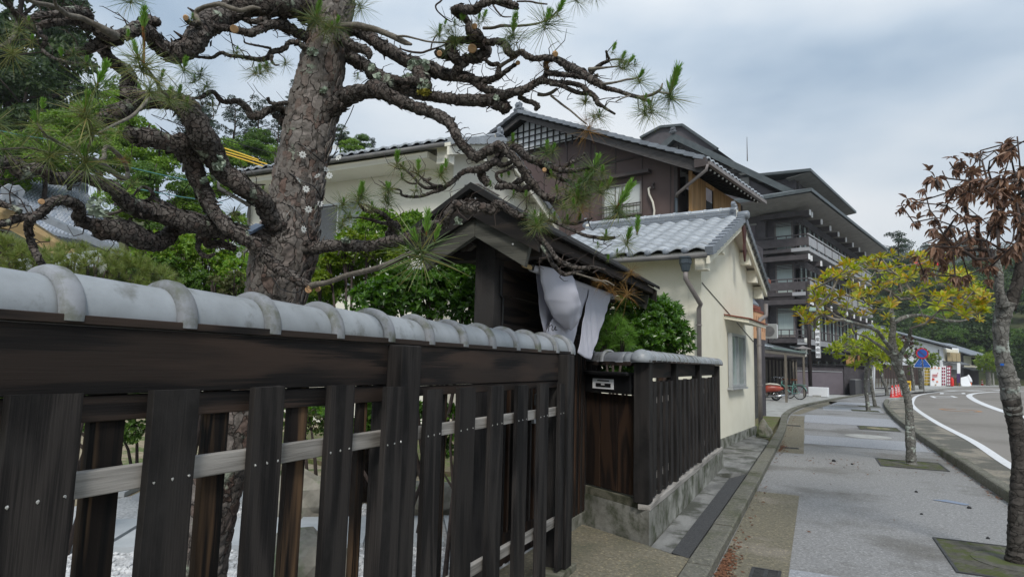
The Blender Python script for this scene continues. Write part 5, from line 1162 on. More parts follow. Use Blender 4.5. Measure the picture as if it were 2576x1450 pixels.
# ================================================================== foliage tools
def leafmat(name, cols, rough=.5, trans=.35, spec=.35):
    return mat(name, cols[0], cols[-1], scale=1.2, rough=rough, trans=trans, spec=spec, island=cols, coord='World', rand=.12)
leafmat('leaf_bright', [(.045, .11, .012), (.10, .20, .02), (.19, .30, .035)])
leafmat('leaf_hill', [(.07, .14, .015), (.14, .25, .025), (.22, .34, .045)])
leafmat('leaf_hill_dark', [(.016, .036, .014), (.035, .065, .022), (.065, .10, .035)])
leafmat('leaf_mid', [(.03, .075, .014), (.065, .13, .02), (.12, .20, .035)])
leafmat('leaf_olive', [(.05, .07, .02), (.08, .10, .03), (.12, .12, .05)])
leafmat('leaf_gloss', [(.03, .085, .012), (.065, .155, .02), (.13, .26, .03)], rough=.28, spec=.6)
leafmat('leaf_lime', [(.12, .17, .015), (.20, .26, .02), (.10, .18, .02)], rough=.35)
leafmat('leaf_maple', [(.07, .16, .02), (.13, .26, .03), (.24, .30, .05)])
leafmat('leaf_yellow', [(.42, .40, .03), (.32, .38, .03), (.17, .30, .03), (.50, .42, .04), (.46, .24, .05)], rough=.4)
leafmat('leaf_yellow_green', [(.20, .30, .02), (.32, .38, .03), (.12, .22, .02), (.40, .39, .04)], rough=.4)
leafmat('leaf_brown', [(.10, .055, .04), (.20, .11, .07), (.34, .21, .13), (.15, .09, .07)], rough=.5, trans=.15)
leafmat('leaf_maroon', [(.06, .018, .025), (.10, .03, .035), (.05, .06, .02)], trans=.2)
leafmat('needle_dark', [(.035, .085, .03), (.08, .15, .05), (.15, .21, .07), (.27, .21, .07)], rough=.45, trans=.2)
leafmat('needle_new', [(.10, .23, .03), (.16, .32, .05), (.22, .36, .08)], rough=.45, trans=.25)
leafmat('needle_brown', [(.22, .10, .03), (.30, .16, .05), (.16, .13, .04)], rough=.6, trans=.2)
leafmat('far_pine', [(.012, .03, .018), (.025, .05, .028), (.04, .07, .035)], trans=.1)
mat('bud_scale', (.20, .08, .03), (.32, .15, .06), scale=60, rough=.8)
mat('twig_grey', (.14, .125, .105), (.22, .20, .17), scale=8, rough=.85, dirt=(.28, .29, .26), dscale=10, dlo=.58, dhi=.66)
mat('twig_dark', (.04, .03, .028), (.075, .058, .05), scale=14, rough=.9)
def barkmat(name, c1, c2, c3, scale=26, lichen=(.30, .34, .27), llo=.64, lhi=.68, bump=.9, ls=7., red=None, zs=1.0, ew=.07, dis=.12):
    m = bpy.data.materials.new(name); m.use_nodes = True; nt = m.node_tree; nt.nodes.clear()
    out = N(nt, 'ShaderNodeOutputMaterial'); p = N(nt, 'ShaderNodeBsdfPrincipled'); p.inputs['Roughness'].default_value = .88; p.inputs['Specular IOR Level'].default_value = .2
    g = N(nt, 'ShaderNodeNewGeometry')
    dn = N(nt, 'ShaderNodeTexNoise', inp={'Scale': scale*.6, 'Detail': 4.0}); lk(nt, g.outputs['Position'], dn.inputs['Vector'])
    dm = N(nt, 'ShaderNodeMix', data_type='RGBA', inp={'Factor': dis}); mpz = N(nt, 'ShaderNodeMapping'); mpz.inputs['Scale'].default_value = (1, 1, zs); lk(nt, g.outputs['Position'], mpz.inputs['Vector']); lk(nt, mpz.outputs[0], dm.inputs[6]); lk(nt, dn.outputs['Color'], dm.inputs[7])
    vo = N(nt, 'ShaderNodeTexVoronoi', feature='DISTANCE_TO_EDGE', inp={'Scale': scale}); lk(nt, dm.outputs[2], vo.inputs['Vector'])
    vc = N(nt, 'ShaderNodeTexVoronoi', inp={'Scale': scale}); lk(nt, dm.outputs[2], vc.inputs['Vector'])
    nz = N(nt, 'ShaderNodeTexNoise', inp={'Scale': scale*2.2, 'Detail': 6.0, 'Roughness': .7}); lk(nt, g.outputs['Position'], nz.inputs['Vector'])
    sc = N(nt, 'ShaderNodeSeparateColor'); lk(nt, vc.outputs['Color'], sc.inputs[0])
    pc = ramp(nt, [(.1, c2), (.6, c3), (.95, red or c2)]); lk(nt, sc.outputs[0], pc.inputs['Fac'])
    nr = ramp(nt, [(.35, (.55, .55, .55)), (.65, (1.15, 1.15, 1.15))]); lk(nt, nz.outputs['Fac'], nr.inputs['Fac'])
    mu = N(nt, 'ShaderNodeMix', data_type='RGBA', blend_type='MULTIPLY', inp={'Factor': 1.0}); lk(nt, pc.outputs[0], mu.inputs[6]); lk(nt, nr.outputs[0], mu.inputs[7])
    er = ramp(nt, [(.0, (.12, .12, .12)), (ew, (1, 1, 1))]); lk(nt, vo.outputs['Distance'], er.inputs['Fac'])
    me_ = N(nt, 'ShaderNodeMix', data_type='RGBA'); lk(nt, er.outputs[0], me_.inputs[0]); me_.inputs[6].default_value = tuple(c1)+(1,); lk(nt, mu.outputs[2], me_.inputs[7])
    ln = N(nt, 'ShaderNodeTexNoise', inp={'Scale': ls, 'Detail': 5.0, 'Roughness': .62}); lk(nt, g.outputs['Position'], ln.inputs['Vector'])
    lr = ramp(nt, [(llo, (0, 0, 0)), (lhi, (1, 1, 1))]); lk(nt, ln.outputs['Fac'], lr.inputs['Fac'])
    ml = N(nt, 'ShaderNodeMix', data_type='RGBA'); lk(nt, lr.outputs[0], ml.inputs[0]); lk(nt, me_.outputs[2], ml.inputs[6]); ml.inputs[7].default_value = tuple(lichen)+(1,)
    lk(nt, ml.outputs[2], p.inputs['Base Color'])
    ma = N(nt, 'ShaderNodeMath', operation='MULTIPLY_ADD', inp={1: .35}); lk(nt, nz.outputs['Fac'], ma.inputs[0]); lk(nt, er.outputs[0], ma.inputs[2])
    bb = N(nt, 'ShaderNodeBump', inp={'Strength': bump, 'Distance': .012}); lk(nt, ma.outputs[0], bb.inputs['Height']); lk(nt, bb.outputs[0], p.inputs['Normal'])
    lk(nt, p.outputs[0], out.inputs[0]); MT[name] = m
barkmat('bark_trunk', (.055, .047, .042), (.145, .127, .114), (.215, .195, .18), scale=23, red=(.15, .105, .088), ls=6.5, zs=.5, llo=.6, lhi=.66, dis=.06, ew=.05)
barkmat('bark_branch', (.02, .017, .015), (.085, .073, .065), (.155, .138, .126), scale=42, red=(.10, .078, .068), ls=9, llo=.62, lhi=.68, bump=1.0, ew=.08, dis=.05)
barkmat('bark_smooth', (.12, .105, .085), (.165, .145, .12), (.20, .18, .15), scale=20, lichen=(.22, .2, .17), bump=.15)
barkmat('bark_street', (.05, .045, .04), (.17, .165, .15), (.24, .235, .215), scale=16, lichen=(.36, .40, .36), llo=.57, lhi=.63, bump=.4, ls=8.5)
barkmat('bark_wet', (.02, .018, .016), (.055, .048, .042), (.085, .076, .068), scale=16, lichen=(.09, .085, .075), llo=.62, lhi=.68, bump=.5)

def catm(P, R, stepf):
    P = [np.array(p, float) for p in P]
    P = [2*P[0]-P[1]]+P+[2*P[-1]-P[-2]]; R = [R[0]]+list(R)+[R[-1]]; op = []; orr = []
    for i in range(1, len(P)-2):
        a, b, c, d = P[i-1:i+3]; L = np.linalg.norm(c-b); n = max(1, int(L/max(.002, stepf(min(R[i], R[i+1])))))
        for k in range(n):
            t = k/n; op.append(.5*((2*b)+(c-a)*t+(2*a-5*b+4*c-d)*t*t+(3*b-a-3*c+d)*t**3)); orr.append(R[i]*(1-t)+R[i+1]*t)
    op.append(P[-2]); orr.append(R[-2]); return np.array(op), np.array(orr)
def limb(name, P, R, m, parent, n=14, rough=.16, plate=0.0, seed=0, pf=1.0, wob=.0, step=.35):
    """a rough, tapering limb along a path: plated, flaky bark is in the surface itself"""
    p, r = catm(P, R, lambda q: q*step); T = np.gradient(p, axis=0); T /= np.linalg.norm(T, axis=1)[:, None]+1e-9
    V = []; U_ = np.cross(T[0], (0, 0, 1.0)); U_ = U_/(np.linalg.norm(U_)+1e-9) if np.linalg.norm(U_) > .05 else np.array([1., 0, 0])
    m_ = len(p); o = Vector((seed*1.7, seed*2.3, seed*.9))
    for i in range(m_):
        U_ = U_-T[i]*np.dot(U_, T[i]); U_ /= np.linalg.norm(U_)+1e-9; W = np.cross(T[i], U_)
        for k in range(n):
            t = 2*math.pi*k/n; d = U_*math.cos(t)+W*math.sin(t); q = Vector(p[i]+d*r[i])
            f = mnoise.noise(q*(.45/r[i])+o)*rough*1.3+mnoise.noise(q*(1.5/r[i])+o)*rough*.6
            if plate:
                dd, pp = mnoise.voronoi(Vector((q.x, q.y, q.z*.75))*pf+o, distance_metric='DISTANCE', exponent=2.5)
                e = dd[1]-dd[0]; f += plate*(min(1, e*3.2)-.72)+plate*.4*mnoise.noise(q*pf*2.3+o)
                cc = pp[0]; f += plate*.35*mnoise.noise(Vector(cc)*3.1)
            V.append(tuple(p[i]+d*r[i]*(1+f)))
    F_ = [(i*n+k, i*n+(k+1) % n, (i+1)*n+(k+1) % n, (i+1)*n+k) for i in range(m_-1) for k in range(n)]
    F_ += [tuple(range(n-1, -1, -1)), tuple(range((m_-1)*n, m_*n))]
    mb = MB(); mb.v = V; mb.f = F_
    return mb.build(name, m, parent, smooth=True)

# ================================================================== the black pine
TD = 3.15
pine = thing('pine_tree', 'old gnarled black pine with twisting limbs over the fence and gate', 'pine tree', atd(500, 1600, TD)*[1, 1, 0])
tr = [(488, 1620, 150, 3.1), (505, 1400, 132, 3.1), (552, 1200, 128, 3.1), (602, 1050, 130, 3.12), (652, 900, 132, 3.15), (690, 770, 138, 3.15), (706, 680, 150, 3.15), (722, 610, 158, 3.15), (738, 540, 132, 3.16), (752, 450, 122, 3.18), (772, 350, 120, 3.2), (790, 270, 122, 3.22), (806, 190, 108, 3.24), (822, 100, 100, 3.26), (838, 20, 100, 3.28), (856, -80, 96, 3.3), (880, -200, 85, 3.3)]
limb('trunk', [atd(x, y, d) for x, y, w, d in tr], [w/2*d/FPX for x, y, w, d in tr], MT['bark_trunk'], pine, n=110, rough=.05, plate=.06, pf=17, seed=3, step=.045)
_bs = [0]
def trunk_plates():
    mb = MB(); ys = [t[1] for t in tr][::-1]; I = lambda y, j: np.interp(y, ys, [t[j] for t in tr][::-1])
    for k in range(950):
        y = rnd.uniform(-40, 820); w = I(y, 2); d = I(y, 3)
        C0 = atd(I(y, 0), y, d); C1 = atd(I(y-20, 0), y-20, d); a = unit(C1-C0); th = rnd.uniform(0, 6.28); r = w/2*d/FPX
        u_ = unit(np.cross(a, CF)); v_ = np.cross(a, u_); n_ = u_*math.cos(th)+v_*math.sin(th); t_ = np.cross(a, n_); c = C0+n_*r*1.005
        h, ww = rnd.uniform(.012, .034), rnd.uniform(.008, .018); n = rnd.choice((5, 6, 7)); lift = rnd.uniform(.002, .007); P = []
        for i in range(n): q = 2*math.pi*i/n; e = rnd.uniform(.75, 1.2); P.append(c+a*h*math.sin(q)*e+t_*ww*math.cos(q)*e+n_*(lift*(1+.8*math.sin(q-1))-.1*ww*abs(math.cos(q))))
        mb.slab(P, -n_*.004)
    mb.build('bark_plates', MT['bark_plate'], pine, kind='stuff')
mat('bark_plate', (.10, .085, .075), (.165, .148, .135), scale=40, rough=.9, bump=.8, bscale=90, island=[(.11, .095, .085), (.185, .167, .152), (.24, .22, .2), (.185, .13, .11)], coord='World', dirt=(.26, .30, .24), dscale=7, dlo=.62, dhi=.67)
trunk_plates()
def B_(pts, d0, d1, m='bark_branch', rough=.2, plate=.14, gn=1.0, dm=None, name='branch'):
    """limb traced as (x, y, thickness) with the distance running from d0 to d1"""
    _bs[0] += 1; s = _bs[0]
    L = [0.0]
    for a, b in zip(pts, pts[1:]): L.append(L[-1]+math.hypot(b[0]-a[0], b[1]-a[1]))
    P = []; R = []
    for (x, y, w), l in zip(pts, L):
        t = l/L[-1]; d = d0+(d1-d0)*t
        if dm: d += dm*math.sin(math.pi*t)
        d += .03*math.sin(l*.03+s)*(0 < t < 1)
        P.append(atd(x, y, d)); R.append(max(.0012, w*(.44 if w > 12 else .47)*d/FPX))
    big = max(R) > .012
    # knobbly kinks along the way
    if gn and len(P) > 2:
        for i in range(1, len(P)-1): P[i] = P[i]+np.array([nrs.normal(0, R[i]*.12*gn) for _ in range(3)])
    n = 20 if max(R) > .035 else (14 if big else 7)
    o = limb(name, P, R, MT[m], pine, n=n, rough=rough if big else .12, plate=plate if big else 0, pf=1.0/max(.012, np.median(R)*.55), seed=s, step=.28 if big else .7)
    if m == 'bark_branch' and L[-1] > 60:      # fine bare twigs
        mb = MB()
        for k in range(int(L[-1]/24)):
            i = rnd.randrange(len(P)-1); t = rnd.random(); c = P[i]*(1-t)+P[i+1]*t; r = R[i]*(1-t)+R[i+1]*t; a = unit(P[i+1]-P[i])
            v = unit(np.cross(a, nrs.normal(size=3))+[0, 0, .25]); l = rnd.uniform(.03, .12); q = c+v*r*.8; w_ = nrs.normal(size=3)*.3
            mb.tube([q, q+(v+w_*.5)*l*.4, q+(v+a*.4+w_)*l*.75, q+(v*.7+a*.7+w_*.6+[0, 0, .25])*l], [.0026, .002, .0016, .0008], 4)
        mb.build('twigs', MT['twig_dark'], o, kind='stuff')
    if big and m == 'bark_branch':  # short dead spurs and flakes standing off the bark
        mb = MB(); tot = int(L[-1]/4.5)
        for k in range(tot):
            i = rnd.randrange(len(P)-1); t = rnd.random(); c = P[i]*(1-t)+P[i+1]*t; r = R[i]*(1-t)+R[i+1]*t
            a = unit(P[i+1]-P[i]); v = np.cross(a, nrs.normal(size=3)); v = unit(v)
            if rnd.random() < .10: mb.tube([c+v*r*.7, c+v*r*1.15+a*r*.2, c+v*(r*1.15+rnd.uniform(.25, .7)*r)+a*r*rnd.uniform(-.5, .6)], [r*.22, r*.15, r*.06], 5)
            else:
                w = np.cross(a, v); q = c+v*r*.95; s_ = min(.020, r*rnd.uniform(.3, .75)); lift = v*min(.010, r*rnd.uniform(.15, .45))
                mb.add([q-a*s_-w*s_*.6, q-a*s_*.9+w*s_*.6, q+a*s_+w*s_*.5+lift, q+a*s_*.8-w*s_*.5+lift], [(0, 1, 2, 3)])
        if mb.v:
            f = mb.build('bark_flakes', MT[m], o, kind='stuff')
    return o
T0 = 3.2
B_([(785, 30, 92), (745, 10, 84), (695, 8, 80), (640, 10, 76), (597, 20, 72), (560, 36, 70), (520, 62, 68), (497, 90, 64), (475, 116, 60), (452, 130, 56), (425, 130, 52), (400, 112, 48), (377, 86, 44), (346, 72, 38), (318, 80, 36), (290, 88, 36), (262, 82, 36), (240, 72, 32), (211, 60, 28), (189, 52, 26), (144, 55, 22), (115, 60, 20), (98, 67, 16)], T0, 2.3)
B_([(345, 72, 22), (352, 62, 26), (370, 55, 30), (385, 52, 30), (392, 60, 20)], 2.75, 2.7)
B_([(292, 88, 26), (297, 104, 30), (270, 101, 26), (240, 114, 28), (215, 126, 26), (190, 130, 24), (170, 136, 14)], 2.62, 2.45)
B_([(300, 100, 24), (265, 116, 24), (262, 130, 32), (285, 155, 34), (312, 175, 34), (328, 196, 36), (322, 222, 44), (345, 244, 46)], 2.62, 2.75)
B_([(98, 67, 16), (103, 88, 13), (116, 96, 11), (108, 115, 10), (107, 126, 11), (133, 144, 9), (178, 158, 8), (222, 161, 5)], 2.3, 2.15, plate=0)
B_([(712, 610, 66), (698, 575, 60), (680, 542, 54), (662, 512, 50), (640, 488, 50), (612, 468, 54), (585, 452, 54), (562, 436, 58), (546, 400, 66), (530, 368, 70), (510, 332, 70), (488, 300, 66), (462, 266, 58), (430, 250, 50), (392, 252, 46), (350, 246, 48), (318, 236, 44)], 3.05, 2.6, dm=-.1)
B_([(540, 380, 60), (500, 366, 64), (465, 356, 58), (425, 358, 54), (390, 350, 54), (350, 340, 50), (318, 334, 40)], 2.8, 2.55)
B_([(395, 252, 40), (352, 258, 44), (318, 270, 44), (290, 282, 45), (266, 296, 44), (250, 314, 34)], 2.65, 2.5)
B_([(455, 345, 50), (468, 372, 56), (480, 400, 54), (492, 432, 48), (504, 464, 48), (515, 498, 44), (530, 530, 42), (552, 555, 42), (580, 575, 42), (611, 598, 42), (640, 618, 40), (668, 645, 37), (696, 672, 33), (730, 695, 28), (760, 712, 25), (785, 720, 22)], 2.8, 2.85, dm=-.05)
B_([(775, 722, 20), (792, 716, 18), (820, 709, 14), (848, 700, 15), (870, 693, 14), (900, 686, 16), (940, 675, 15), (968, 667, 16), (990, 655, 14), (1012, 645, 13), (1040, 632, 9), (1056, 624, 7)], 2.85, 2.1, 'bark_smooth', .08, 0)
B_([(700, 615, 56), (660, 600, 50), (625, 588, 48), (586, 581, 47), (537, 576, 52), (488, 566, 54), (440, 548, 56), (391, 533, 53), (345, 524, 47), (313, 506, 42), (293, 480, 40), (272, 468, 38), (244, 459, 32), (205, 442, 28), (165, 448, 32), (137, 449, 36), (112, 430, 32), (90, 424, 32), (59, 432, 44), (29, 415, 42), (0, 405, 36), (-40, 398, 36)], 3.05, 2.1)
B_([(480, 570, 40), (452, 572, 40), (430, 582, 42), (412, 598, 46), (385, 607, 50), (350, 598, 58), (318, 580, 66), (290, 578, 66), (264, 576, 56), (242, 563, 42), (218, 558, 36), (197, 548, 34), (196, 525, 32), (181, 508, 30), (147, 506, 28), (122, 514, 28), (98, 532, 28), (75, 546, 28), (49, 547, 24), (22, 560, 20), (-20, 568, 18)], 2.85, 2.1)
B_([(80, 545, 22), (73, 566, 22), (73, 590, 20), (82, 618, 22), (96, 648, 20), (110, 672, 18)], 2.2, 2.25)
B_([(-20, 510, 16), (10, 515, 18), (30, 520, 16), (50, 532, 18)], 2.15, 2.15)
B_([(225, 60, 24), (222, 40, 34), (200, 28, 30), (175, 27, 24), (147, 36, 22), (120, 36, 20), (98, 40, 18), (75, 48, 18), (52, 58, 18), (40, 76, 14), (30, 96, 12), (8, 114, 10), (-20, 120, 10)], 2.5, 1.95)
B_([(52, 58, 15), (42, 40, 13), (30, 22, 12), (10, 0, 12), (-10, -20, 12)], 2.1, 1.9, plate=0)
B_([(290, 90, 26), (268, 78, 22), (248, 66, 18), (225, 54, 16), (200, 45, 16), (172, 38, 14), (150, 24, 14), (122, 13, 12), (90, 8, 11), (60, -6, 10)], 2.4, 1.9, 'bark_smooth', .06, 0)
B_([(150, 22, 11), (141, 12, 9), (138, 0, 9), (142, -20, 9)], 2.05, 1.95, 'bark_smooth', .06, 0)
B_([(778, 96, 34), (761, 92, 30), (739, 79, 32), (722, 68, 32), (706, 60, 30), (690, 64, 28), (673, 64, 26), (650, 76, 25), (630, 82, 24), (610, 82, 22), (592, 76, 20), (575, 72, 19), (539, 66, 18), (515, 62, 16), (495, 60, 15), (477, 57, 14), (466, 46, 13)], 3.2, 2.7)
B_([(500, 58, 14), (495, 40, 14), (494, 28, 12), (512, 18, 12), (532, 13, 13), (552, 12, 13), (580, 20, 12), (606, 25, 12), (635, 20, 11), (655, 22, 6)], 2.75, 2.7, 'bark_smooth', .06, 0)
B_([(595, 30, 14), (606, 40, 15), (620, 50, 17), (640, 56, 17), (655, 50, 18), (670, 44, 20), (682, 25, 20), (690, 8, 18)], 2.95, 3.1)
B_([(702, 15, 20), (712, 32, 18), (716, 50, 17), (726, 62, 14)], 3.15, 3.15)
B_([(780, 120, 22), (765, 118, 19), (750, 108, 17), (728, 106, 15), (719, 120, 15), (701, 128, 17), (685, 132, 17), (672, 145, 16), (650, 150, 14), (630, 146, 11), (606, 143, 10), (580, 140, 10), (557, 133, 10), (535, 144, 9), (510, 145, 8), (484, 142, 7)], 3.2, 2.85)
B_([(681, 122, 8), (662, 118, 6), (641, 114, 6), (617, 108, 5), (614, 98, 3)], 3.05, 3.0, plate=0)
B_([(684, 140, 10), (682, 152, 9), (690, 163, 6), (702, 164, 4)], 3.05, 3.0, plate=0)
B_([(590, 150, 3), (586, 120, 3), (578, 84, 3)], 2.95, 2.9, 'twig_dark', .05, 0)
B_([(760, 296, 40), (741, 290, 34), (722, 284, 26), (705, 274, 22), (690, 273, 20), (672, 278, 20), (655, 292, 24), (635, 290, 22), (622, 274, 20), (608, 262, 18), (595, 255, 16), (566, 255, 14), (552, 250, 14), (541, 234, 13), (527, 231, 12), (515, 242, 11), (500, 246, 8), (484, 246, 5)], 3.25, 2.95)
B_([(752, 318, 30), (735, 312, 34), (715, 308, 28), (706, 298, 20), (690, 290, 18)], 3.25, 3.2)
B_([(752, 266, 18), (735, 264, 16), (716, 258, 13), (695, 262, 11), (680, 258, 10), (673, 245, 9)], 3.22, 3.1)
B_([(484, 142, 6), (452, 150, 5), (455, 165, 4), (461, 172, 3)], 2.9, 2.85, plate=0)
# right hand limbs
B_([(812, 285, 70), (840, 268, 58), (870, 250, 50), (900, 235, 46), (925, 228, 44), (944, 222, 46), (962, 232, 44), (990, 244, 38), (1023, 262, 36), (1057, 275, 34), (1090, 285, 32), (1116, 297, 32), (1136, 314, 30), (1146, 335, 28), (1154, 352, 28), (1168, 370, 28), (1186, 388, 28), (1203, 394, 30), (1224, 382, 30), (1243, 371, 28), (1258, 367, 28), (1275, 381, 26), (1296, 404, 25), (1314, 428, 24), (1328, 448, 24), (1342, 466, 23), (1356, 482, 20), (1376, 497, 20), (1398, 500, 18), (1416, 497, 16), (1443, 489, 12)], 3.2, 2.75, dm=-.12)
B_([(832, 112, 56), (868, 133, 42), (898, 152, 36), (923, 166, 34), (944, 188, 42), (964, 200, 44), (988, 208, 44), (1014, 218, 40), (1046, 233, 34), (1079, 240, 31), (1112, 246, 30), (1157, 251, 34), (1201, 251, 34), (1234, 251, 36), (1256, 264, 40), (1274, 274, 30)], 3.3, 2.85)
B_([(946, 200, 30), (948, 214, 34), (944, 232, 34), (936, 236, 26)], 3.1, 3.08)
B_([(1234, 250, 30), (1258, 244, 30), (1290, 232, 26), (1319, 224, 24), (1345, 209, 22), (1366, 205, 20), (1396, 211, 16), (1422, 209, 15), (1445, 211, 14), (1465, 218, 14), (1478, 232, 16), (1496, 241, 16), (1504, 260, 14), (1512, 266, 10), (1528, 276, 8), (1547, 287, 6)], 2.9, 2.6)
B_([(1385, 211, 13), (1412, 216, 13), (1436, 227, 14), (1454, 234, 13), (1478, 236, 12)], 2.75, 2.7)
B_([(836, 62, 50), (870, 76, 36), (900, 80, 34), (925, 92, 36), (957, 112, 38), (990, 133, 38), (1023, 151, 38), (1057, 165, 41), (1090, 176, 42), (1123, 187, 36), (1150, 190, 30), (1180, 201, 28), (1212, 219, 26), (1245, 231, 21), (1279, 235, 15), (1308, 235, 10)], 3.32, 2.9)
B_([(1150, 196, 22), (1180, 198, 20), (1212, 205, 22), (1232, 202, 20), (1256, 192, 17), (1279, 174, 12), (1300, 160, 10)], 2.98, 2.85)
B_([(1250, 192, 18), (1256, 175, 16), (1252, 163, 13), (1236, 162, 12), (1218, 149, 9)], 2.9, 2.85, plate=.1)
B_([(1256, 168, 12), (1275, 156, 10), (1292, 146, 9), (1312, 131, 9)], 2.9, 2.82, 'bark_smooth', .06, 0)
B_([(1050, 170, 40), (1056, 184, 44), (1064, 200, 46), (1070, 215, 42), (1068, 226, 26)], 3.05, 3.0, rough=.3)
B_([(985, 196, 20), (1005, 201, 20), (1028, 205, 24), (1050, 204, 30)], 3.1, 3.02)
B_([(1142, 192, 26), (1150, 176, 28), (1160, 162, 30), (1180, 150, 32), (1204, 142, 34), (1222, 130, 32), (1221, 116, 30), (1208, 105, 30), (1184, 103, 24), (1157, 102, 22), (1134, 106, 24), (1134, 122, 30), (1143, 140, 32), (1148, 156, 26)], 3.0, 2.95)
B_([(1208, 110, 32), (1203, 95, 38), (1192, 86, 38), (1184, 74, 34), (1178, 56, 20), (1168, 46, 20), (1154, 38, 22), (1143, 28, 26), (1156, 22, 24), (1180, 26, 26), (1197, 26, 26), (1210, 12, 24), (1228, 4, 22), (1252, 2, 20), (1278, 8, 18), (1302, 15, 13)], 2.97, 2.7)
B_([(1250, 6, 15), (1270, 14, 13), (1290, 20, 12), (1302, 22, 9)], 2.8, 2.75)
B_([(1145, 145, 26), (1122, 140, 28), (1106, 136, 26), (1099, 134, 18)], 3.0, 2.95)
B_([(1210, 106, 24), (1232, 105, 20), (1252, 106, 21), (1268, 112, 22), (1279, 128, 24), (1290, 136, 18), (1310, 132, 16), (1325, 140, 20), (1345, 148, 17), (1368, 145, 18), (1396, 147, 20), (1414, 158, 20), (1432, 168, 24), (1450, 176, 22), (1468, 184, 23), (1487, 198, 24), (1507, 211, 22), (1522, 221, 15), (1552, 229, 12), (1585, 239, 11), (1612, 246, 10), (1636, 256, 9)], 2.95, 2.4)
B_([(1606, 245, 9), (1628, 241, 9), (1646, 235, 9), (1660, 225, 7), (1666, 210, 4)], 2.45, 2.4, 'bark_smooth', .06, 0)
B_([(1655, 230, 7), (1668, 234, 6), (1683, 236, 5)], 2.4, 2.38, 'twig_grey', .05, 0)
B_([(1372, 182, 16), (1400, 185, 17), (1430, 188, 16), (1456, 191, 16), (1480, 198, 14)], 2.8, 2.72)
B_([(1352, 205, 16), (1368, 195, 16), (1375, 180, 16), (1372, 165, 14), (1380, 150, 14)], 2.82, 2.8)
B_([(1486, 184, 16), (1494, 176, 13), (1516, 160, 11), (1532, 152, 9), (1527, 140, 7), (1524, 128, 6)], 2.65, 2.6, plate=.1)
B_([(1532, 152, 6), (1548, 149, 5), (1564, 150, 5)], 2.6, 2.55, 'bark_smooth', .06, 0)
B_([(1480, 175, 12), (1500, 172, 9), (1530, 170, 5), (1556, 167, 4)], 2.65, 2.6, 'bark_smooth', .06, 0)
B_([(1508, 212, 8), (1530, 209, 7), (1552, 206, 6), (1575, 201, 6), (1596, 198, 5), (1610, 190, 4), (1620, 183, 3)], 2.55, 2.45, 'bark_smooth', .06, 0)
B_([(1585, 240, 5), (1565, 247, 4), (1548, 256, 3)], 2.45, 2.42, 'twig_grey', .05, 0)
B_([(1485, 198, 10), (1498, 190, 9), (1504, 188, 9)], 2.65, 2.62)
B_([(1352, 238, 9), (1370, 239, 9), (1386, 234, 10), (1400, 224, 8)], 2.85, 2.8, 'bark_smooth', .06, 0)
B_([(1385, 240, 7), (1400, 252, 6), (1418, 266, 6), (1436, 280, 5), (1452, 293, 5), (1474, 312, 4)], 2.8, 2.6, 'bark_smooth', .05, 0)
B_([(1305, 243, 16), (1322, 253, 14), (1340, 258, 15), (1352, 268, 16), (1346, 276, 10)], 2.85, 2.8)
B_([(1280, 366, 24), (1298, 373, 24), (1314, 384, 22), (1334, 396, 22), (1352, 408, 22), (1374, 416, 22), (1396, 424, 20), (1418, 428, 17), (1452, 428, 12), (1485, 420, 10), (1505, 415, 6)], 2.95, 2.55)
B_([(1410, 426, 13), (1428, 414, 12), (1445, 406, 10), (1463, 395, 9), (1470, 385, 6)], 2.75, 2.7, plate=.1)
B_([(1352, 410, 14), (1372, 426, 13), (1390, 440, 13), (1410, 450, 13), (1430, 456, 12), (1447, 465, 11), (1466, 478, 9), (1487, 492, 7)], 2.85, 2.65)
B_([(1262, 374, 26), (1256, 392, 24), (1246, 404, 22), (1232, 414, 22), (1218, 420, 24), (1202, 427, 21), (1179, 429, 17), (1160, 436, 15), (1143, 452, 14), (1128, 464, 13), (1110, 476, 12), (1086, 484, 10), (1063, 492, 9), (1039, 495, 8), (1012, 491, 7), (1006, 478, 5), (980, 473, 4), (965, 462, 3), (952, 453, 2)], 3.05, 2.9)
B_([(1246, 405, 20), (1262, 414, 16), (1276, 412, 12), (1287, 407, 10)], 3.02, 3.0)
B_([(1208, 428, 22), (1214, 442, 26), (1222, 454, 26), (1228, 466, 20)], 3.05, 3.05)
B_([(1108, 474, 11), (1088, 474, 10), (1070, 472, 10), (1055, 462, 8), (1046, 452, 8), (1036, 440, 8), (1022, 430, 7), (1012, 420, 7), (1005, 413, 6)], 2.92, 2.85, plate=0)
B_([(1112, 468, 9), (1090, 465, 9), (1074, 456, 7), (1060, 446, 6), (1048, 436, 5), (1032, 430, 3)], 2.92, 2.85, plate=0)
B_([(1066, 452, 9), (1074, 452, 9), (1083, 449, 8)], 2.9, 2.88, plate=0)
B_([(1048, 462, 5), (1030, 460, 5), (1015, 452, 4), (1010, 446, 3)], 2.88, 2.85, 'twig_dark', .05, 0)
B_([(1125, 466, 5), (1118, 455, 5), (1108, 440, 4)], 2.9, 2.88, 'twig_dark', .05, 0)
B_([(1336, 466, 22), (1320, 474, 20), (1300, 472, 19), (1280, 467, 18), (1262, 468, 18), (1248, 472, 14)], 2.95, 3.0)
B_([(1330, 430, 20), (1318, 446, 18), (1304, 456, 18), (1290, 464, 14)], 3.0, 3.0)
B_([(1272, 462, 12), (1258, 456, 11), (1249, 447, 10), (1250, 436, 9), (1264, 430, 9), (1280, 426, 8), (1294, 414, 8)], 3.02, 2.98)
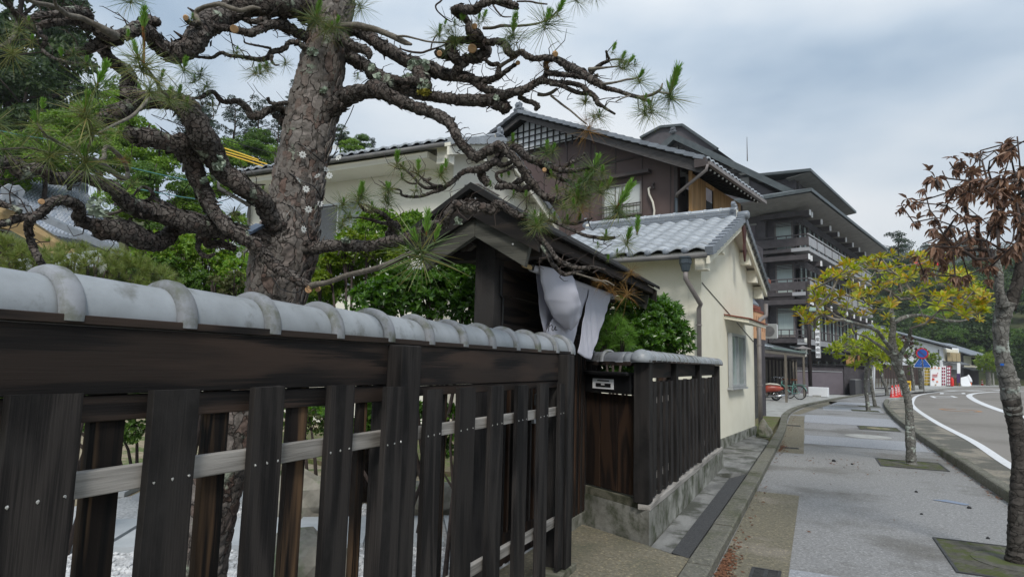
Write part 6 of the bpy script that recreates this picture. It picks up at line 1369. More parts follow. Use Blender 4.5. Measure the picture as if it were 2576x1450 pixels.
B_([(760, 620, 50), (792, 620, 36), (850, 616, 34), (885, 620, 32), (922, 620, 30), (955, 614, 30), (980, 606, 34), (1003, 604, 30), (1038, 591, 32), (1062, 582, 30), (1088, 568, 28), (1112, 560, 28), (1126, 540, 26), (1142, 516, 26), (1156, 516, 30), (1180, 526, 32), (1205, 520, 32), (1237, 528, 28), (1252, 514, 26), (1268, 520, 22), (1286, 534, 20), (1306, 544, 17), (1318, 538, 14), (1326, 526, 11)], 3.1, 2.75, dm=-.1)
B_([(980, 606, 28), (986, 590, 34), (996, 576, 30), (1000, 566, 14)], 3.05, 3.05, rough=.3)
B_([(1314, 546, 16), (1330, 568, 14), (1350, 590, 16), (1368, 606, 15), (1382, 624, 14), (1396, 642, 14), (1412, 660, 14), (1430, 669, 13), (1450, 672, 12), (1472, 674, 11), (1495, 672, 9), (1521, 678, 6)], 2.75, 2.55, plate=.15)
B_([(1318, 552, 14), (1340, 584, 12), (1360, 612, 13), (1376, 640, 13), (1388, 662, 12), (1402, 680, 12), (1420, 690, 12), (1445, 686, 9), (1466, 684, 7)], 2.78, 2.62, plate=.15)
B_([(1450, 688, 6), (1478, 696, 5), (1505, 705, 4), (1530, 716, 3)], 2.6, 2.5, 'bark_smooth', .05, 0)
B_([(1478, 697, 4), (1500, 705, 5), (1524, 706, 4), (1545, 718, 3)], 2.58, 2.5, 'twig_grey', .05, 0)
B_([(996, 570, 28), (985, 558, 16), (974, 548, 14), (962, 537, 13), (945, 532, 12), (922, 530, 10), (908, 518, 8), (896, 505, 6)], 3.05, 2.8, plate=.1)
B_([(990, 572, 14), (975, 562, 12), (960, 560, 10), (945, 556, 9), (925, 552, 7), (908, 547, 6), (873, 548, 4)], 3.05, 2.8, plate=0)
B_([(945, 532, 9), (928, 518, 7), (905, 512, 5), (880, 508, 4)], 2.95, 2.8, plate=0)
B_([(1345, 552, 9), (1370, 552, 10), (1392, 558, 9), (1418, 570, 9), (1443, 580, 9), (1472, 592, 10), (1496, 596, 10), (1522, 600, 12), (1545, 597, 9)], 2.75, 2.5, plate=.1)
B_([(1420, 560, 9), (1446, 562, 8), (1470, 555, 7), (1490, 548, 6)], 2.7, 2.6, plate=0)
B_([(836, 66, 24), (866, 64, 20), (895, 64, 20), (920, 68, 19), (945, 76, 17), (979, 88, 16), (1000, 98, 18), (1018, 106, 16), (1034, 112, 7)], 3.25, 2.95, 'bark_smooth', .08, 0)
B_([(998, 92, 7), (1020, 92, 6), (1048, 98, 5), (1080, 105, 5), (1124, 108, 5)], 3.0, 2.9, 'bark_smooth', .05, 0)
B_([(1005, 122, 4), (1030, 130, 6), (1060, 133, 6), (1080, 127, 6), (1106, 118, 4), (1124, 110, 4)], 3.1, 2.95, 'twig_dark', .05, 0)
B_([(1083, 128, 4), (1086, 110, 4), (1095, 92, 4), (1103, 84, 3)], 2.95, 2.9, 'twig_dark', .05, 0)
B_([(846, 88, 34), (866, 100, 30), (888, 116, 29), (908, 124, 26), (926, 134, 24), (928, 148, 10)], 3.15, 3.0)
B_([(1216, 71, 9), (1240, 70, 8), (1262, 66, 9), (1290, 66, 7), (1325, 64, 6), (1350, 60, 5), (1372, 52, 5), (1388, 42, 5), (1400, 30, 4), (1404, 20, 3)], 2.95, 2.5, 'bark_smooth', .05, 0)
B_([(1136, 56, 3), (1118, 45, 4), (1100, 28, 4), (1096, 14, 5), (1108, 4, 5), (1116, -8, 5)], 2.9, 2.85, 'twig_dark', .04, 0)
B_([(1240, 14, 5), (1252, 30, 5), (1264, 42, 4), (1286, 43, 3)], 2.85, 2.8, 'twig_dark', .04, 0)
B_([(1300, 4, 5), (1330, 4, 5), (1352, 8, 5), (1376, 11, 4)], 2.6, 2.55, 'twig_dark', .04, 0)
# near twigs at the upper left
B_([(432, 262, 9), (425, 250, 9), (418, 238, 8), (404, 224, 9), (392, 205, 7), (378, 182, 6), (366, 165, 6), (361, 155, 6)], 2.5, 1.75, 'bark_smooth', .05, 0)
B_([(361, 160, 7), (361, 120, 7), (360, 90, 7), (359, 66, 6)], 1.75, 1.74, 'bud_scale', .12, 0)
B_([(361, 155, 6), (352, 150, 6), (347, 138, 5), (344, 118, 4)], 1.75, 1.72, 'bud_scale', .12, 0)
B_([(372, 250, 10), (355, 270, 9), (330, 292, 9), (300, 308, 8), (272, 322, 8), (249, 334, 7)], 2.5, 1.75, 'bark_smooth', .05, 0)
B_([(322, 432, 10), (312, 408, 12), (300, 392, 12), (285, 378, 12), (268, 370, 11), (262, 382, 12), (262, 395, 13), (255, 400, 10)], 2.2, 1.9, 'bark_smooth', .1, 0)
B_([(322, 430, 10), (318, 446, 14), (303, 446, 16), (282, 430, 15), (265, 418, 15), (248, 405, 12), (232, 397, 9), (213, 397, 7)], 2.2, 1.65, 'bark_smooth', .1, 0)
B_([(213, 397, 7), (222, 370, 7), (232, 345, 6), (228, 310, 6), (217, 290, 6), (213, 276, 5)], 1.65, 1.55, 'bark_smooth', .05, 0)
B_([(213, 397, 8), (190, 385, 9), (166, 368, 10), (148, 360, 10), (134, 352, 9), (116, 342, 8), (104, 326, 6), (95, 311, 6)], 1.7, 1.5, 'bark_smooth', .05, 0)
B_([(190, 390, 8), (160, 388, 6), (131, 384, 5)], 1.68, 1.6, 'bark_smooth', .05, 0)
B_([(0, 376, 5), (40, 373, 5), (80, 373, 5), (125, 384, 5)], 1.6, 1.6, 'bark_smooth', .05, 0)
B_([(340, 505, 12), (320, 520, 10), (300, 530, 9), (272, 540, 8)], 2.7, 2.6, 'bark_smooth', .06, 0)
B_([(292, 512, 14), (310, 508, 13), (330, 506, 13), (352, 505, 13), (372, 504, 13), (386, 492, 13), (378, 478, 10), (362, 470, 8), (350, 474, 6), (340, 486, 6), (330, 500, 5)], 2.8, 2.75, plate=.1)
B_([(386, 498, 12), (402, 506, 12), (420, 512, 12), (436, 520, 10), (450, 532, 7), (480, 538, 5), (508, 540, 4)], 2.8, 2.75, plate=0)
B_([(425, 520, 8), (450, 528, 7), (490, 536, 7), (530, 548, 6), (570, 546, 4)], 2.85, 2.8, 'bark_smooth', .05, 0)
B_([(600, 540, 7), (586, 535, 5), (575, 540, 4), (565, 545, 3)], 2.9, 2.9, 'twig_grey', .05, 0)
B_([(590, 520, 4), (588, 535, 4), (600, 536, 4), (604, 537, 3)], 2.9, 2.9, 'twig_grey', .05, 0)
B_([(500, 590, 34), (515, 600, 34), (528, 612, 26), (548, 612, 24), (572, 618, 22), (590, 625, 18)], 2.9, 3.0)
B_([(505, 596, 18), (500, 610, 16), (498, 625, 14), (510, 640, 14), (525, 645, 12), (540, 638, 8)], 2.9, 2.8)
# pruned ends
for x, y, r, d in ((1187, 122, 10, 2.9), (1105, 135, 6, 2.9), (1310, 235, 6, 2.84), (1194, 66, 6, 2.86), (589, 73, 9, 2.75), (776, 728, 8, 2.8), (799, 727, 6, 2.8), (1397, 136, 6, 2.7), (1321, 229, 5, 2.8), (1302, 158, 5, 2.83), (1369, 427, 5, 2.75), (105, 507, 6, 2.1), (467, 45, 6, 2.68)):
    c = atd(x, y, d); n_ = unit(CP-c+np.array([nrs.normal(0, .25) for _ in range(3)])); R_ = r*d/FPX
    MB().tube([c-n_*.02, c+n_*.004, c+n_*.006], [R_*1.15, R_*1.1, R_*.95], 14).build('pruned_end', MT['cut_wood'], pine, smooth=False)
# pale lichen tufts on the bark
def lichen(x, y, w, h, d, n, m='lichen'):
    V = []; F_ = []
    for i in range(n):
        a = rnd.uniform(0, 6.28); q = math.sqrt(rnd.random()); c = atd(x+q*math.cos(a)*w/2, y+q*math.sin(a)*h/2, d+rnd.uniform(-.01, .01)); s = rnd.uniform(.004, .010)
        t1 = unit(nrs.normal(size=3)); t2 = unit(np.cross(t1, nrs.normal(size=3))); b = len(V)
        for k in range(6): t = 2*math.pi*k/6; rr_ = s*(1+.5*(k % 2)); V.append(tuple(c+t1*rr_*math.cos(t)+t2*rr_*math.sin(t)))
        F_.append(tuple(range(b, b+6)))
    mb = MB(); mb.v = V; mb.f = F_; o = mb.build('lichen', MT[m], pine, kind='stuff')
mat('lichen', (.30, .36, .28), (.38, .43, .36), scale=30, rough=.95, island=[(.25, .31, .24), (.36, .42, .34)]); mat('moss_yellow', (.28, .25, .04), (.18, .17, .03), scale=30, rough=.95)
for a in ((1052, 165, 56, 34, 3.02, 150), (1028, 196, 26, 22, 3.02, 50), (550, 410, 30, 36, 2.72, 90), (1065, 215, 30, 30, 2.96, 50), (935, 170, 16, 18, 3.02, 30), (950, 193, 16, 16, 3.0, 30), (1018, 252, 18, 20, 3.0, 30), (545, 445, 20, 20, 2.78, 40), (870, 604, 24, 14, 2.97, 40), (785, 130, 26, 24, 3.12, 40), (812, 226, 22, 16, 3.12, 30), (510, 455, 14, 20, 2.76, 30), (1248, 245, 12, 10, 2.8, 16), (245, 520, 50, 60, 2.4, 60), (1150, 555, 20, 16, 2.85, 25)): lichen(*a)
lichen(1066, 232, 34, 14, 2.95, 60, 'moss_yellow')

# needles -----------------------------------------------------------------
def needle_tuft(seed, n, m, spread=(.2, 1.25), w=.0048, down=.35):
    """unit needles (length 1) that spring from a point; +Z is the twig direction"""
    r = np.random.RandomState(seed); V = []; F_ = []
    for i in range(n):
        th = r.uniform(*spread)*math.pi/1.0*.62; ph = r.uniform(0, 2*math.pi); L = r.uniform(.72, 1.05)
        d = np.array([math.sin(th)*math.cos(ph), math.sin(th)*math.sin(ph), math.cos(th)]); st = np.array([0, 0, -r.uniform(0, .28)])
        side = unit(np.cross(d, r.normal(size=3))); b = len(V); sag = down*r.uniform(.1, .5)
        for k in range(5):
            t = k/4; c = st+d*L*t+np.array([0, 0, -sag])*t*t*L; ww = w*(1-.75*t**3); V += [tuple(c-side*ww), tuple(c+side*ww)]
        for k in range(4): F_.append((b+2*k, b+2*k+1, b+2*k+3, b+2*k+2))
    return rawmesh('needle_tuft', V, F_, MT[m])
def candle_mesh(seed, m, n=190, w=.017):
    r = np.random.RandomState(seed); V = []; F_ = []
    for i in range(n):
        h = r.uniform(.05, .92)**.9; ph = r.uniform(0, 6.28); th = r.uniform(.25, .62); L = r.uniform(.2, .36)*(1.1-.35*h)
        d = np.array([math.sin(th)*math.cos(ph), math.sin(th)*math.sin(ph), math.cos(th)]); st = np.array([.02*math.cos(ph), .02*math.sin(ph), h*.86])
        side = unit(np.cross(d, r.normal(size=3))); b = len(V)
        V += [tuple(st-side*w), tuple(st+side*w), tuple(st+d*L+side*w*.3), tuple(st+d*L-side*w*.3)]; F_.append((b, b+1, b+2, b+3))
    return rawmesh('new_shoot', V, F_, MT[m])
def stem_mesh():
    mb = MB(); mb.tube([(0, 0, -.05), (0, 0, .3), (0, 0, .7), (0, 0, .92)], [.035, .042, .03, .01], 7); return rawmesh('shoot_stem', mb.v, mb.f, MT['bud_scale'], True)
NT = [needle_tuft(20+i, 110, 'needle_dark', w=.0078) for i in range(5)]; NTs = [needle_tuft(40+i, 60, 'needle_dark', w=.012) for i in range(4)]
NTb = [needle_tuft(60+i, 70, 'needle_brown', w=.006, down=.8) for i in range(2)]
CN = [candle_mesh(80+i, 'needle_new') for i in range(4)]; SM = stem_mesh()
camup = CU
def dirpx(ax, d=0.0):   # direction in the picture plane (angle in degrees from up, clockwise) plus some depth
    a = rad(ax); return unit(CR*math.sin(a)+CU*math.cos(a)+CF*d)
def axis_rot(z, spin): return Matrix.Rotation(0, 3, 'Z') if False else (Vector(z).to_track_quat('Z', 'Y').to_matrix()@Matrix.Rotation(spin, 3, 'Z'))
def tuft(x, y, L, c=0, tilt=0, d=2.7, brown=0, ax=None, nb=0):
    p = atd(x, y, d); s = L*d/FPX
    ax = rnd.uniform(-25, 25) if ax is None else ax
    me = rnd.choice(NTb) if brown else rnd.choice(NT if L > 38 else NTs)
    inst('needle_tuft', me, p, pine, axis_rot(dirpx(ax, rnd.uniform(-.4, .4)), rnd.uniform(0, 6.28)), s*1.05)
    if c:
        cs = c*d/FPX; R_ = axis_rot(dirpx(tilt, rnd.uniform(-.15, .15)), rnd.uniform(0, 6.28))
        inst('new_shoot', rnd.choice(CN), p, pine, R_, (cs*1.15 if c > 40 else cs*1.6, cs*1.15 if c > 40 else cs*1.6, cs*1.1))
        if c > 25 and brown != 2: inst('shoot_stem', SM, p, pine, R_, (cs*.8, cs*.8, cs*.8))
near = [(361, 157, 95, 0, 0, 1.75), (360, 76, 10, 62, 2, 1.74), (346, 140, 62, 42, -15, 1.72), (322, 95, 14, 20, 5, 1.73), (95, 311, 66, 34, -20, 1.5), (213, 276, 86, 48, 15, 1.55), (244, 215, 95, 66, 25, 1.6), (106, 277, 10, 30, 5, 1.52), (406, 195, 42, 22, 15, 1.85), (73, 55, 20, 14, 0, 1.95), (155, 144, 12, 24, -5, 2.1), (216, 158, 38, 18, 10, 2.15), (30, 128, 60, 0, 0, 1.9), (78, 102, 22, 16, 25, 1.9), (322, -8, 60, 0, 0, 2.0), (131, 384, 80, 22, -5, 1.6), (213, 397, 110, 34, 0, 1.6), (200, 360, 45, 35, -10, 1.62), (226, 322, 75, 10, 0, 1.58), (268, 350, 20, 30, 25, 1.85), (422, 244, 62, 28, 20, 2.4), (373, 222, 66, 0, 0, 1.9), (10, 372, 60, 0, 0, 1.6), (-10, 300, 70, 0, 0, 1.55), (335, 455, 28, 14, 10, 2.2), (300, 330, 34, 20, 30, 1.8), (60, 345, 50, 12, 0, 1.55), (45, 70, 42, 0, 0, 1.95), (185, 130, 40, 10, 0, 2.1)]
mid = [(1058, 622, 128, 0, 0, 2.1), (1072, 590, 16, 64, 4, 2.1), (1050, 612, 20, 40, -20, 2.1), (1092, 606, 14, 42, 18, 2.1), (1634, 269, 62, 20, -10, 2.38), (1683, 236, 66, 78, 18, 2.38), (1606, 198, 50, 26, 25, 2.45), (1563, 150, 30, 24, 25, 2.55), (1558, 166, 36, 12, 0, 2.58), (1580, 160, 30, 26, 35, 2.55), (1374, 54, 76, 36, 15, 2.5), (1402, 34, 30, 38, 25, 2.48), (1474, 255, 36, 14, 0, 2.65), (1450, -8, 46, 0, 0, 2.5), (1496, -22, 42, 0, 0, 2.5), (1507, 286, 42, 12, 0, 2.6), (1161, 55, 12, 36, 12, 2.86), (1145, 98, 62, 0, 0, 2.9), (1104, 84, 40, 24, 10, 2.88), (1118, 64, 14, 16, 15, 2.88), (1143, 60, 26, 12, 10, 2.88), (1216, 46, 30, 22, 20, 2.88), (1290, 84, 52, 52, 8, 2.7), (903, 8, 54, 0, 0, 3.0), (900, 193, 20, 10, 0, 3.0), (796, 42, 64, 46, 12, 3.0), (846, 62, 44, 22, 20, 2.95), (820, 70, 50, 12, 0, 2.98), (595, 127, 32, 12, 10, 2.92), (644, 178, 42, 10, 0, 2.9), (717, 158, 30, 10, 0, 3.0), (668, 162, 38, 8, 0, 3.0), (462, 172, 50, 30, 15, 2.5), (504, 184, 46, 14, 25, 2.85), (484, 44, 22, 12, 0, 2.7), (450, 236, 50, 24, 10, 2.5), (470, 262, 40, 18, 10, 2.6), (535, 262, 24, 12, 0, 2.95),
       (997, 411, 38, 34, 8, 2.84), (1052, 431, 38, 30, 0, 2.85), (1108, 437, 34, 24, 10, 2.88), (1122, 424, 16, 26, 0, 2.88), (1010, 446, 24, 12, 0, 2.85), (1046, 475, 30, 10, 0, 2.86), (977, 473, 34, 10, 0, 2.88), (970, 493, 42, 10, 0, 2.88), (908, 488, 44, 32, 8, 2.78), (1290, 357, 24, 22, 0, 2.9), (1234, 466, 14, 12, 0, 3.0), (1261, 448, 6, 16, 0, 3.0), (1279, 444, 6, 20, 0, 3.0), (1292, 491, 20, 14, 0, 2.95), (1323, 497, 30, 18, 0, 2.9), (1345, 541, 48, 14, 0, 2.7), (1376, 378, 42, 26, 0, 2.75), (1494, 420, 62, 36, 20, 2.55), (1450, 477, 62, 30, 20, 2.6), (1472, 450, 54, 32, 15, 2.58), (1434, 488, 44, 12, 0, 2.65), (1507, 475, 48, 20, 30, 2.5), (1530, 466, 44, 22, 20, 2.5), (1552, 519, 66, 74, 32, 2.45), (1467, 495, 28, 14, 0, 2.6), (1418, 517, 34, 12, 0, 2.7), (1359, 551, 54, 16, 0, 2.68), (1427, 555, 28, 16, 0, 2.65), (1458, 555, 16, 20, 0, 2.65), (1578, 606, 44, 36, 10, 2.45), (1602, 588, 12, 46, 5, 2.45), (1503, 617, 18, 10, 0, 2.5), (1552, 637, 22, 12, 0, 2.5), (1529, 656, 8, 16, 0, 2.5), (864, 510, 48, 14, 0, 2.78), (902, 500, 48, 30, 8, 2.78), (861, 559, 38, 8, 0, 2.78), (880, 540, 36, 8, 0, 2.8), (974, 473, 26, 10, 0, 2.85), (590, 533, 46, 0, 0, 2.85), (662, 478, 12, 14, 0, 3.0), (935, 520, 30, 14, 0, 2.9), (1400, 478, 30, 14, 0, 2.7), (1385, 440, 26, 14, 0, 2.75), (1440, 430, 30, 18, 0, 2.7), (1517, 430, 30, 14, 0, 2.52), (1395, 545, 34, 14, 0, 2.68), (1525, 590, 26, 14, 0, 2.5), (1622, 250, 28, 16, 10, 2.42), (1540, 130, 16, 24, 20, 2.56), (520, 215, 30, 10, 0, 2.9), (1485, 450, 40, 24, 10, 2.57), (1455, 500, 44, 14, 0, 2.58)]
brown = [(1480, 318, 62, 0, 0, 2.6), (1378, 165, 42, 0, 0, 2.8), (1475, 298, 26, 0, 0, 2.6), (1587, 680, 40, 0, 0, 2.48), (1510, 708, 34, 0, 0, 2.5), (1578, 735, 50, 0, 0, 2.5), (1540, 726, 34, 0, 0, 2.5), (310, 400, 30, 0, 0, 2.0), (1460, 520, 50, 0, 0, 2.58), (1370, 150, 30, 0, 0, 2.8)]
for a in near: tuft(*a)
for a in mid:
    tuft(*a)
    if a[2] > 24 and rnd.random() < .6: tuft(a[0]+rnd.uniform(-16, 16), a[1]+rnd.uniform(-6, 16), a[2]*.75, rnd.choice((0, 12, 18)), rnd.uniform(-20, 25), a[5]+rnd.uniform(-.04, .06))
for a in brown: tuft(*a, brown=1, ax=rnd.uniform(-20, 20))
# string of flower lights
sl_ = thing('flower_string_lights', 'black wire with clear plastic flower lights wound round the pine trunk', 'string lights', atd(750, 500, 2.95))
def on_trunk(x, y):
    ys = [t[1] for t in tr][::-1]; cx_ = np.interp(y, ys, [t[0] for t in tr][::-1]); w = np.interp(y, ys, [t[2] for t in tr][::-1]); d = np.interp(y, ys, [t[3] for t in tr][::-1])
    q = max(-1, min(1, (x-cx_)/(w/2))); return atd(x, y, d-math.sqrt(max(0, 1-q*q))*w/2*d/FPX*1.06-.008)
for path in ([(722, 350), (740, 357), (770, 372), (800, 398), (818, 410), (834, 395), (850, 380)], [(700, 430), (720, 432), (745, 446), (765, 458), (790, 470), (806, 498), (800, 520)], [(680, 512), (690, 506), (715, 512), (742, 526), (765, 560), (778, 600), (795, 622)], [(682, 690), (700, 720), (715, 730), (745, 735), (770, 720)]):
    MB().tube([on_trunk(x, y) for x, y in catmull(path, 6)], .0028, 5).build('wire', MT['black'], sl_)
MB().tube([atd(x, y, 3.0) for x, y in catmull([(834, 395), (845, 380), (852, 350), (865, 320), (880, 290), (890, 265)], 8)], .0022, 5).build('wire', MT['black'], sl_)
V = []; F_ = []
for k in range(8):
    a = 2*math.pi*k/8; d_ = np.array([math.cos(a), math.sin(a), 0]); s_ = np.array([-math.sin(a), math.cos(a), 0]); b = len(V)
    V += [tuple(d_*.12), tuple(d_*.6+s_*.26+[0, 0, .1]), tuple(d_*1.0+s_*.1+[0, 0, .02]), tuple(d_*1.0-s_*.1+[0, 0, .02]), tuple(d_*.6-s_*.26+[0, 0, .1])]; F_.append((b, b+1, b+2, b+3, b+4))
fl = rawmesh('flower', V, F_, MT['lace'])
for x, y in ((717, 366), (762, 390), (852, 397), (871, 334), (868, 325), (821, 426), (708, 433), (696, 449), (799, 442), (752, 453), (771, 476), (829, 442), (777, 527), (726, 537), (806, 513), (765, 577), (664, 560), (642, 578), (548, 626), (564, 622), (586, 615), (690, 595), (602, 640), (845, 372)):
    inst('flower', fl, on_trunk(x, y)-CF*.006, sl_, axis_rot(unit(-CF+nrs.normal(size=3)*.55), rnd.random()*6), .018)
sp = thing('solar_panel', 'small tilted solar panel for the lights fixed left of the trunk', 'solar panel', atd(630, 585, 2.9))
MB().bar(atd(612, 588, 2.9), atd(655, 566, 3.0), .05, .014, up=unit(CU*.8-CF*.5)).build('panel', MT['solar'], sp, bevel=.002)
MB().tube([atd(650, 575, 2.98), atd(665, 585, 3.05), atd(690, 600, 3.1)], .006, 6).build('arm', MT['black'], sp)

# ================================================================== street trees and shrubs
def leaf_pts(L, W, fold=.18, curl=.15, shape='obovate'):
    """one leaf along +Y, 6 faces"""
    xs = [(0, .06), (.35, .62 if shape == 'obovate' else .95), (.7, 1.0 if shape == 'obovate' else .8), (1, .05)]
    V = []
    for t, w in xs:
        z = -curl*L*t*t
        V += [(-W/2*w, L*t, z+fold*W*w), (0, L*t, z), (W/2*w, L*t, z+fold*W*w)]
    F_ = []
    for i in range(3): F_ += [(3*i, 3*i+1, 3*i+4, 3*i+3), (3*i+1, 3*i+2, 3*i+5, 3*i+4)]
    return np.array(V), F_
def rosette(seed, n, L, W, m, lo=.35, hi=1.35, curl=.15, fold=.18, name='leaf_cluster', shape='obovate', stem=0):
    r = np.random.RandomState(seed); V = []; F_ = []
    for i in range(n):
        l = L*r.uniform(.7, 1.1); v, f = leaf_pts(l, W*r.uniform(.8, 1.15), fold, curl*r.uniform(.5, 1.6), shape); th = r.uniform(lo, hi); ph = 2*math.pi*i*.382+r.uniform(-.3, .3)
        R_ = np.array(Matrix.Rotation(ph, 3, 'Z')@Matrix.Rotation(math.pi/2-th, 3, 'X')@Matrix.Rotation(r.uniform(-.5, .5), 3, 'Y')); b = len(V)
        V += [tuple(q) for q in (v@R_.T+[0, 0, -stem*r.uniform(0, 1)])]; F_ += [tuple(b+k for k in q) for q in f]
    return rawmesh(name, V, F_, MT[m])
def grow(root, nodes, radii, targets, m, up=.25, rmin=.004, k=.0042, seed=1, bias=.45, n=6):
    """join every twig tip to the skeleton grown so far; thickness follows the number of tips carried"""
    r = np.random.RandomState(seed); P = [np.array(p, float) for p in nodes]; par = [None]+list(range(len(nodes)-1)); base = len(P); f = P[-1]
    order = sorted(targets, key=lambda t: np.linalg.norm(np.array(t)-f)); tipn = []
    for t in order:
        t = np.array(t, float); A = np.array(P[max(0, base-3):]); off = max(0, base-3)
        c = np.linalg.norm(A-t, axis=1)+bias*np.linalg.norm(A-f, axis=1)*.5
        i = int(np.argmin(c))+off; a = P[i]; L = np.linalg.norm(t-a); ns = max(1, int(L/.16)); last = i
        bend = np.array([0, 0, -up*L*.5])+r.normal(size=3)*L*.06
        for s in range(1, ns+1):
            u = s/ns; q = a*(1-u)+t*u+bend*math.sin(math.pi*u)*(1 if ns > 1 else 0)+(r.normal(size=3)*.012 if s < ns else 0)
            P.append(q); par.append(last); last = len(P)-1
        tipn.append(last)
    cnt = [0]*len(P)
    for t in tipn:
        j = t
        while j is not None: cnt[j] += 1; j = par[j]
    kids = {}
    for i, p_ in enumerate(par):
        if p_ is not None: kids.setdefault(p_, []).append(i)
    R_ = [rmin+k*math.sqrt(c) for c in cnt]
    # each bough that leaves the trunk nodes becomes one part
    def chain(s):   # follow from s collecting separate chains
        out = []; st = [(par[s], s)]
        while st:
            a, b = st.pop(); path = [a, b]
            while True:
                ks = sorted(kids.get(path[-1], []), key=lambda q: -cnt[q])
                if not ks: break
                for q in ks[1:]: st.append((path[-1], q))
                path.append(ks[0])
            out.append(path)
        return out
    for i in range(base):
        for c in kids.get(i, []):
            if c < base: continue
            mb = MB()
            for path in chain(c): mb.tube([P[q] for q in path], [min(R_[q], R_[path[1]]) if j == 0 else R_[q] for j, q in enumerate(path)], n if cnt[c] > 3 else 5)
            mb.build('bough', m, root, smooth=True)
    return [(P[t], unit(P[t]-P[par[t]])) for t in tipn]
# --- tree with brown leaves at the right edge
T1 = thing('brown_leaved_tree', 'street tree with withered brown leaves at the right edge of the pavement', 'tree', onz(2557, 1412))
def tz(x, y): return 2188.7+x/2.817, 321.9+y/2.817
tp = [(2553, 1430, 52), (2555, 1395, 44), (2556, 1340, 38), (2558, 1240, 33), (2562, 1170, 30), (2557, 1100, 31), (2549, 1040, 37), (2541, 997, 40), (2537, 960, 43), (2527, 922, 37), (2517, 870, 33), (2517, 819, 34), (2524, 785, 38), (2530, 760, 42)]
D1 = 4.9
pts_ = [atd(x, y, D1) for x, y, w in tp]; rs_ = [w/2*D1/FPX for x, y, w in tp]
k_ = 7
limb('trunk', pts_[:8], rs_[:8], MT['bark_wet'], T1, n=40, rough=.10, plate=0, seed=5, step=.12)
limb('trunk', pts_[6:], [r*1.01 for r in rs_[6:]], MT['bark_street'], T1, n=36, rough=.10, plate=0, seed=6, step=.15)
lA = [(2524, 770, 28), (2514, 735, 20), (2512, 695, 19), (2506, 660, 17), (2494, 630, 14)]; rA = [(2534, 775, 34), (2551, 735, 28), (2563, 697, 28), (2570, 650, 26), (2573, 600, 24), (2576, 540, 20), (2580, 470, 15)]
LA = [atd(x, y, D1-.05) for x, y, w in lA]; RA = [atd(x, y, D1+.05) for x, y, w in rA]
limb('limb', LA, [w/2*D1/FPX for _, _, w in lA], MT['bark_street'], T1, n=18, rough=.1, seed=7, step=.3); limb('limb', RA, [w/2*D1/FPX for _, _, w in rA], MT['bark_wet'], T1, n=20, rough=.1, seed=8, step=.3)
cl_ = [(305,690),(345,545),(290,545),(225,575),(380,450),(420,600),(470,370),(455,660),(540,570),(575,470),(590,310),(640,250),(720,300),(760,210),(975,130),(935,170),(1000,180),(910,220),(620,430),(650,500),(700,470),(660,560),(620,630),(690,650),(760,650),(600,720),(560,720),(520,780),(570,830),(500,850),(450,860),(430,760),(540,910),(480,930),(540,990),(640,890),(700,800),(700,870),(740,930),(770,950),(820,980),(840,1090),(620,1090),(690,1060),(390,1010),(380,1060),(330,920),(850,720),(870,670),(900,700),(910,900),(960,900),(1020,870),(1060,680),(1040,620),(980,600),(920,600),(950,530),(1000,530),(1040,560),(900,430),(850,430),(800,450),(880,380),(940,380),(1000,400),(1060,400),(1020,340),(1060,300),(1080,480),(1080,560),(700,380),(730,400),(650,1080),(600,1070),(500,800),(660,780),(620,860),(790,880),(860,1000),(1060,760),(1070,830),(820,820),(760,780),(910,650),(880,480),(940,450),(830,400)]
rr1 = np.random.RandomState(3); tg = []
for x, y in cl_:
    tg.append(atd(*tz(x, y-22), D1+rr1.uniform(-.75, .75)))
    if x > 450 and rr1.random() < .22: tg.append(atd(*tz(x+rr1.uniform(-40, 40), y-22+rr1.uniform(-40, 30)), D1+rr1.uniform(-.9, .9)))
for i in range(26): tg.append(atd(rr1.uniform(2590, 2780), rr1.uniform(330, 660), D1+rr1.uniform(-.8, .8)))
bare = [atd(*tz(x, y), D1+rr1.uniform(-.4, .4)) for x, y in ((780, 160), (800, 165), (665, 190), (820, 210), (845, 235), (880, 165), (465, 430), (510, 305), (370, 820), (790, 230), (835, 300), (1040, 60), (1085, 95), (560, 240), (355, 840), (480, 700))]
tips = grow(T1, [LA[0], LA[2], LA[3], LA[4]], None, [t for t in tg+bare if (t-CP)@CR/((t-CP)@CF)*FPX+CX < 2535], MT['twig_dark'], seed=4, up=.35, rmin=.0022, k=.0024)
tips += grow(T1, [RA[1], RA[3], RA[4], RA[5], RA[6]], None, [t for t in tg+bare if (t-CP)@CR/((t-CP)@CF)*FPX+CX >= 2480], MT['twig_dark'], seed=5, up=.3, rmin=.0022, k=.0024)
RBm = [rosette(100+i, 13, .082, .027, 'leaf_brown', 1.6, 2.85, .45, .4, shape='ell', stem=.03) for i in range(5)]; RBs = [rosette(110+i, 5, .07, .026, 'leaf_brown', .6, 2.4, .3, .3, shape='ell') for i in range(3)]
for i, (p, d) in enumerate(tips):
    if min(np.linalg.norm(p-b) for b in bare) < .02: continue
    inst('leaf_cluster', rnd.choice(RBm), p, T1, Matrix.Rotation(rnd.uniform(0, 6.28), 3, 'Z')@Matrix.Rotation(rnd.uniform(-.7, .7), 3, 'X'), rnd.uniform(.6, 1.15))
    if rnd.random() < .7: inst('leaf_cluster', rnd.choice(RBs), p+nrs.normal(size=3)*.03, T1, Matrix.Rotation(rnd.uniform(0, 6.28), 3, 'Z'), rnd.uniform(.8, 1.2))
MB().box(*atd(2516, 913, 4.75), *(atd(2524, 919, 4.75)+[.0, .01, 0])).build('blue_tag', MT['sign_blue'], T1)
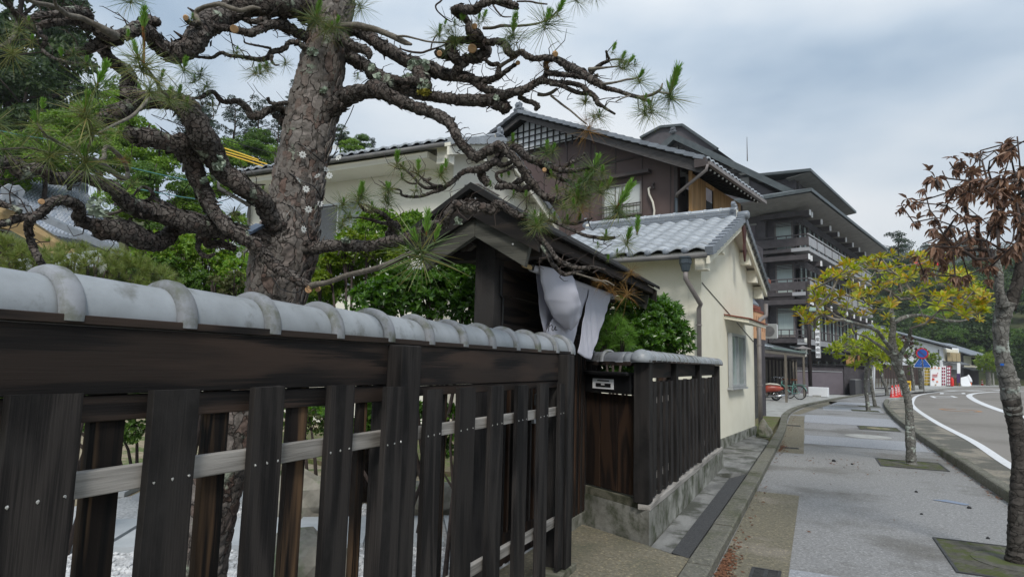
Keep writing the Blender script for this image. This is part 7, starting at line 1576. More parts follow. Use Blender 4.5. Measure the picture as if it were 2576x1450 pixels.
# --- tall yellow leaved tree
T2 = thing('yellow_leaved_tree', 'tall spreading street tree with yellow green leaf rosettes and bare grey twigs', 'tree', onz(2290, 1168))
D2 = 9.95
tp = [(2292, 1172, 27), (2291, 1140, 23), (2289, 1100, 22), (2287, 1048, 18), (2283, 1006, 17), (2274, 968, 17), (2262, 935, 19), (2255, 912, 24), (2247, 879, 20), (2243, 850, 16), (2246, 825, 14), (2244, 800, 12), (2242, 770, 8), (2240, 734, 6)]
pts_ = [atd(x, y, D2) for x, y, w in tp]; limb('trunk', pts_, [w/2*D2/FPX for _, _, w in tp], MT['bark_street'], T2, n=30, rough=.12, seed=9, step=.14)
def px_limb(root, L, d0, d1, m, name='limb', n=12, seed=1):
    P = [atd(x, y, d0+(d1-d0)*i/(len(L)-1)) for i, (x, y, w) in enumerate(L)]; limb(name, P, [w/2*d0/FPX for _, _, w in L], MT[m], root, n=n, rough=.1, seed=seed, step=.4); return P
nodes = []
nodes += px_limb(T2, [(2244, 880, 12), (2226, 858, 10), (2208, 834, 9), (2190, 824, 8), (2160, 815, 7), (2120, 804, 6)], D2, D2-.9, 'bark_street', seed=11)
nodes += px_limb(T2, [(2256, 905, 12), (2268, 885, 10), (2278, 868, 9), (2287, 846, 8), (2290, 825, 6)], D2, D2-.5, 'bark_street', seed=12)
nodes += px_limb(T2, [(2250, 810, 11), (2275, 797, 10), (2312, 792, 8), (2345, 798, 6), (2379, 806, 6), (2415, 807, 5), (2450, 797, 4)], D2, D2+.7, 'bark_street', seed=13)
nodes += px_limb(T2, [(2242, 895, 10), (2220, 875, 8), (2196, 858, 7), (2175, 845, 5), (2150, 838, 4)], D2, D2+.8, 'bark_street', seed=14)
top = pts_[8:]
r2 = np.random.RandomState(21); tg = []
ex_ = [2000, 2060, 2130, 2250, 2370, 2440, 2490]; et = [775, 695, 662, 636, 645, 695, 742]; eb = [800, 830, 815, 790, 800, 795, 790]
while len(tg) < 205:
    x = r2.uniform(2035, 2478); t_, b_ = np.interp(x, ex_, et), np.interp(x, ex_, eb); u = r2.random()**1.35; y = t_+(b_-t_)*u
    if 2200 < x < 2300 and u > .62 and r2.random() < .7: continue
    tg.append(atd(x, y, D2+r2.uniform(-1.5, 1.5)*math.sqrt(max(.15, 1-((x-2255)/260)**2))))
for x, y in ((2003, 782), (2022, 780), (2016, 795), (2036, 800), (2028, 812), (2230, 798), (2318, 806), (2330, 812), (2480, 745), (2488, 757), (2470, 768), (2462, 805), (2050, 745), (2062, 735), (2072, 748)): tg.append(atd(x, y, D2+r2.uniform(-.5, .5)))
tips = grow(T2, list(top), None, [t for t in tg if abs(((t-CP)@CR/((t-CP)@CF)*FPX+CX)-2250) < 95], MT['twig_grey'], seed=8, up=.3, rmin=.0035, k=.0032)
rest = [t for t in tg if abs(((t-CP)@CR/((t-CP)@CF)*FPX+CX)-2250) >= 95]
for br in (nodes[0:6], nodes[6:11], nodes[11:18], nodes[18:23]):
    if not rest: break
    others = [b for b in (nodes[0:6], nodes[6:11], nodes[11:18], nodes[18:23]) if b is not br]
    mine = [t for t in rest if min(np.linalg.norm(np.array(br)-t, axis=1)) <= min(min(np.linalg.norm(np.array(o)-t, axis=1)) for o in others)]
    if mine: tips += grow(T2, [np.array(q) for q in br], None, mine, MT['twig_grey'], seed=len(mine), up=.35, rmin=.0035, k=.0032)
RY = [rosette(130+i, 14, .135, .038, 'leaf_yellow', .4, 1.6, .12) for i in range(6)]; RG = [rosette(140+i, 12, .12, .036, 'leaf_yellow_green', .5, 1.5, .1) for i in range(4)]
RR = rosette(150, 7, .10, .034, 'leaf_red', .5, 1.5, .1)
for i, (p, d) in enumerate(tips):
    me = RR if i % 61 == 17 else (rnd.choice(RY) if rnd.random() < .68 else rnd.choice(RG))
    inst('leaf_cluster', me, p, T2, axis_rot(unit(d*.5+np.array([0, 0, 1.0])), rnd.uniform(0, 6.28)), rnd.uniform(.8, 1.2))
# --- smaller street trees along the pavement
def small_tree(name, label, trunk, depth, env, n, meshes, size, bark='bark_street', group=None, cat='tree', dz=1.4, seed=1, mass=None):
    t = thing(name, label, cat, onz(trunk[0][0], trunk[0][1]), group); P = [atd(x, y, depth) for x, y, w in trunk]
    limb('trunk', P, [w/2*depth/FPX for _, _, w in trunk], MT[bark], t, n=14, rough=.15, seed=seed, step=.35)
    r = np.random.RandomState(seed); tg = []; (x0, y0, x1, y1) = env; cx_, cy_ = (x0+x1)/2, (y0+y1)/2
    while len(tg) < n:
        u, v, w = r.uniform(-1, 1, 3)
        if u*u+v*v+w*w > 1 or u*u+v*v+w*w < .25: continue
        wob = 1+.2*math.sin(5*u+seed)+.15*math.cos(7*v); tg.append(atd(cx_+u*(x1-x0)/2*wob, cy_+v*(y1-y0)/2*wob, depth+w*dz))
    tips = grow(t, P[-3:], None, tg, MT['twig_grey'], seed=seed, rmin=.005, k=.005, n=5)
    for p, d in tips: inst('leaf_cluster', rnd.choice(meshes), p, t, axis_rot(unit(d+np.array([0, 0, .9])), rnd.uniform(0, 6.28)), size*rnd.uniform(.8, 1.25))
    return t
small_tree('slim_street_tree', 'slim leaning street tree with a dense yellow green crown before the hotel', [(2184, 1034, 11), (2180, 1000, 9), (2176, 960, 9), (2181, 925, 9), (2186, 895, 9), (2190, 865, 6)], 23.2, (2106, 826, 2278, 922), 150, RG, 1.75, seed=31)
small_tree('slim_street_tree', 'second slim trunk right behind the leaning street tree', [(2201, 1022, 9), (2197, 1000, 8), (2193, 975, 8), (2190, 940, 7), (2195, 900, 5)], 26.2, (2150, 850, 2240, 905), 30, RG, 1.7, seed=32)
RM = [rosette(160+i, 9, .12, .05, 'leaf_maroon', .3, 1.6, .1) for i in range(3)]; RD = [rosette(170+i, 10, .12, .045, 'leaf_mid', .3, 1.6, .1) for i in range(3)]
RL = [rosette(180+i, 10, .12, .045, 'leaf_lime', .3, 1.6, .1) for i in range(3)]
small_tree('dark_leaved_tree', 'small crooked tree with maroon leaves behind the red cones', [(2231, 999, 9), (2229, 975, 8), (2220, 955, 8), (2216, 930, 8), (2218, 905, 6)], 38.5, (2176, 878, 2262, 916), 60, RM, 1.9, seed=33, dz=1.8)
small_tree('maroon_tree', 'young tree with mixed maroon and green leaves left of the traffic sign', [(2297, 986, 8), (2296, 960, 7), (2293, 935, 7), (2290, 915, 5)], 50, (2264, 858, 2330, 936), 70, RM+RD+RL, 1.9, seed=34, dz=2.2)
small_tree('round_street_tree', 'dark green street tree right behind the traffic sign', [(2318, 981, 13), (2315, 950, 10), (2313, 920, 8), (2322, 900, 5)], 56, (2306, 884, 2362, 926), 110, RD+RL, 2.0, seed=35, dz=2.2)
small_tree('lime_street_tree', 'small lime green tree standing at the far bend before the wooded hill', [(2487, 971, 12), (2486, 950, 11), (2484, 925, 9), (2482, 905, 6)], 82, (2454, 886, 2522, 932), 170, RL, 3.4, seed=36, dz=3)
small_tree('young_purple_tree', 'thin young tree with a few purple leaves before the white shop wall', [(2262, 990, 5), (2264, 940, 4), (2270, 890, 4), (2275, 860, 3)], 46, (2245, 835, 2300, 880), 26, RM, 2.2, seed=37, dz=1)

leafmat('needle_olive', [(.09, .16, .03), (.16, .22, .05), (.20, .20, .06)], trans=.2)
# --- garden shrubs: leaf sprays on every twig tip
def shrub(name, label, blobs, n, m, L, W, k=7, cat='shrub', seed=1, needles=False, group=None, stems=True, base=None, part='foliage', up=.6):
    """blobs: (x, y, radius px, depth) of the clumps seen in the photograph"""
    r = np.random.RandomState(seed); cs = [(atd(x, y, d), R*d/FPX) for x, y, R, d in blobs]; wts = np.array([c[1]**2 for c in cs]); wts /= wts.sum()
    c0 = np.mean([c[0] for c in cs], axis=0); t = thing(name, label, cat, (c0[0], c0[1], 0), group)
    V = []; F_ = []; lp, lf_ = leaf_pts(1, 1, .15, .12, 'obovate'); lp = lp[:, :]; 
    for i in range(n):
        c, R = cs[r.choice(len(cs), p=wts)]; d = unit(r.normal(size=3)+[0, 0, .35]); q = c+d*R*(r.uniform(.55, 1.05))*(1+.18*mnoise.noise(Vector(d*2.2+c)))
        if q[2] < .05: continue
        ax = unit(d+np.array([0, 0, up])+r.normal(size=3)*.35)
        Rm = np.array(Vector(ax).to_track_quat('Z', 'Y').to_matrix())
        for j in range(k):
            if needles:
                th = r.uniform(.2, 1.2); ph = r.uniform(0, 6.28); dd_ = Rm@np.array([math.sin(th)*math.cos(ph), math.sin(th)*math.sin(ph), math.cos(th)]); sd_ = unit(np.cross(dd_, r.normal(size=3)))*W; b = len(V); e = q+dd_*L*r.uniform(.7, 1.1)
                V += [tuple(q-sd_), tuple(q+sd_), tuple(e)]; F_.append((b, b+1, b+2))
            else:
                th = r.uniform(.5, 1.5); ph = 2.4*j+r.uniform(-.4, .4); l = L*r.uniform(.6, 1.15)
                yv = Rm@np.array([math.sin(th)*math.cos(ph), math.sin(th)*math.sin(ph), math.cos(th)]); xv = unit(np.cross(yv, ax+r.normal(size=3)*.3)); zv = np.cross(xv, yv); b = len(V)
                w = W*.5; V += [tuple(q), tuple(q+yv*l*.55-xv*w+zv*w*.3), tuple(q+yv*l-zv*l*.1), tuple(q+yv*l*.55+xv*w+zv*w*.3)]; F_ += [(b, b+1, b+2), (b, b+2, b+3)]
    mb = MB(); mb.v = V; mb.f = F_; me = bpy.data.meshes.new(part); me.from_pydata([tuple(np.array(v)-np.array(t.location)) for v in V], [], F_); me.materials.append(MT[m]); o = bpy.data.objects.new(part, me); COL.objects.link(o); o.parent = t; o['kind'] = 'stuff'
    if stems:
        mb = MB(); g = np.array([c0[0], c0[1], 0.0])
        for c, R in cs:
            b0 = g+np.array([r.normal()*.08, r.normal()*.08, 0]); m1 = b0*.5+c*.5+[0, 0, .1]; mb.tube([b0, m1, c], [.022, .016, .008], 6)
            for j in range(5): dd_ = unit(r.normal(size=3)); mb.tube([c*.7+m1*.3, c+dd_*R*.5, c+dd_*R*.9], [.009, .006, .003], 4)
        mb.build('stem', MT['twig_dark'], t, smooth=True)
    return t
shrub('glossy_shrub', 'glossy green shrub between the pine trunk and the gate post', [(1150, 700, 70, 5.4), (1080, 740, 60, 5.2), (1000, 730, 60, 5.2), (1180, 770, 50, 5.2), (1120, 640, 50, 5.7), (940, 770, 60, 5.3), (1190, 660, 40, 5.5)], 1500, 'leaf_gloss', .060, .030, 7, seed=41)
shrub('leafy_shrub', 'bright leafy shrub right of the pine trunk below the house window', [(960, 560, 34, 7.0), (940, 590, 60, 6.8), (1010, 600, 60, 6.9), (890, 640, 60, 6.6), (830, 690, 70, 6.3), (960, 660, 70, 6.4), (1040, 560, 30, 7.0), (800, 740, 60, 6.2), (1095, 590, 30, 6.9)], 1700, 'leaf_bright', .062, .026, 7, seed=42)
shrub('yellow_tipped_shrub', 'shrub with yellow young leaves before the window sill of the long house', [(885, 605, 26, 6.1), (930, 622, 30, 6.1), (870, 640, 30, 6.0), (990, 636, 26, 6.1), (830, 655, 28, 6.0), (800, 710, 34, 5.9)], 420, 'leaf_lime', .05, .02, 7, seed=43)
shrub('round_camellia', 'dense round evergreen bush behind the short fence by the cream house', [(1640, 840, 80, 6.9), (1600, 790, 55, 7.2), (1690, 850, 50, 6.9), (1670, 800, 50, 7.1), (1590, 870, 70, 6.6), (1550, 800, 45, 7.0), (1655, 770, 30, 7.3), (1560, 910, 60, 6.3), (1530, 860, 50, 6.5)], 1900, 'leaf_gloss', .068, .028, 8, seed=44, up=1.0)
shrub('garden_pine', 'small pine growing into the evergreen bush behind the letter box', [(1540, 830, 34, 6.0), (1570, 850, 28, 6.0), (1520, 870, 26, 6.0)], 150, 'needle_new', .085, .0016, 44, seed=45, needles=True)
shrub('low_garden_pine', 'low spreading garden pine with fresh shoots behind the left end of the fence', [(60, 680, 60, 4.4), (150, 700, 60, 4.5), (240, 690, 60, 4.6), (330, 690, 55, 4.8), (20, 640, 50, 4.4), (190, 650, 40, 4.7), (120, 640, 36, 4.7), (400, 720, 50, 4.8), (290, 650, 30, 4.8)], 400, 'needle_olive', .078, .0016, 44, seed=46, needles=True)
shrub('dark_garden_pine', 'darker low pine mass under the fresh green one at the left', [(100, 730, 70, 4.7), (250, 740, 70, 4.8), (380, 730, 60, 5.0), (0, 720, 60, 4.6)], 420, 'needle_dark', .08, .0016, 44, seed=47, needles=True)
shrub('maple_shrub', 'light green maple bush left of the pine trunk', [(440, 640, 60, 6.0), (520, 660, 60, 6.2), (470, 600, 40, 6.4), (560, 640, 50, 6.4), (600, 690, 44, 6.0), (540, 580, 34, 6.6), (380, 640, 50, 6.0), (600, 560, 24, 7.0), (640, 660, 30, 6.4)], 1500, 'leaf_maple', .045, .022, 7, seed=48)
shrub('dark_bush', 'clipped dark green bush at the foot of the maple', [(350, 690, 40, 5.8), (420, 700, 50, 5.8), (500, 730, 50, 5.9), (580, 735, 40, 5.9)], 900, 'leaf_mid', .04, .02, 8, seed=49)
shrub('orange_maple', 'small maple with orange young leaves beside the shed roof', [(590, 710, 26, 5.5), (570, 735, 22, 5.5), (540, 715, 18, 5.5)], 120, 'leaf_olive', .035, .018, 7, seed=50)
shrub('garden_bush', 'dark leafy bush seen through the second gap of the long fence', [(340, 1050, 60, 6.6), (300, 1080, 50, 6.5), (250, 1040, 60, 6.8), (20, 1010, 60, 6.8), (120, 1030, 70, 6.8), (440, 1040, 60, 6.8), (560, 1030, 60, 7.0), (700, 1040, 50, 7.2)], 1500, 'leaf_mid', .05, .028, 7, seed=51)
shrub('garden_bush', 'bright bush seen between the fence boards left of the gate', [(945, 1030, 40, 6.0), (920, 1080, 36, 6.0), (1120, 1060, 40, 5.2), (1110, 1130, 30, 5.2), (1225, 1040, 24, 5.4), (1050, 1050, 40, 5.6), (800, 1050, 40, 6.6)], 620, 'leaf_gloss', .055, .028, 7, seed=52)
shrub('azalea', 'low dry azalea on the earth mound seen through the fence', [(780, 1060, 30, 6.4), (760, 1110, 20, 6.3)], 90, 'leaf_olive', .035, .016, 7, seed=53)
t = thing('garden_sapling', 'thin dark stem leaning up behind the right panel of the long fence', 'sapling', onz(1120, 1450))
MB().tube([onz(1118, 1460), atd(1130, 1340, 4.6), atd(1140, 1230, 4.65), atd(1132, 1120, 4.7), atd(1140, 1040, 4.7)], [.018, .016, .012, .01, .006], 8).build('stem', MT['twig_dark'], t, smooth=True)
MB().tube([atd(1140, 1230, 4.65), atd(1110, 1180, 4.7), atd(1104, 1150, 4.75)], [.009, .006, .004], 6).build('twig', MT['twig_dark'], t)
sheet('garden_mound', [(-9, 7.2), (-5, 6.6), (-2.6, 8), (-2.4, 11.5), (-9, 11.5)], MT['moss'], .05, thick=.3)

# ================================================================== background: hills, woods, far trees
def hillmesh(name, x0, x1, y0, y1, n, h, m='hill_floor'):
    V = []; F_ = []
    for j in range(n+1):
        for i in range(n+1): x = x0+(x1-x0)*i/n; y = y0+(y1-y0)*j/n; V.append((x, y, h(x, y)))
    for j in range(n):
        for i in range(n): a = j*(n+1)+i; F_.append((a, a+1, a+n+2, a+n+1))
    o = bpy.data.objects.new(name, rawmesh(name, V, F_, MT[m], True)); COL.objects.link(o); o['kind'] = 'structure'
hL = lambda x, y: -.3+15*math.exp(-(((x+62)/26)**2+((y-38)/34)**2))
hillmesh('hill', -130, -16, 8, 120, 40, lambda x, y: hL(x, y)-.3*(x > -18))
def hR(x, y):
    s = x*.52+y*.854-104.0      # distance beyond the far pavement
    return -.4 if s < 0 else -.4+min(28, s*.33)+1.5*mnoise.noise(Vector((x*.03, y*.03, 0)))
hillmesh('hill', -60, 190, 60, 300, 60, hR)
def hF(x, y): return -3+82*math.exp(-(((x-150)/120)**2+((y-560)/110)**2))+55*math.exp(-(((x-20)/90)**2+((y-520)/90)**2))
hillmesh('far_hill', -200, 500, 330, 800, 60, lambda x, y: hF(x, y)+5*mnoise.noise(Vector((x*.02, y*.02, 3))), 'far_pine')
def crown_data(seed, n, blobs, leaf, flat=0.5, k=1):
    """leaf sized faces spread through clumps; unit scale"""
    r = np.random.RandomState(seed); C_ = np.array([b[:3] for b in blobs]); R_ = np.array([b[3] for b in blobs]); w = R_**2/np.sum(R_**2)
    idx = r.choice(len(blobs), n, p=w); d = r.normal(size=(n, 3)); d[:, 2] = np.abs(d[:, 2])*.9-.25*np.linalg.norm(d, axis=1)*(r.random(n) < .4); d /= np.linalg.norm(d, axis=1)[:, None]
    q = C_[idx]+d*R_[idx][:, None]*(r.uniform(.65, 1.08, n)[:, None])*np.array([1, 1, .75])
    nn = d*.6+r.normal(size=(n, 3))*.55+[0, 0, .35]; nn /= np.linalg.norm(nn, axis=1)[:, None]
    a = np.cross(nn, r.normal(size=(n, 3))); a /= np.linalg.norm(a, axis=1)[:, None]; b = np.cross(nn, a); s = (leaf*r.uniform(.5, 1.2, n))[:, None]
    V = np.stack([q-a*s, q-b*s*.6+nn*s*.15, q+a*s, q+b*s*.6+nn*s*.15], 1).reshape(-1, 3); F_ = np.arange(4*n).reshape(-1, 4)
    return V, F_
def blobset(seed, n, rx, rz, br, zc=0):
    r = np.random.RandomState(seed); out = []
    while len(out) < n:
        u = r.uniform(-1, 1, 3)
        if .2 < np.linalg.norm(u) < 1: out.append((u[0]*rx, u[1]*rx, u[2]*rz+zc, br*r.uniform(.7, 1.3)))
    return out
def mk(name, V, F_, m): me = bpy.data.meshes.new(name); me.from_pydata(V.tolist(), [], F_.tolist()); me.materials.append(MT[m]); return me
CB = [mk('crown', *crown_data(200+i, 6500, blobset(300+i, 22, .72, .62, .30), .045), m='leaf_hill') for i in range(3)]
CM = [mk('crown', *crown_data(210+i, 6000, blobset(310+i, 20, .72, .65, .30), .045), m='leaf_mid') for i in range(2)]
CD = [mk('crown', *crown_data(220+i, 6500, blobset(320+i, 26, .62, .8, .26), .04), m='leaf_hill_dark') for i in range(2)]
def pine_blobs(seed):
    r = np.random.RandomState(seed); out = []
    for k in range(8):
        z = -.8+1.7*k/7; w = .75*(1-.55*k/7)
        for j in range(4): a = r.uniform(0, 6.28); q = w*r.uniform(.3, 1); out.append((q*math.cos(a), q*math.sin(a), z+r.uniform(-.08, .08), .17*r.uniform(.8, 1.4)))
    return out
CP_ = [mk('crown', *crown_data(230+i, 5500, pine_blobs(330+i), .03), m='far_pine') for i in range(3)]
tm_ = MB(); tm_.tube([(0, 0, -1.6), (.03, .02, -.8), (0, -.02, 0), (.05, .0, .7)], [.06, .05, .035, .012], 7)
for a in range(7): t_ = a*2.4; z = -.6+a*.18; tm_.tube([(0, 0, z-.15), (.3*math.cos(t_), .3*math.sin(t_), z), (.62*math.cos(t_), .62*math.sin(t_), z+.12)], [.022, .014, .006], 5)
TMh = rawmesh('trunk', tm_.v, tm_.f, MT['twig_dark'], True)
def far_tree(name, label, x, y, rpx, d, meshes, sz=1.0, group=None, g=None):
    c = atd(x, y, d); R_ = rpx*d/FPX; t = thing(name, label, 'tree', (c[0], c[1], 0), group)
    a = rnd.uniform(0, 6.28); inst('trunk', TMh, c, t, a, (R_, R_, R_*sz)); inst('crown', rnd.choice(meshes), c, t, a, (R_, R_, R_*sz)); return t
G = 'trees on the hill behind the garden'
for x, y, r_, d, s, lb_ in [(40, 90, 210, 30, 1.3, 'largest dark evergreen filling the upper left corner behind the pine limbs'), (150, 40, 120, 34, 1.2, 'dark evergreen whose crown meets the sky at the upper left'), (-80, 260, 200, 28, 1.2, 'dark evergreen at the very left edge above the old tiled roof'), (60, 300, 150, 27, 1.1, 'lower dark evergreen just above the bright broadleaf trees'), (160, 200, 110, 31, 1.3, 'dark evergreen between the upper evergreens and the bright green slope')]:
    far_tree('dark_hill_tree', lb_, x, y, r_, d, CD, s, G)
for x, y, r_, d, lb_ in [(190, 330, 100, 24, 'bright green tree below the dark evergreens at the left'), (265, 290, 85, 25, 'bright green tree showing beside the twisted left limb of the pine'), (120, 400, 110, 22, 'bright green tree directly above the old tiled roof'), (330, 350, 80, 24, 'bright tree framed by the thick curved left limb'), (260, 400, 90, 22, 'bright tree over the right end of the old roof ridge'), (310, 240, 60, 29, 'small bright crown high up by the big left limb'), (400, 410, 90, 24, 'bright tree behind the forked limbs left of the trunk'), (20, 420, 110, 21, 'bright tree at the left edge touching the old tiled roof')]:
    far_tree('bright_hill_tree', lb_, x, y, r_, d, CB, .95, G)
for i, (x, y, r_, d, lb_) in enumerate([(385, 470, 95, 19, 'fresh green maple right of the old tiled roof'), (470, 510, 80, 20, 'fresh maple showing between the two lower left limbs'), (330, 520, 90, 18, 'maple leaning over the right eave of the old roof'), (440, 580, 90, 18, 'lowest maple above the garden shrubs'), (540, 470, 60, 26, 'maple touching the left end of the long cream house'), (520, 560, 60, 20, 'small maple beside the downpipe of the long house'), (620, 390, 70, 32, 'tree under the yellow cable guards'), (560, 400, 70, 30, 'tree behind the start of the yellow cable guards'), (690, 400, 55, 36, 'tree just above the roof edge left of the trunk'), (650, 360, 60, 38, 'tree above the yellow cable guards near the trunk')]):
    far_tree('garden_maple', lb_, x, y, r_, d, CB if i % 3 else CM, .9, G)
for x, y, r_, d, lb_ in [(590, 320, 62, 44, 'layered pine on the skyline midway between limb and trunk'), (650, 310, 55, 48, 'layered pine on the skyline nearer the trunk'), (700, 345, 60, 45, 'skyline pine directly left of the trunk'), (510, 300, 60, 42, 'skyline pine close to the big left limb'), (745, 240, 34, 50, 'highest small pine top peeping left of the trunk'), (760, 330, 50, 50, 'pine mostly hidden behind the trunk'), (470, 330, 60, 40, 'pine glimpsed through the fork of the left limbs')]:
    far_tree('hill_pine', lb_, x, y, r_, d, CP_, 1.1, G)
for x, y, r_, d, m_, lb_ in ((858, 345, 34, 50, CD, 'dark crown right beside the trunk above the long roof'), (905, 360, 34, 52, CM, 'mid green crown above the long roof'), (935, 375, 26, 54, CP_, 'small feathery crown farthest from the trunk above the long roof'), (880, 372, 34, 48, CB, 'bright crown low over the long roof between darker ones')):
    far_tree('ridge_tree', lb_, x, y, r_, d, m_, 1.0, 'tree tops behind the long house roof')
far_tree('tall_pine', 'layered pine standing behind the hotel against the sky', 2258, 645, 58, 78, CP_, 1.0)
far_tree('tall_pine', 'dark pine top half hidden behind the hotel eave', 2205, 660, 42, 76, CP_, 1.1)
far_tree('tall_pine', 'small pine top right of the layered pine', 2320, 655, 22, 110, CP_, 1.0)
edge = [(2400, 850, 46, 100, CM), (2440, 860, 44, 102, CB), (2480, 830, 46, 104, CB), (2530, 850, 50, 100, CM), (2400, 905, 40, 97, CB), (2450, 900, 40, 98, CM), (2540, 900, 50, 96, CD), (2580, 870, 60, 96, CM), (2620, 900, 60, 92, CB), (2350, 800, 40, 108, CB), (2390, 800, 36, 112, CB), (2430, 935, 30, 96, CD), (2520, 935, 36, 94, CD), (2570, 940, 40, 92, CD), (2340, 850, 34, 104, CM), (2500, 880, 44, 100, CM)]
where = ['behind the annex roof', 'above and right of the annex', 'highest on the slope beside the big trunk', 'high behind the big trunk', 'low beside the annex wall', 'behind the lime green tree', 'dark and low behind the big trunk', 'right of the big trunk at mid height', 'at the right edge low down', 'over the white shop roof', 'between shop roof and big trunk', 'lowest, dark, left of the lime green tree', 'lowest, dark, by the orange cones', 'low and dark at the right edge', 'left of the annex above the shop', 'directly above the lime green tree']
for (x, y, r_, d, m_), w_ in zip(edge, where): far_tree('roadside_tree', 'green tree at the hill foot, '+w_, x, y, r_, d, m_, 1.0, 'trees at the foot of the wooded hill')
# the wooded slopes read as one mass
Vs = []; Fs = []; off = 0; rw = np.random.RandomState(77)
base_cr = [crown_data(400+i, 1500, blobset(500+i, 12, .7, .6, .34), .075) for i in range(4)]
cnt_ = 0
while cnt_ < 230:
    x = rw.uniform(-30, 150); y = rw.uniform(85, 230); s = x*.52+y*.854-104
    if s < 3 or s > 95: continue
    if not (-.12 < x/y < .80): continue
    R_ = rw.uniform(3.0, 5.2); v, f = base_cr[cnt_ % 4]; a = rw.uniform(0, 6.28); ca, sa = math.cos(a), math.sin(a)
    v = v@np.array([[ca, sa, 0], [-sa, ca, 0], [0, 0, 1]])*R_+[x, y, hR(x, y)+R_*.75]; Vs.append(v); Fs.append(f+off); off += len(v); cnt_ += 1
leafmat('wood_mass', [(.02, .045, .014), (.045, .085, .02), (.09, .15, .03), (.035, .06, .022)])
me = mk('hill_forest', np.concatenate(Vs), np.concatenate(Fs), 'wood_mass'); o = bpy.data.objects.new('hill_forest', me); COL.objects.link(o); o['kind'] = 'stuff'
Vs = []; Fs = []; off = 0
for c_ in range(420):
    x = rw.uniform(-60, 330); y = rw.uniform(400, 600)
    if hF(x, y) < 12: continue
    R_ = rw.uniform(8, 14); v, f = base_cr[c_ % 4]; v = v[:2400]*R_+[x, y, hF(x, y)+R_*.2]; f = f[:600]; Vs.append(v); Fs.append(f+off); off += len(v)
me = mk('far_forest', np.concatenate(Vs), np.concatenate(Fs), 'far_pine'); o = bpy.data.objects.new('far_forest', me); COL.objects.link(o); o['kind'] = 'stuff'

# ================================================================== hotel forecourt
def dbox(name, m, parent, x0, y0, x1, y1, d, depth=.3, **kw):
    """upright slab facing the camera side: pixel corners at a distance, real thickness behind"""
    P = [atd(x0, y1, d), atd(x1, y1, d), atd(x1, y0, d), atd(x0, y0, d)]; f = np.array([CF[0], CF[1], 0]); return MB().slab(P, f/np.linalg.norm(f)*depth).build(name, MT[m], parent, **kw)
w1 = thing('forecourt_wall', 'mauve plastered wall with a dark tiled coping in front of the hotel', 'wall', (0.5, 43.2, 0))
a = np.array([-.5, 42.7, 0]); b = np.array([1.35, 43.7, 0]); c = np.array([-3.8, 40.8, 0])
MB().bar(c+[0, 0, .68], a+[0, 0, .68], .2, 1.36).build('panel', MT['mauve_wall'], w1); MB().bar(a+[0, 0, .70], b+[0, 0, .70], .2, 1.36).build('panel', MT['mauve_wall'], w1)
MB().bar(c+[0, .02, 1.56], b+[0, .02, 1.56], .24, .36).build('upper_band', MT['dark_wall'], w1)
MB().bar(c+[0, -.13, 1.385], b+[0, -.13, 1.385], .03, .03).build('white_rail', MT['alu'], w1)
MB().bar(c+[0, 0, 1.80], b+[.1, 0, 1.80], .46, .08).build('coping', MT['black'], w1)
MB().bar(b+[.0, 0, .9], b+[1.2, 1.9, .9], .3, 1.8).build('return_wall', MT['dark_wall'], w1); MB().bar(b+[0, 0, 1.83], b+[1.25, 1.95, 1.70], .5, .07).build('coping', MT['black'], w1)
pl = thing('stone_planter', 'low dark granite planter beside the hotel entrance', 'planter', (2.4, 46, 0))
MB().slab([tuple(onz(x, y)) for x, y in ((2137, 993.5), (2152, 995.5), (2190, 987), (2178, 984))], (0, 0, .92)).build('block', MT['granite_dark'], pl, bevel=.02)
MB().slab([onz(x, y)+[0, 0, .925] for x, y in ((2139, 993), (2153, 994.8), (2187, 987), (2177, 984.5))], (0, 0, .03)).build('top', MT['concrete_light'], pl)
en = thing('hotel_porch', 'dark hotel entrance porch with a warm wooden screen', 'porch', (3.0, 51, 0))
dbox('lintel', 'hotel_trim', en, 2122, 868, 2200, 885, 47, 1.5); dbox('back_wall', 'black', en, 2122, 885, 2196, 972, 50.5, .2); dbox('screen', 'louvre_wood', en, 2128, 893, 2150, 925, 49.8, .1); dbox('post', 'louvre_wood', en, 2158, 893, 2166, 930, 49.5, .15); dbox('low_wall', 'dark_wall', en, 2120, 933, 2172, 975, 47.5, .4); dbox('side_wall', 'hotel_wall', en, 2172, 890, 2196, 975, 49, .6)
blk = thing('white_block_wall', 'low white painted block wall at the edge of the parking court', 'block wall', (0, 37.7, 0))
MB().bar((-.42, 37.75, .30), (.5, 37.55, .30), .35, .50).build('wall', MT['white_paint'], blk, bevel=.015); MB().bar((-.25, 37.5, .08), (.15, 37.42, .08), .12, .10).build('wheel_stop', MT['concrete_light'], blk)
po = thing('sign_post', 'tall dark post carrying the white vertical lantern sign with black characters', 'sign post', (-.45, 38.6, 0))
def pxat(x, y, Y): return ony(x, y, Y)
q = ony(2037, 940, 38.6); MB().tube([(q[0], 38.6, 0), (q[0], 38.6, 6.3)], .105, 10).build('post', MT['pole_dark'], po, smooth=True)
sg = thing('lantern_sign', 'white vertical box sign with black Japanese characters in front of the hotel', 'sign', (0, 38.4, 3))
A1, A2 = ony(2047.5, 788, 38.3), ony(2064, 902, 38.3); zt, zb = ony(2055, 788, 38.3)[2], ony(2055, 901, 38.3)[2]
MB().box(A1[0], 38.3, zb, A2[0], 38.75, zt).build('box', MT['pole_dark'], sg, bevel=.01)
MB().box(A1[0]+.02, 38.285, zb+.05, A2[0]-.02, 38.299, zt-.03).build('face', MT['sign_white'], sg)
MB().box(A2[0]+.001, 38.36, zb+.05, A2[0]+.012, 38.70, zt-.03).build('side_face', MT['sign_white'], sg)
cxs = (A1[0]+A2[0])/2; hh_ = (zt-zb-.2)/8
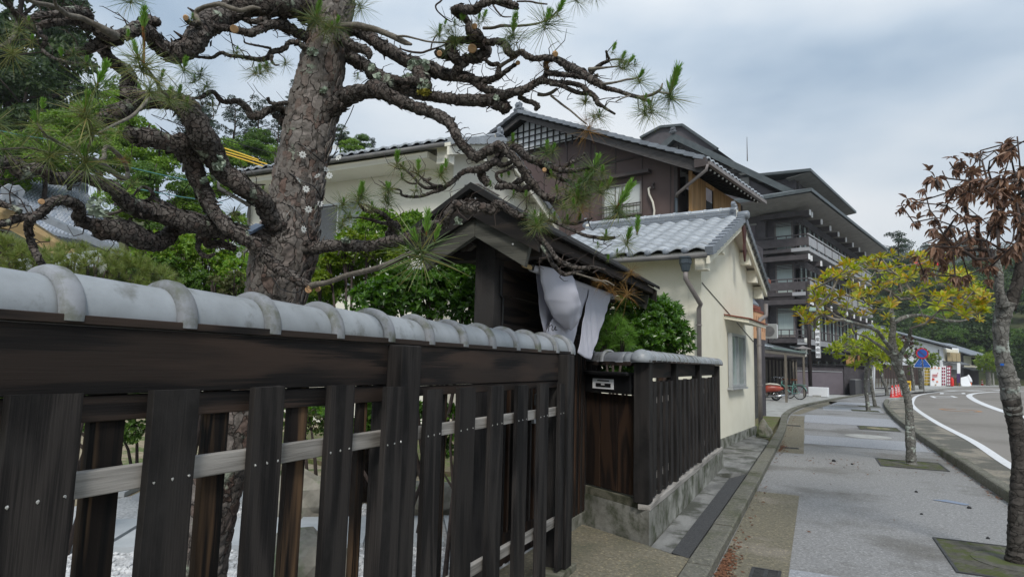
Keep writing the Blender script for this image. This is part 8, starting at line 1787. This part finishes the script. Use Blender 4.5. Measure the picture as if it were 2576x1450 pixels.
for i, ch in enumerate('宮島伝統産業会館'): text(ch, (cxs, 38.28, zt-.16-hh_*(i+.5)), (1, 0, 0), (0, 0, 1), hh_*.80, MT['ink'], sg, ext=.004)
MB().slab([(A1[0]-.25, 38.1, zt+.12), (A2[0]+.25, 38.1, zt+.12), (A2[0]+.2, 38.5, zt+.36), (A1[0]-.2, 38.5, zt+.36)], (0, 0, .05)).build('hood', MT['copper_green'], sg)
MB().bar((q[0], 38.55, zb+.6), (A1[0]+.05, 38.5, zb+.6), .06, .06).build('bracket', MT['pole_dark'], sg); MB().bar((q[0], 38.55, zt-.4), (A1[0]+.05, 38.5, zt-.4), .06, .06).build('bracket', MT['pole_dark'], sg)
lp_ = thing('street_lantern', 'small white six sided lantern with a flat hood above the shelter roof', 'lantern', ony(2019, 985, 36.8)*[1, 1, 0])
c = ony(2019, 886, 36.8)
MB().lathe(c-[0, 0, .22], [(.10, 0), (.16, .02), (.23, .38), (.24, .40)], 6).build('shade', MT['lamp_glass'], lp_); MB().lathe(c+[0, 0, .19], [(.42, 0), (.40, .03), (.12, .12), (.03, .17)], 6).build('hood', MT['gutter_brown'], lp_)
mb = MB()
for k in range(6): t_ = k*math.pi/3; mb.bar(c+[.105*math.cos(t_), .105*math.sin(t_), -.2], c+[.235*math.cos(t_), .235*math.sin(t_), .18], .02, .02)
mb.build('ribs', MT['pole_dark'], lp_, kind='stuff'); MB().tube([(c[0], c[1], 0), (c[0], c[1], c[2]-.22)], .045, 8).build('post', MT['pole_dark'], lp_)
wl = thing('wall_lamp', 'white globe lamp on the hotel wall left of the vertical sign', 'lamp', atd(2026, 856, 42)); p = atd(2026, 856, 42)
MB().lathe(p-[0, 0, .16], [(.09, 0), (.11, .06), (.11, .26), (.08, .32)], 10).build('shade', MT['lamp_glass'], wl, smooth=True); MB().bar(p, p+np.array([.3, .3, 0]), .05, .05).build('bracket', MT['pole_dark'], wl)

# parking shelter with lattice, scooter and bicycles
sh = thing('bike_shelter', 'low shelter with a tiled lean-to roof and dark slat screen over the scooters', 'shelter', (-2.2, 33, 0))
SZ = 2.10
for (x, y) in ((-1.23, 29.97), (-.62, 36.2), (-3.4, 29.5), (-3.0, 37.5)): MB().box(x-.05, y-.05, 0, x+.05, y+.05, SZ+.02).build('post', MT['timber_grey'], sh)
MB().bar((-2.2, 27.2, SZ+.08), (-.55, 37.0, SZ+.08), .10, .14).build('eave_beam', MT['timber_grey'], sh)
MB().slab([(-2.15, 27.0, SZ+.17), (-.40, 37.3, SZ+.17), (-3.1, 38.0, SZ+.85), (-4.6, 28.3, SZ+.85)], (0, 0, .06)).build('roof', MT['copper'], sh)
MB().bar((-1.85, 29.5, SZ+.26), (-.50, 37.2, SZ+.26), .14, .06).build('copper_gutter', MT['copper_green'], sh)
e_ = unit([1.75, 10.3, 0]); s_ = unit([-2.7, .7, .68])
lay_tiles(sh, tm, np.array([-2.15, 27.0, SZ+.24]), e_, s_, 9, 4, .30, .28)
MB().bar((-3.0, 30.6, 1.95), (-1.05, 38.9, 1.95), .08, .08).build('screen_rail', MT['wood_y'], sh); MB().bar((-3.0, 30.6, .35), (-1.05, 38.9, .35), .08, .08).build('screen_rail', MT['wood_y'], sh)
for i in range(30):
    t_ = i/29; x, y = -3.0+1.95*t_, 30.6+8.3*t_; MB().box(x-.035, y-.03, .1, x+.035, y+.03, 2.0).build('slat', MT['timber_grey' if i % 2 else 'wood_z'], sh)
MB().bar((-5.5, 38.5, 1.0), (-3.2, 30.8, 1.0), .15, 2.0).build('back_wall', MT['dark_wall'], sh); MB().bar((-3.4, 39.2, 1.0), (-1.3, 39.3, 1.0), .1, 2.0).build('back_wall', MT['dark_wall'], sh)
mf = thing('mesh_fence_panel', 'dark green netted fence panel at the corner of the cream house', 'fence panel', (-1.45, 19.6, 0))
fa, fb_ = np.array(onz(1912, 1050)), np.array(onz(1922, 1046)); MB().bar((-1.75, 18.2, .78), (-1.52, 19.9, .78), .05, 1.5).build('panel', mat('net', (.03, .032, .032), (.10, .10, .095), scale=24, rough=.9, coord='World'), mf); MB().tube([(-1.52, 19.95, 0), (-1.52, 19.95, 1.56)], .035, 6).build('post', MT['black'], mf)

def wheel(c, ax, r, tyre, w, parent, spokes=18, m='rubber', rim='chrome', hub=.03):
    c = np.array(c, float); ax = unit(ax); u = unit(np.cross(ax, (0, 0, 1))); v = np.cross(ax, u)
    wt = MB(); n = 30
    ring = lambda R, o: [c+R*(math.cos(2*math.pi*k/n)*u+math.sin(2*math.pi*k/n)*v)+ax*o for k in range(n)]
    pr = [(R_, o_) for R_, o_ in ((r, 0), (r-tyre*.3, w/2), (r-tyre, w/2*.8), (r-tyre, -w/2*.8), (r-tyre*.3, -w/2))]; vs = []; 
    for R_, o_ in pr: vs += ring(R_, o_)
    wt.add(vs, [(i*n+k, i*n+(k+1) % n, ((i+1) % 5)*n+(k+1) % n, ((i+1) % 5)*n+k) for i in range(5) for k in range(n)]); W_ = wt.build('wheel', MT[m], parent, smooth=True)
    rm = MB()
    for k in range(spokes): t_ = 2*math.pi*k/spokes; e = c+(r-tyre)*(math.cos(t_)*u+math.sin(t_)*v); rm.tube([c+ax*.03*(1 if k % 2 else -1), e], .0022 if spokes > 10 else .018, 3)
    rm.tube([c-ax*.05, c+ax*.05], hub, 8); vs = []
    for R_, o_ in ((r-tyre, w*.35), (r-tyre-.018, w*.3), (r-tyre-.018, -w*.3), (r-tyre, -w*.35)): vs += ring(R_, o_)
    rm.add(vs, [(i*n+k, i*n+(k+1) % n, ((i+1) % 4)*n+(k+1) % n, ((i+1) % 4)*n+k) for i in range(4) for k in range(n)]); rm.build('rim', MT[rim], W_)
# scooter: nose to the left, tail to the right
sc_o = np.array([-1.72, 31.2, .03]); sf = unit([-.93, -.25, 0]); sn = np.array([-sf[1], sf[0], 0])
def S3(a, z, o=0): return sc_o+sf*a+sn*o+[0, 0, z]
sct = thing('motor_scooter', 'red and cream motor scooter parked in the shelter beside the bicycle', 'scooter', S3(.6, 0))
wheel(S3(0, .22), sn, .22, .07, .10, sct, 5, hub=.05); wheel(S3(1.22, .22), sn, .22, .07, .10, sct, 5, hub=.05)
def loft(name, m, parent, secs, smooth=True):   # (a, z0, z1, half width)
    mb = MB(); n = 10; vs = []
    for a, z0, z1, w in secs:
        for k in range(n): t_ = 2*math.pi*k/n; cz, hz = (z0+z1)/2, (z1-z0)/2; vs.append(S3(a, cz+hz*math.sin(t_)*(abs(math.sin(t_))**-.25 if abs(math.sin(t_)) > .01 else 0), w*math.cos(t_)))
    m_ = len(secs); mb.add(vs, [(i*n+k, i*n+(k+1) % n, (i+1)*n+(k+1) % n, (i+1)*n+k) for i in range(m_-1) for k in range(n)]+[tuple(range(n)), tuple(range((m_-1)*n, m_*n))]); return mb.build(name, MT[m], parent, smooth=smooth)
loft('body', 'scooter_red', sct, [(-.32, .50, .58, .05), (-.15, .42, .66, .13), (.1, .38, .70, .16), (.35, .36, .70, .15), (.52, .36, .60, .12)])
loft('seat', 'seat_cream', sct, [(-.2, .665, .70, .08), (-.05, .68, .77, .13), (.25, .69, .79, .13), (.5, .68, .74, .09)])
MB().slab([S3(.45, .26, -.14), S3(1.0, .26, -.14), S3(1.0, .26, .14), S3(.45, .26, .14)], (0, 0, .06)).build('footboard', MT['seat_cream'], sct, bevel=.01)
MB().slab([S3(.98, .28, -.17), S3(1.13, .92, -.15), S3(1.13, .92, .15), S3(.98, .28, .17)], sf*.03).build('leg_shield', MT['dark_wall'], sct, bevel=.01)
loft('front_fender', 'scooter_red', sct, [(1.02, .40, .44, .05), (1.15, .44, .50, .08), (1.32, .38, .46, .06)])
MB().tube([S3(1.2, .3), S3(1.12, .95)], .025, 8).build('fork', MT['chrome'], sct); MB().tube([S3(1.0, 1.0, -.32), S3(1.12, 1.0, -.1), S3(1.12, 1.0, .1), S3(1.0, 1.0, .32)], .017, 8).build('handlebar', MT['chrome'], sct)
MB().tube([S3(1.15, .9), S3(1.25, .9)], [.08, .07], 12).build('headlight', MT['lamp_glass'], sct); MB().tube([S3(.35, .2, .16), S3(-.1, .22, .17), S3(-.35, .26, .17)], [.04, .05, .05], 8).build('exhaust', MT['chrome'], sct, smooth=True)
MB().tube([S3(1.1, 1.0, .3), S3(1.1, 1.18, .36)], .008, 5).build('mirror_stalk', MT['chrome'], sct); MB().tube([S3(1.1, 1.2, .36), S3(1.08, 1.2, .36)], .055, 10).build('mirror', MT['chrome'], sct)
t = thing('covered_bundle', 'dark grey wrapped suitcase standing behind the scooter', 'bundle', (-2.5, 31.9, 0)); bm_ = MB().box(-2.75, 31.75, .45, -2.25, 32.1, 1.25).build('case', MT['gutter_grey'], t, bevel=.09); MB().box(-2.8, 31.7, .05, -2.2, 32.15, .44).build('stand', MT['dark_wall'], t)
# bicycle: rear wheel to the right
def bicycle(label, o, f, mcol, r=.33):
    o = np.array(o, float); f = unit(f); s = np.array([-f[1], f[0], 0]); Q = lambda a, z, w=0: o+f*a+s*w+[0, 0, z]
    b = thing('bicycle', label, 'bicycle', Q(.5, 0), 'bicycles in the parking shelter'); wheel(Q(0, r), s, r, .035, .035, b, 22); wheel(Q(1.08, r), s, r, .035, .035, b, 22)
    fr = MB()
    for a_, b_, rr_ in ((Q(0, r, .05), Q(.42, .28), .010), (Q(0, r, .05), Q(.30, .80), .009), (Q(.42, .28), Q(.27, .86), .015), (Q(.42, .28), Q(.88, .72), .018), (Q(.31, .62), Q(.88, .66), .014), (Q(.86, .84), Q(.91, .62), .018), (Q(.91, .62, .04), Q(1.08, r, .05), .011), (Q(.91, .62, -.04), Q(1.08, r, -.05), .011)): fr.tube([a_, b_], rr_, 8)
    fr.build('frame', MT[mcol], b, smooth=True)
    MB().tube([Q(.84, .98, -.28), Q(.93, 1.04, -.15), Q(.86, .98, 0), Q(.93, 1.04, .15), Q(.84, .98, .28)], .012, 8).build('handlebar', MT['chrome'], b, smooth=True); MB().tube([Q(.86, .84), Q(.86, .98)], .012, 6).build('stem', MT['chrome'], b)
    MB().slab([Q(.14, .90, -.09), Q(.14, .90, .09), Q(.30, .90, .06), Q(.42, .89, .02), Q(.42, .89, -.02), Q(.30, .90, -.06)], (0, 0, .06)).build('saddle', MT['leather'], b, bevel=.01)
    fe = MB(); fe.tube([Q(r*1.1*math.cos(t_), r+r*1.1*math.sin(t_)) for t_ in np.linspace(-.3, 2.9, 14)], .018, 5); fe.build('mudguard', MT[mcol], b, smooth=True)
    MB().slab([Q(-.32, .70, -.06), Q(.18, .72, -.06), Q(.18, .72, .06), Q(-.32, .70, .06)], (0, 0, .012)).build('carrier', MT[mcol], b); MB().tube([Q(-.28, .70, .05), Q(0, r, .06)], .007, 5).build('carrier_stay', MT[mcol], b)
    bk = MB()
    for k in range(5):
        z = .72+.05*k; w_ = .14+.006*k; bk.tube([Q(1.0, z, -w_), Q(1.26+.01*k, z, -w_), Q(1.26+.01*k, z, w_), Q(1.0, z, w_), Q(1.0, z, -w_)], .006, 4)
    for k in range(7): bk.tube([Q(1.26, .72, -.14+.047*k), Q(1.3, .94, -.16+.053*k)], .005, 4)
    bk.build('basket', MT['iron'], b); MB().tube([Q(.42, .28, -.06), Q(.42, .28, .06)], .07, 12).build('crank', MT['chrome'], b); MB().tube([Q(.42, .28, .08), Q(.52, .15, .08), Q(.52, .15, .18)], .010, 5).build('pedal', MT['rubber'], b); MB().tube([Q(0, r, .08), Q(-.05, .02, .16)], .009, 5).build('stand', MT['chrome'], b)
bicycle('mint green bicycle with a brown saddle at the open end of the shelter', (-.78, 33.2, .03), (-.75, .35, 0), 'bike_mint')
bicycle('dark bicycle with a basket behind the mint green one', (-1.25, 34.2, .03), (-.7, .5, 0), 'iron')
# ================================================================== pavement furniture
def cone(label, x, y, h, m='cone_red', stripes=False, txt=None, group=None):
    t = thing('traffic_cone', label, 'traffic cone', (x, y, 0), group); k = h/.7
    MB().box(x-.19*k, y-.19*k, 0, x+.19*k, y+.19*k, .035*k).build('base', MT[m], t, bevel=.01)
    MB().lathe((x, y, 0), [(.145*k, .03*k), (.135*k, .06*k), (.035*k, .68*k), (.025*k, .70*k)], 18).build('cone', MT[m], t, smooth=True)
    if stripes:
        for z0, z1 in ((.25, .36), (.47, .56)): MB().lathe((x, y, 0), [((.135-.1*(z0-.06)/.62)*k+.003, z0*k), ((.135-.1*(z1-.06)/.62)*k+.003, z1*k)], 18).build('band', MT['sign_white'], t)
    if txt:
        for i, ch in enumerate(txt): z = (.52-.115*i)*k; text(ch, (x+.0, y-(.135-.1*(z/k-.06)/.62)*k-.012, z), (1, 0, 0), (0, .2, 1), .115*k, MT['sign_white'], t, ext=.003)
cs = [(2245, 1001.5), (2254, 999.5), (2260, 996)]
for i, (x, y) in enumerate(cs):
    q = onz(x, y); cone(['red cone with white characters nearest the kerb end', 'middle red cone of the three with white characters', 'red cone with white characters standing behind the other two'][i], q[0], q[1], .72, txt='駐車禁止', group='red cones at the end of the kerb')
for i, (x, y, m, s) in enumerate(((2393, 965, 'cone_red', False), (2470, 968.5, 'cone_red', True), (2536, 969, 'cone_red', True), (2541, 971, 'cone_orange', False), (2551, 970, 'cone_orange', False))):
    q = onz(x, y, 0.0) if y > 968 else atd(x, y, 78); cone(['small red cone beside the dark gate at the bend', 'red and white striped cone left of the lime green tree', 'red and white striped cone right of the lime green tree', 'plain orange cone left of its twin at the far bend', 'plain orange cone right of its twin near the big trunk'][i], q[0], q[1], .75 if s else .8, m, s, group='cones at the far bend')
ts = thing('traffic_sign', 'traffic sign post with a no parking disc above a blue pedestrian crossing sign', 'traffic sign', (5.2, 46, 0))
def facing(p): v = CP-np.array(p); v[2] = 0; return unit(v)
c = atd(2319, 888, 46); fd = facing(c); rx = unit(np.cross((0, 0, 1), fd)); u3 = np.array([0, 0, 1.0]); k = 46/FPX
MB().tube([(c[0]-fd[0]*.05, c[1]-fd[1]*.05, 0), (c[0]-fd[0]*.05, c[1]-fd[1]*.05, c[2]+.45)], .035, 8).build('post', MT['gutter_grey'], ts)
MB().tube([c-fd*.02, c], 13.5*k, 28).build('no_parking_disc', MT['sign_red'], ts); MB().tube([c, c+fd*.008], 10.3*k, 28).build('disc_field', MT['sign_blue'], ts)
MB().bar(c+fd*.012-rx*7.5*k+u3*7.5*k, c+fd*.012+rx*7.5*k-u3*7.5*k, .01, 2.8*k, up=fd).build('disc_bar', MT['sign_red'], ts)
c = atd(2318.5, 911, 46); R_ = 16*k
tri = lambda s: [c+rx*(-1.05*R_*s)-u3*(.72*R_*s), c+rx*(1.05*R_*s)-u3*(.72*R_*s), c+rx*(1.05*R_*s)-u3*(.50*R_*s), c+rx*(.10*R_*s)+u3*(.98*R_*s), c-rx*(.10*R_*s)+u3*(.98*R_*s), c-rx*(1.05*R_*s)-u3*(.50*R_*s)]
MB().slab(tri(1.08), -fd*.02).build('crossing_sign', MT['sign_white'], ts); MB().slab([p+fd*.004 for p in tri(1.0)], fd*.006).build('sign_field', MT['sign_blue'], ts)
W3 = lambda x, z: c+fd*.016+rx*x*R_+u3*z*R_
mb = MB(); mb.tube([W3(.02, .50), W3(.02, .5)+fd*.004], .10*R_, 10)
for a_, b_, w_ in (((.02, .4), (.0, -.02), .17), ((.0, 0), (.25, -.50), .12), ((.0, 0), (-.28, -.48), .12), ((.04, .34), (.28, .1), .08), ((0, .34), (-.2, .06), .08)): mb.bar(W3(*a_), W3(*b_), .006, w_*R_, up=fd)
for x in (-.62, -.45, .45, .62): mb.bar(W3(x-.06, -.3), W3(x+.06, -.3), .006, .06*R_, up=fd)
mb.build('walking_figure', MT['sign_white'], ts, kind='stuff')
for i, (x0, x1) in enumerate(((2263, 2274), (2276, 2291))):
    t = thing('barrier', ['yellow plastic barrier left of the maroon tree', 'yellow plastic barrier right of the maroon tree'][i], 'barrier', onz((x0+x1)/2, 984), 'yellow barriers behind the cones')
    for (a_, b_, c_, d_) in ((x0, 957, x0+2.5, 982), (x1-2.5, 957, x1, 982), (x0+2.5, 957, x1-2.5, 962), (x0+2.5, 967, x1-2.5, 973)): dbox('bar', 'yellow', t, a_, b_, c_, d_, 48, .12)
    dbox('weight', 'concrete_light', t, x0-1, 983, x1+4, 988, 47.5, .3)
pf = thing('picket_fence', 'low pale picket fence on a dark kerb before the brown wall', 'fence', onz(2215, 985))
for i in range(19):
    x = 2181+i*3.9; dbox('picket', 'timber_grey' if i % 2 else 'soffit', pf, x, 951, x+1.9, 973, 54, .05)
dbox('rail', 'soffit', pf, 2180, 956, 2256, 958, 54.1, .06); dbox('rail', 'soffit', pf, 2180, 968, 2256, 970, 54.1, .06); dbox('kerb_wall', 'dark_wall', pf, 2178, 974, 2258, 985, 54, .4)
nb_ = thing('banner_boards', 'pair of narrow white upright boards beside the hotel entrance', 'banner', onz(2195, 988))
for x in (2192.5, 2197.5): MB().bar(atd(x, 985, 49), atd(x+1.2, 918, 49), .10, .10).build('board', MT['white_paint'], nb_)
dbox('face', 'sign_white', nb_, 2191, 925, 2196, 983, 48.9, .04)
# ================================================================== white shop at the bend and its neighbour
wp = thing('white_shop', 'white plastered shop with a long sloping roof and tan shutters at the bend', 'shop', onz(2372, 969))
o3 = onz(2372, 969); Wf = KFrame(30, (o3[0], o3[1]))
U = Wall(Wf, 'u', 0.0); Vw = Wall(Wf, 'v', 0.0)
MB().slab([Wf(0, 0, 0), Wf(0, 12.5, 0), Wf(0, 12.5, 6.2), Wf(0, 8.6, 7.35), Wf(0, 0, 4.75)], np.array(Wf(.3, 0, 0))-np.array(Wf(0, 0, 0))).build('gable_wall', MT['white_wall'], wp)
U.bld('clad_wall', 'metal_brown', wp, 2.3, 14.5, .05, .25, 0, 2.35)
for i in range(40): U.bld('cladding_rib', 'metal_brown_trim', wp, 2.4+i*.3, 2.46+i*.3, .25, .29, 0, 2.34)
ro = np.array(Wf(-.5, 0, 0))-np.array(Wf(0, 0, 0)); rf_ = np.array(Wf(5.3, 0, 0))-np.array(Wf(-.5, 0, 0))
MB().slab([Wf(-.5, -1.3, 4.50), Wf(-.5, 8.6, 7.50), Wf(1.0, 8.6, 7.50), Wf(1.0, -1.3, 4.50)], (0, 0, .16)).build('roof', MT['tile_edge'], wp)
MB().slab([Wf(-.52, -1.32, 4.28), Wf(-.52, 8.6, 7.28), Wf(-.52, 8.6, 7.49), Wf(-.52, -1.32, 4.49)], ro*-.1).build('barge_board', MT['black'], wp)
MB().slab([Wf(-.5, 12.9, 6.2), Wf(-.5, 8.6, 7.50), Wf(5.0, 8.6, 7.50), Wf(5.0, 12.9, 6.2)], (0, 0, .16)).build('roof', MT['tile_edge'], wp)
Wf.box(mb := MB(), .3, 0, 0, 4.9, .25, 4.6); mb.build('front_wall', MT['white_wall'], wp)
Vw.bld('upper_panel', 'stucco_cream', wp, .5, 4.6, .0, .04, 2.9, 4.4)
for i in range(3): Vw.bld('shutter', 'louvre_wood' if 0 else 'soffit', wp, .7+i*1.25, 1.75+i*1.25, .3, .38, 2.95, 4.0); Vw.bld('shutter_stay', 'white_paint', wp, .95+i*1.25, 1.05+i*1.25, .05, .3, 2.8, 2.9)
for o_, z in (): pass
for ob in wp.children:
    if ob.name.startswith('shutter') and 'stay' not in ob.name: ob.data.materials[0] = mat('tan_board', (.42, .34, .20), (.36, .29, .17), scale=2, rough=.8)
MB().slab([Vw.P(.1, 0, 2.85), Vw.P(5.0, 0, 2.85), Vw.P(5.0, 1.1, 2.5), Vw.P(.1, 1.1, 2.5)], (0, 0, .12)).build('shop_eave', MT['tile_dark'], wp)
Vw.bld('entrance', 'gutter_grey', wp, 1.3, 3.9, .0, .03, 0, 1.95); Vw.bld('name_board', 'louvre_wood', wp, 1.5, 2.5, .05, .12, 2.02, 2.42); Vw.bld('entrance_frame', 'white_paint', wp, 1.1, 1.3, .0, .10, 0, 2.1); Vw.bld('entrance_frame', 'white_paint', wp, 3.9, 4.1, .0, .10, 0, 2.1)
pipe(wp, [Wf(-.06, .3, 4.3), Wf(-.06, .3, .5)], .05, 'gutter_grey')
an = thing('cream_annex', 'small dark timbered house with a cream upper wall beyond the white shop', 'house', onz(2430, 970))
o4 = atd(2424, 968, 84); Af = KFrame(30, (o4[0], o4[1])); Au = Wall(Af, 'u', 0.0); Av_ = Wall(Af, 'v', 0.0)
Af.box(mb := MB(), 0, 0, 0, 5, 5, 4.3); mb.build('walls', MT['dark_wall'], an); Av_.bld('upper_wall', 'stucco_cream', an, .3, 4.8, .02, .08, 2.2, 3.9); window(Av_, an, 2.6, 3.9, 2.7, 3.7, 2, 'pole_dark', 'glass_dark', .08, o=.12)
MB().slab([Af(-.6, -1.2, 3.9), Af(-.6, 3.5, 5.6), Af(5.6, 3.5, 5.6), Af(5.6, -1.2, 3.9)], (0, 0, .15)).build('roof', MT['tile_edge'], an)
MB().slab([Av_.P(-.3, 0, 2.3), Av_.P(5.4, 0, 2.3), Av_.P(5.4, 1.3, 1.9), Av_.P(-.3, 1.3, 1.9)], (0, 0, .12)).build('lower_eave', MT['tile_dark'], an)
pr_ = thing('poster_board', 'white poster stand printed with red maple leaves outside the shop', 'poster', atd(2354, 972, 72)); dbox('board', 'sign_white', pr_, 2340, 921, 2367, 971.5, 72, .12)
def leafmark(x, y, s, m):
    c = atd(x, y, 71.93); fd = facing(c); rx = unit(np.cross((0, 0, 1), fd)); pts = []
    for k in range(14): t_ = 2*math.pi*k/14+.2; R_ = s*(1 if k % 2 == 0 else .42)*72/FPX; pts.append(c+rx*R_*math.cos(t_)+np.array([0, 0, 1])*R_*math.sin(t_))
    MB().slab(pts, fd*.02).build('leaf_print', MT[m], pr_)
for a_ in ((2347, 953, 4.6, 'cone_red'), (2357, 959, 3.2, 'cone_orange'), (2353, 967, 2.4, 'louvre_wood'), (2358, 938, 1.6, 'leaf_red'), (2344, 925, 3, 'cone_orange'), (2352, 924, 2.6, 'cone_orange'), (2361, 925, 3, 'cone_orange')): leafmark(*a_)
for y in (941, 945): dbox('print_line', 'leaf_red', pr_, 2345, y, 2358, y+1.5, 71.92, .03)
cr_ = thing('crate_stack', 'stack of yellow crates beside the poster stand', 'crates', atd(2336, 972, 72.5))
for i in range(6): dbox('crate', 'yellow', cr_, 2330, 924+i*7.6, 2338.5, 930.2+i*7.6, 72.5, .4)
dbox('crate', 'copper_green', cr_, 2330, 968, 2340, 973, 72.4, .4)
for i, (x0, x1, y0, y1, m, lb_) in enumerate(((2368, 2379, 920, 971, 'sign_white', 'white patterned banner at the shop front'), (2381, 2391, 920, 969, 'maroon_cloth', 'maroon patterned banner at the shop front'), (2407, 2415, 912, 938, 'sign_white', 'white hanging banner at the shop corner'), (2406, 2414, 939, 962, 'purple_cloth', 'dark purple cloth banner below the white one'))):
    t = thing('shop_banner', lb_, 'banner', atd((x0+x1)/2, 970, 73)); dbox('cloth', m, t, x0, y0, x1, y1, 73, .04); dbox('pole', 'gutter_grey', t, x1+.3, y0-2, x1+1, 971, 73, .05)
    if i < 2:
        for r in range(6):
            for c_ in range(2): dbox('print_mark', ('maroon_cloth' if m == 'sign_white' else 'sign_white'), t, x0+1+c_*(x1-x0-1)/2, y0+3+r*8, x0+1+(c_+.6)*(x1-x0-1)/2, y0+8+r*8, 72.95, .03)
t = thing('extinguisher', 'red cylinder standing beside the shop banners', 'extinguisher', atd(2395, 971, 72)); q = atd(2395, 971, 72); MB().lathe((q[0], q[1], 0), [(.16, 0), (.17, .1), (.17, .8), (.08, .95), (.05, 1.05)], 12).build('cylinder', MT['cone_red'], t, smooth=True)
t = thing('sign_board', 'white leaning sign board outside the shop', 'sign', atd(2424, 971, 74)); MB().bar(atd(2432, 972, 74), atd(2421, 948, 75), .9, .06, up=facing(atd(2424, 960, 74))).build('board', MT['sign_white'], t)
t = thing('ice_cream_sign', 'white and orange ice cream cone shaped sign on the pavement', 'sign', atd(2437, 971, 75)); q = atd(2437, 971, 75); MB().lathe((q[0], q[1], 0), [(.2, 0), (.25, .05), (.3, .5)], 10).build('cone', MT['cone_orange'], t); MB().lathe((q[0], q[1], .5), [(.34, 0), (.36, .15), (.25, .5), (.1, .8), (.02, .9)], 12).build('swirl', MT['white_paint'], t, smooth=True)
t = thing('display_table', 'wooden slatted display stand at the shop door', 'stand', atd(2404, 971, 73))
for i in range(4): dbox('leg_board', 'louvre_wood' if i % 2 else 'timber_grey', t, 2397+i*5, 948+2*(i % 2), 2400.5+i*5, 971, 73.4, .2)
dk = thing('dark_timber_hut', 'dark shed with slanting props under the trees at the bend', 'shed', atd(2480, 968, 92))
dbox('wall', 'black', dk, 2432, 905, 2530, 968, 95, 2.0); dbox('stone_block', 'dark_wall', dk, 2436, 925, 2458, 967, 92, 1.0)
for x0, x1 in ((2447, 2463), (2492, 2514)): MB().bar(atd(x1, 968, 91), atd(x0, 925, 93), .3, .3).build('prop', MT['timber_grey'], dk)
t = thing('tree_stake', 'pale stake leaning on the lime green tree', 'stake', atd(2498, 970, 82)); MB().tube([atd(2499, 971, 82), atd(2497, 938, 82)], .10, 6).build('stake', MT['concrete_light'], t)
bl = thing('barn_wall', 'low stone bank at the right under the big trunk beyond the road', 'bank', atd(2560, 968, 88)); dbox('bank', 'rock', bl, 2552, 950, 2700, 972, 88, 2)
# overhead cables with yellow guards
cb = thing('overhead_cable', 'black overhead cables behind the pine with yellow guard tubes', 'cable', atd(620, 395, 12))
for (x0, y0, x1, y1, d0, d1) in ((380, 288, 735, 398, 14, 14), (430, 330, 700, 425, 13, 13), (420, 300, 690, 410, 13, 13)):
    P = [atd(x0+(x1-x0)*i/10, y0+(y1-y0)*i/10+6*math.sin(math.pi*i/10), d0+(d1-d0)*i/10) for i in range(11)]; MB().tube(P, .008, 5).build('wire', MT['black'], cb)
for (x0, y0, x1, y1) in ((553, 369, 650, 402), (555, 378, 672, 413), (556, 384, 662, 418)):
    MB().tube([atd(x0, y0, 12.9), atd((x0+x1)/2, (y0+y1)/2-.5, 12.9), atd(x1, y1, 12.9)], .013, 8).build('guard_tube', MT['yellow'], cb)
cb = thing('telephone_cable', 'thin blue green cables crossing before the hillside trees', 'cable', atd(400, 450, 11))
for (x0, y0, x1, y1) in ((-20, 325, 130, 352), (330, 422, 520, 462), (350, 476, 560, 510)): MB().tube([atd(x0, y0, 11), atd((x0+x1)/2, (y0+y1)/2+2, 11), atd(x1, y1, 11)], .009, 5).build('wire', mat('wire_green', (.05, .16, .17), rough=.6) if 'wire_green' not in MT else MT['wire_green'], cb)

# ================================================================== air: a thin even haze that only tells over hundreds of metres
hz = bpy.data.materials.new('haze'); hz.use_nodes = True; nt = hz.node_tree; nt.nodes.clear()
ho = N(nt, 'ShaderNodeOutputMaterial'); hv = N(nt, 'ShaderNodeVolumePrincipled', inp={'Density': .00028}); hv.inputs['Color'].default_value = (.90, .95, 1.0, 1); lk(nt, hv.outputs[0], ho.inputs['Volume'])
MB().box(-420, -60, -1.2, 620, 820, 135).build('haze', hz, kind='stuff')
SC.cycles.volume_bounces = 1
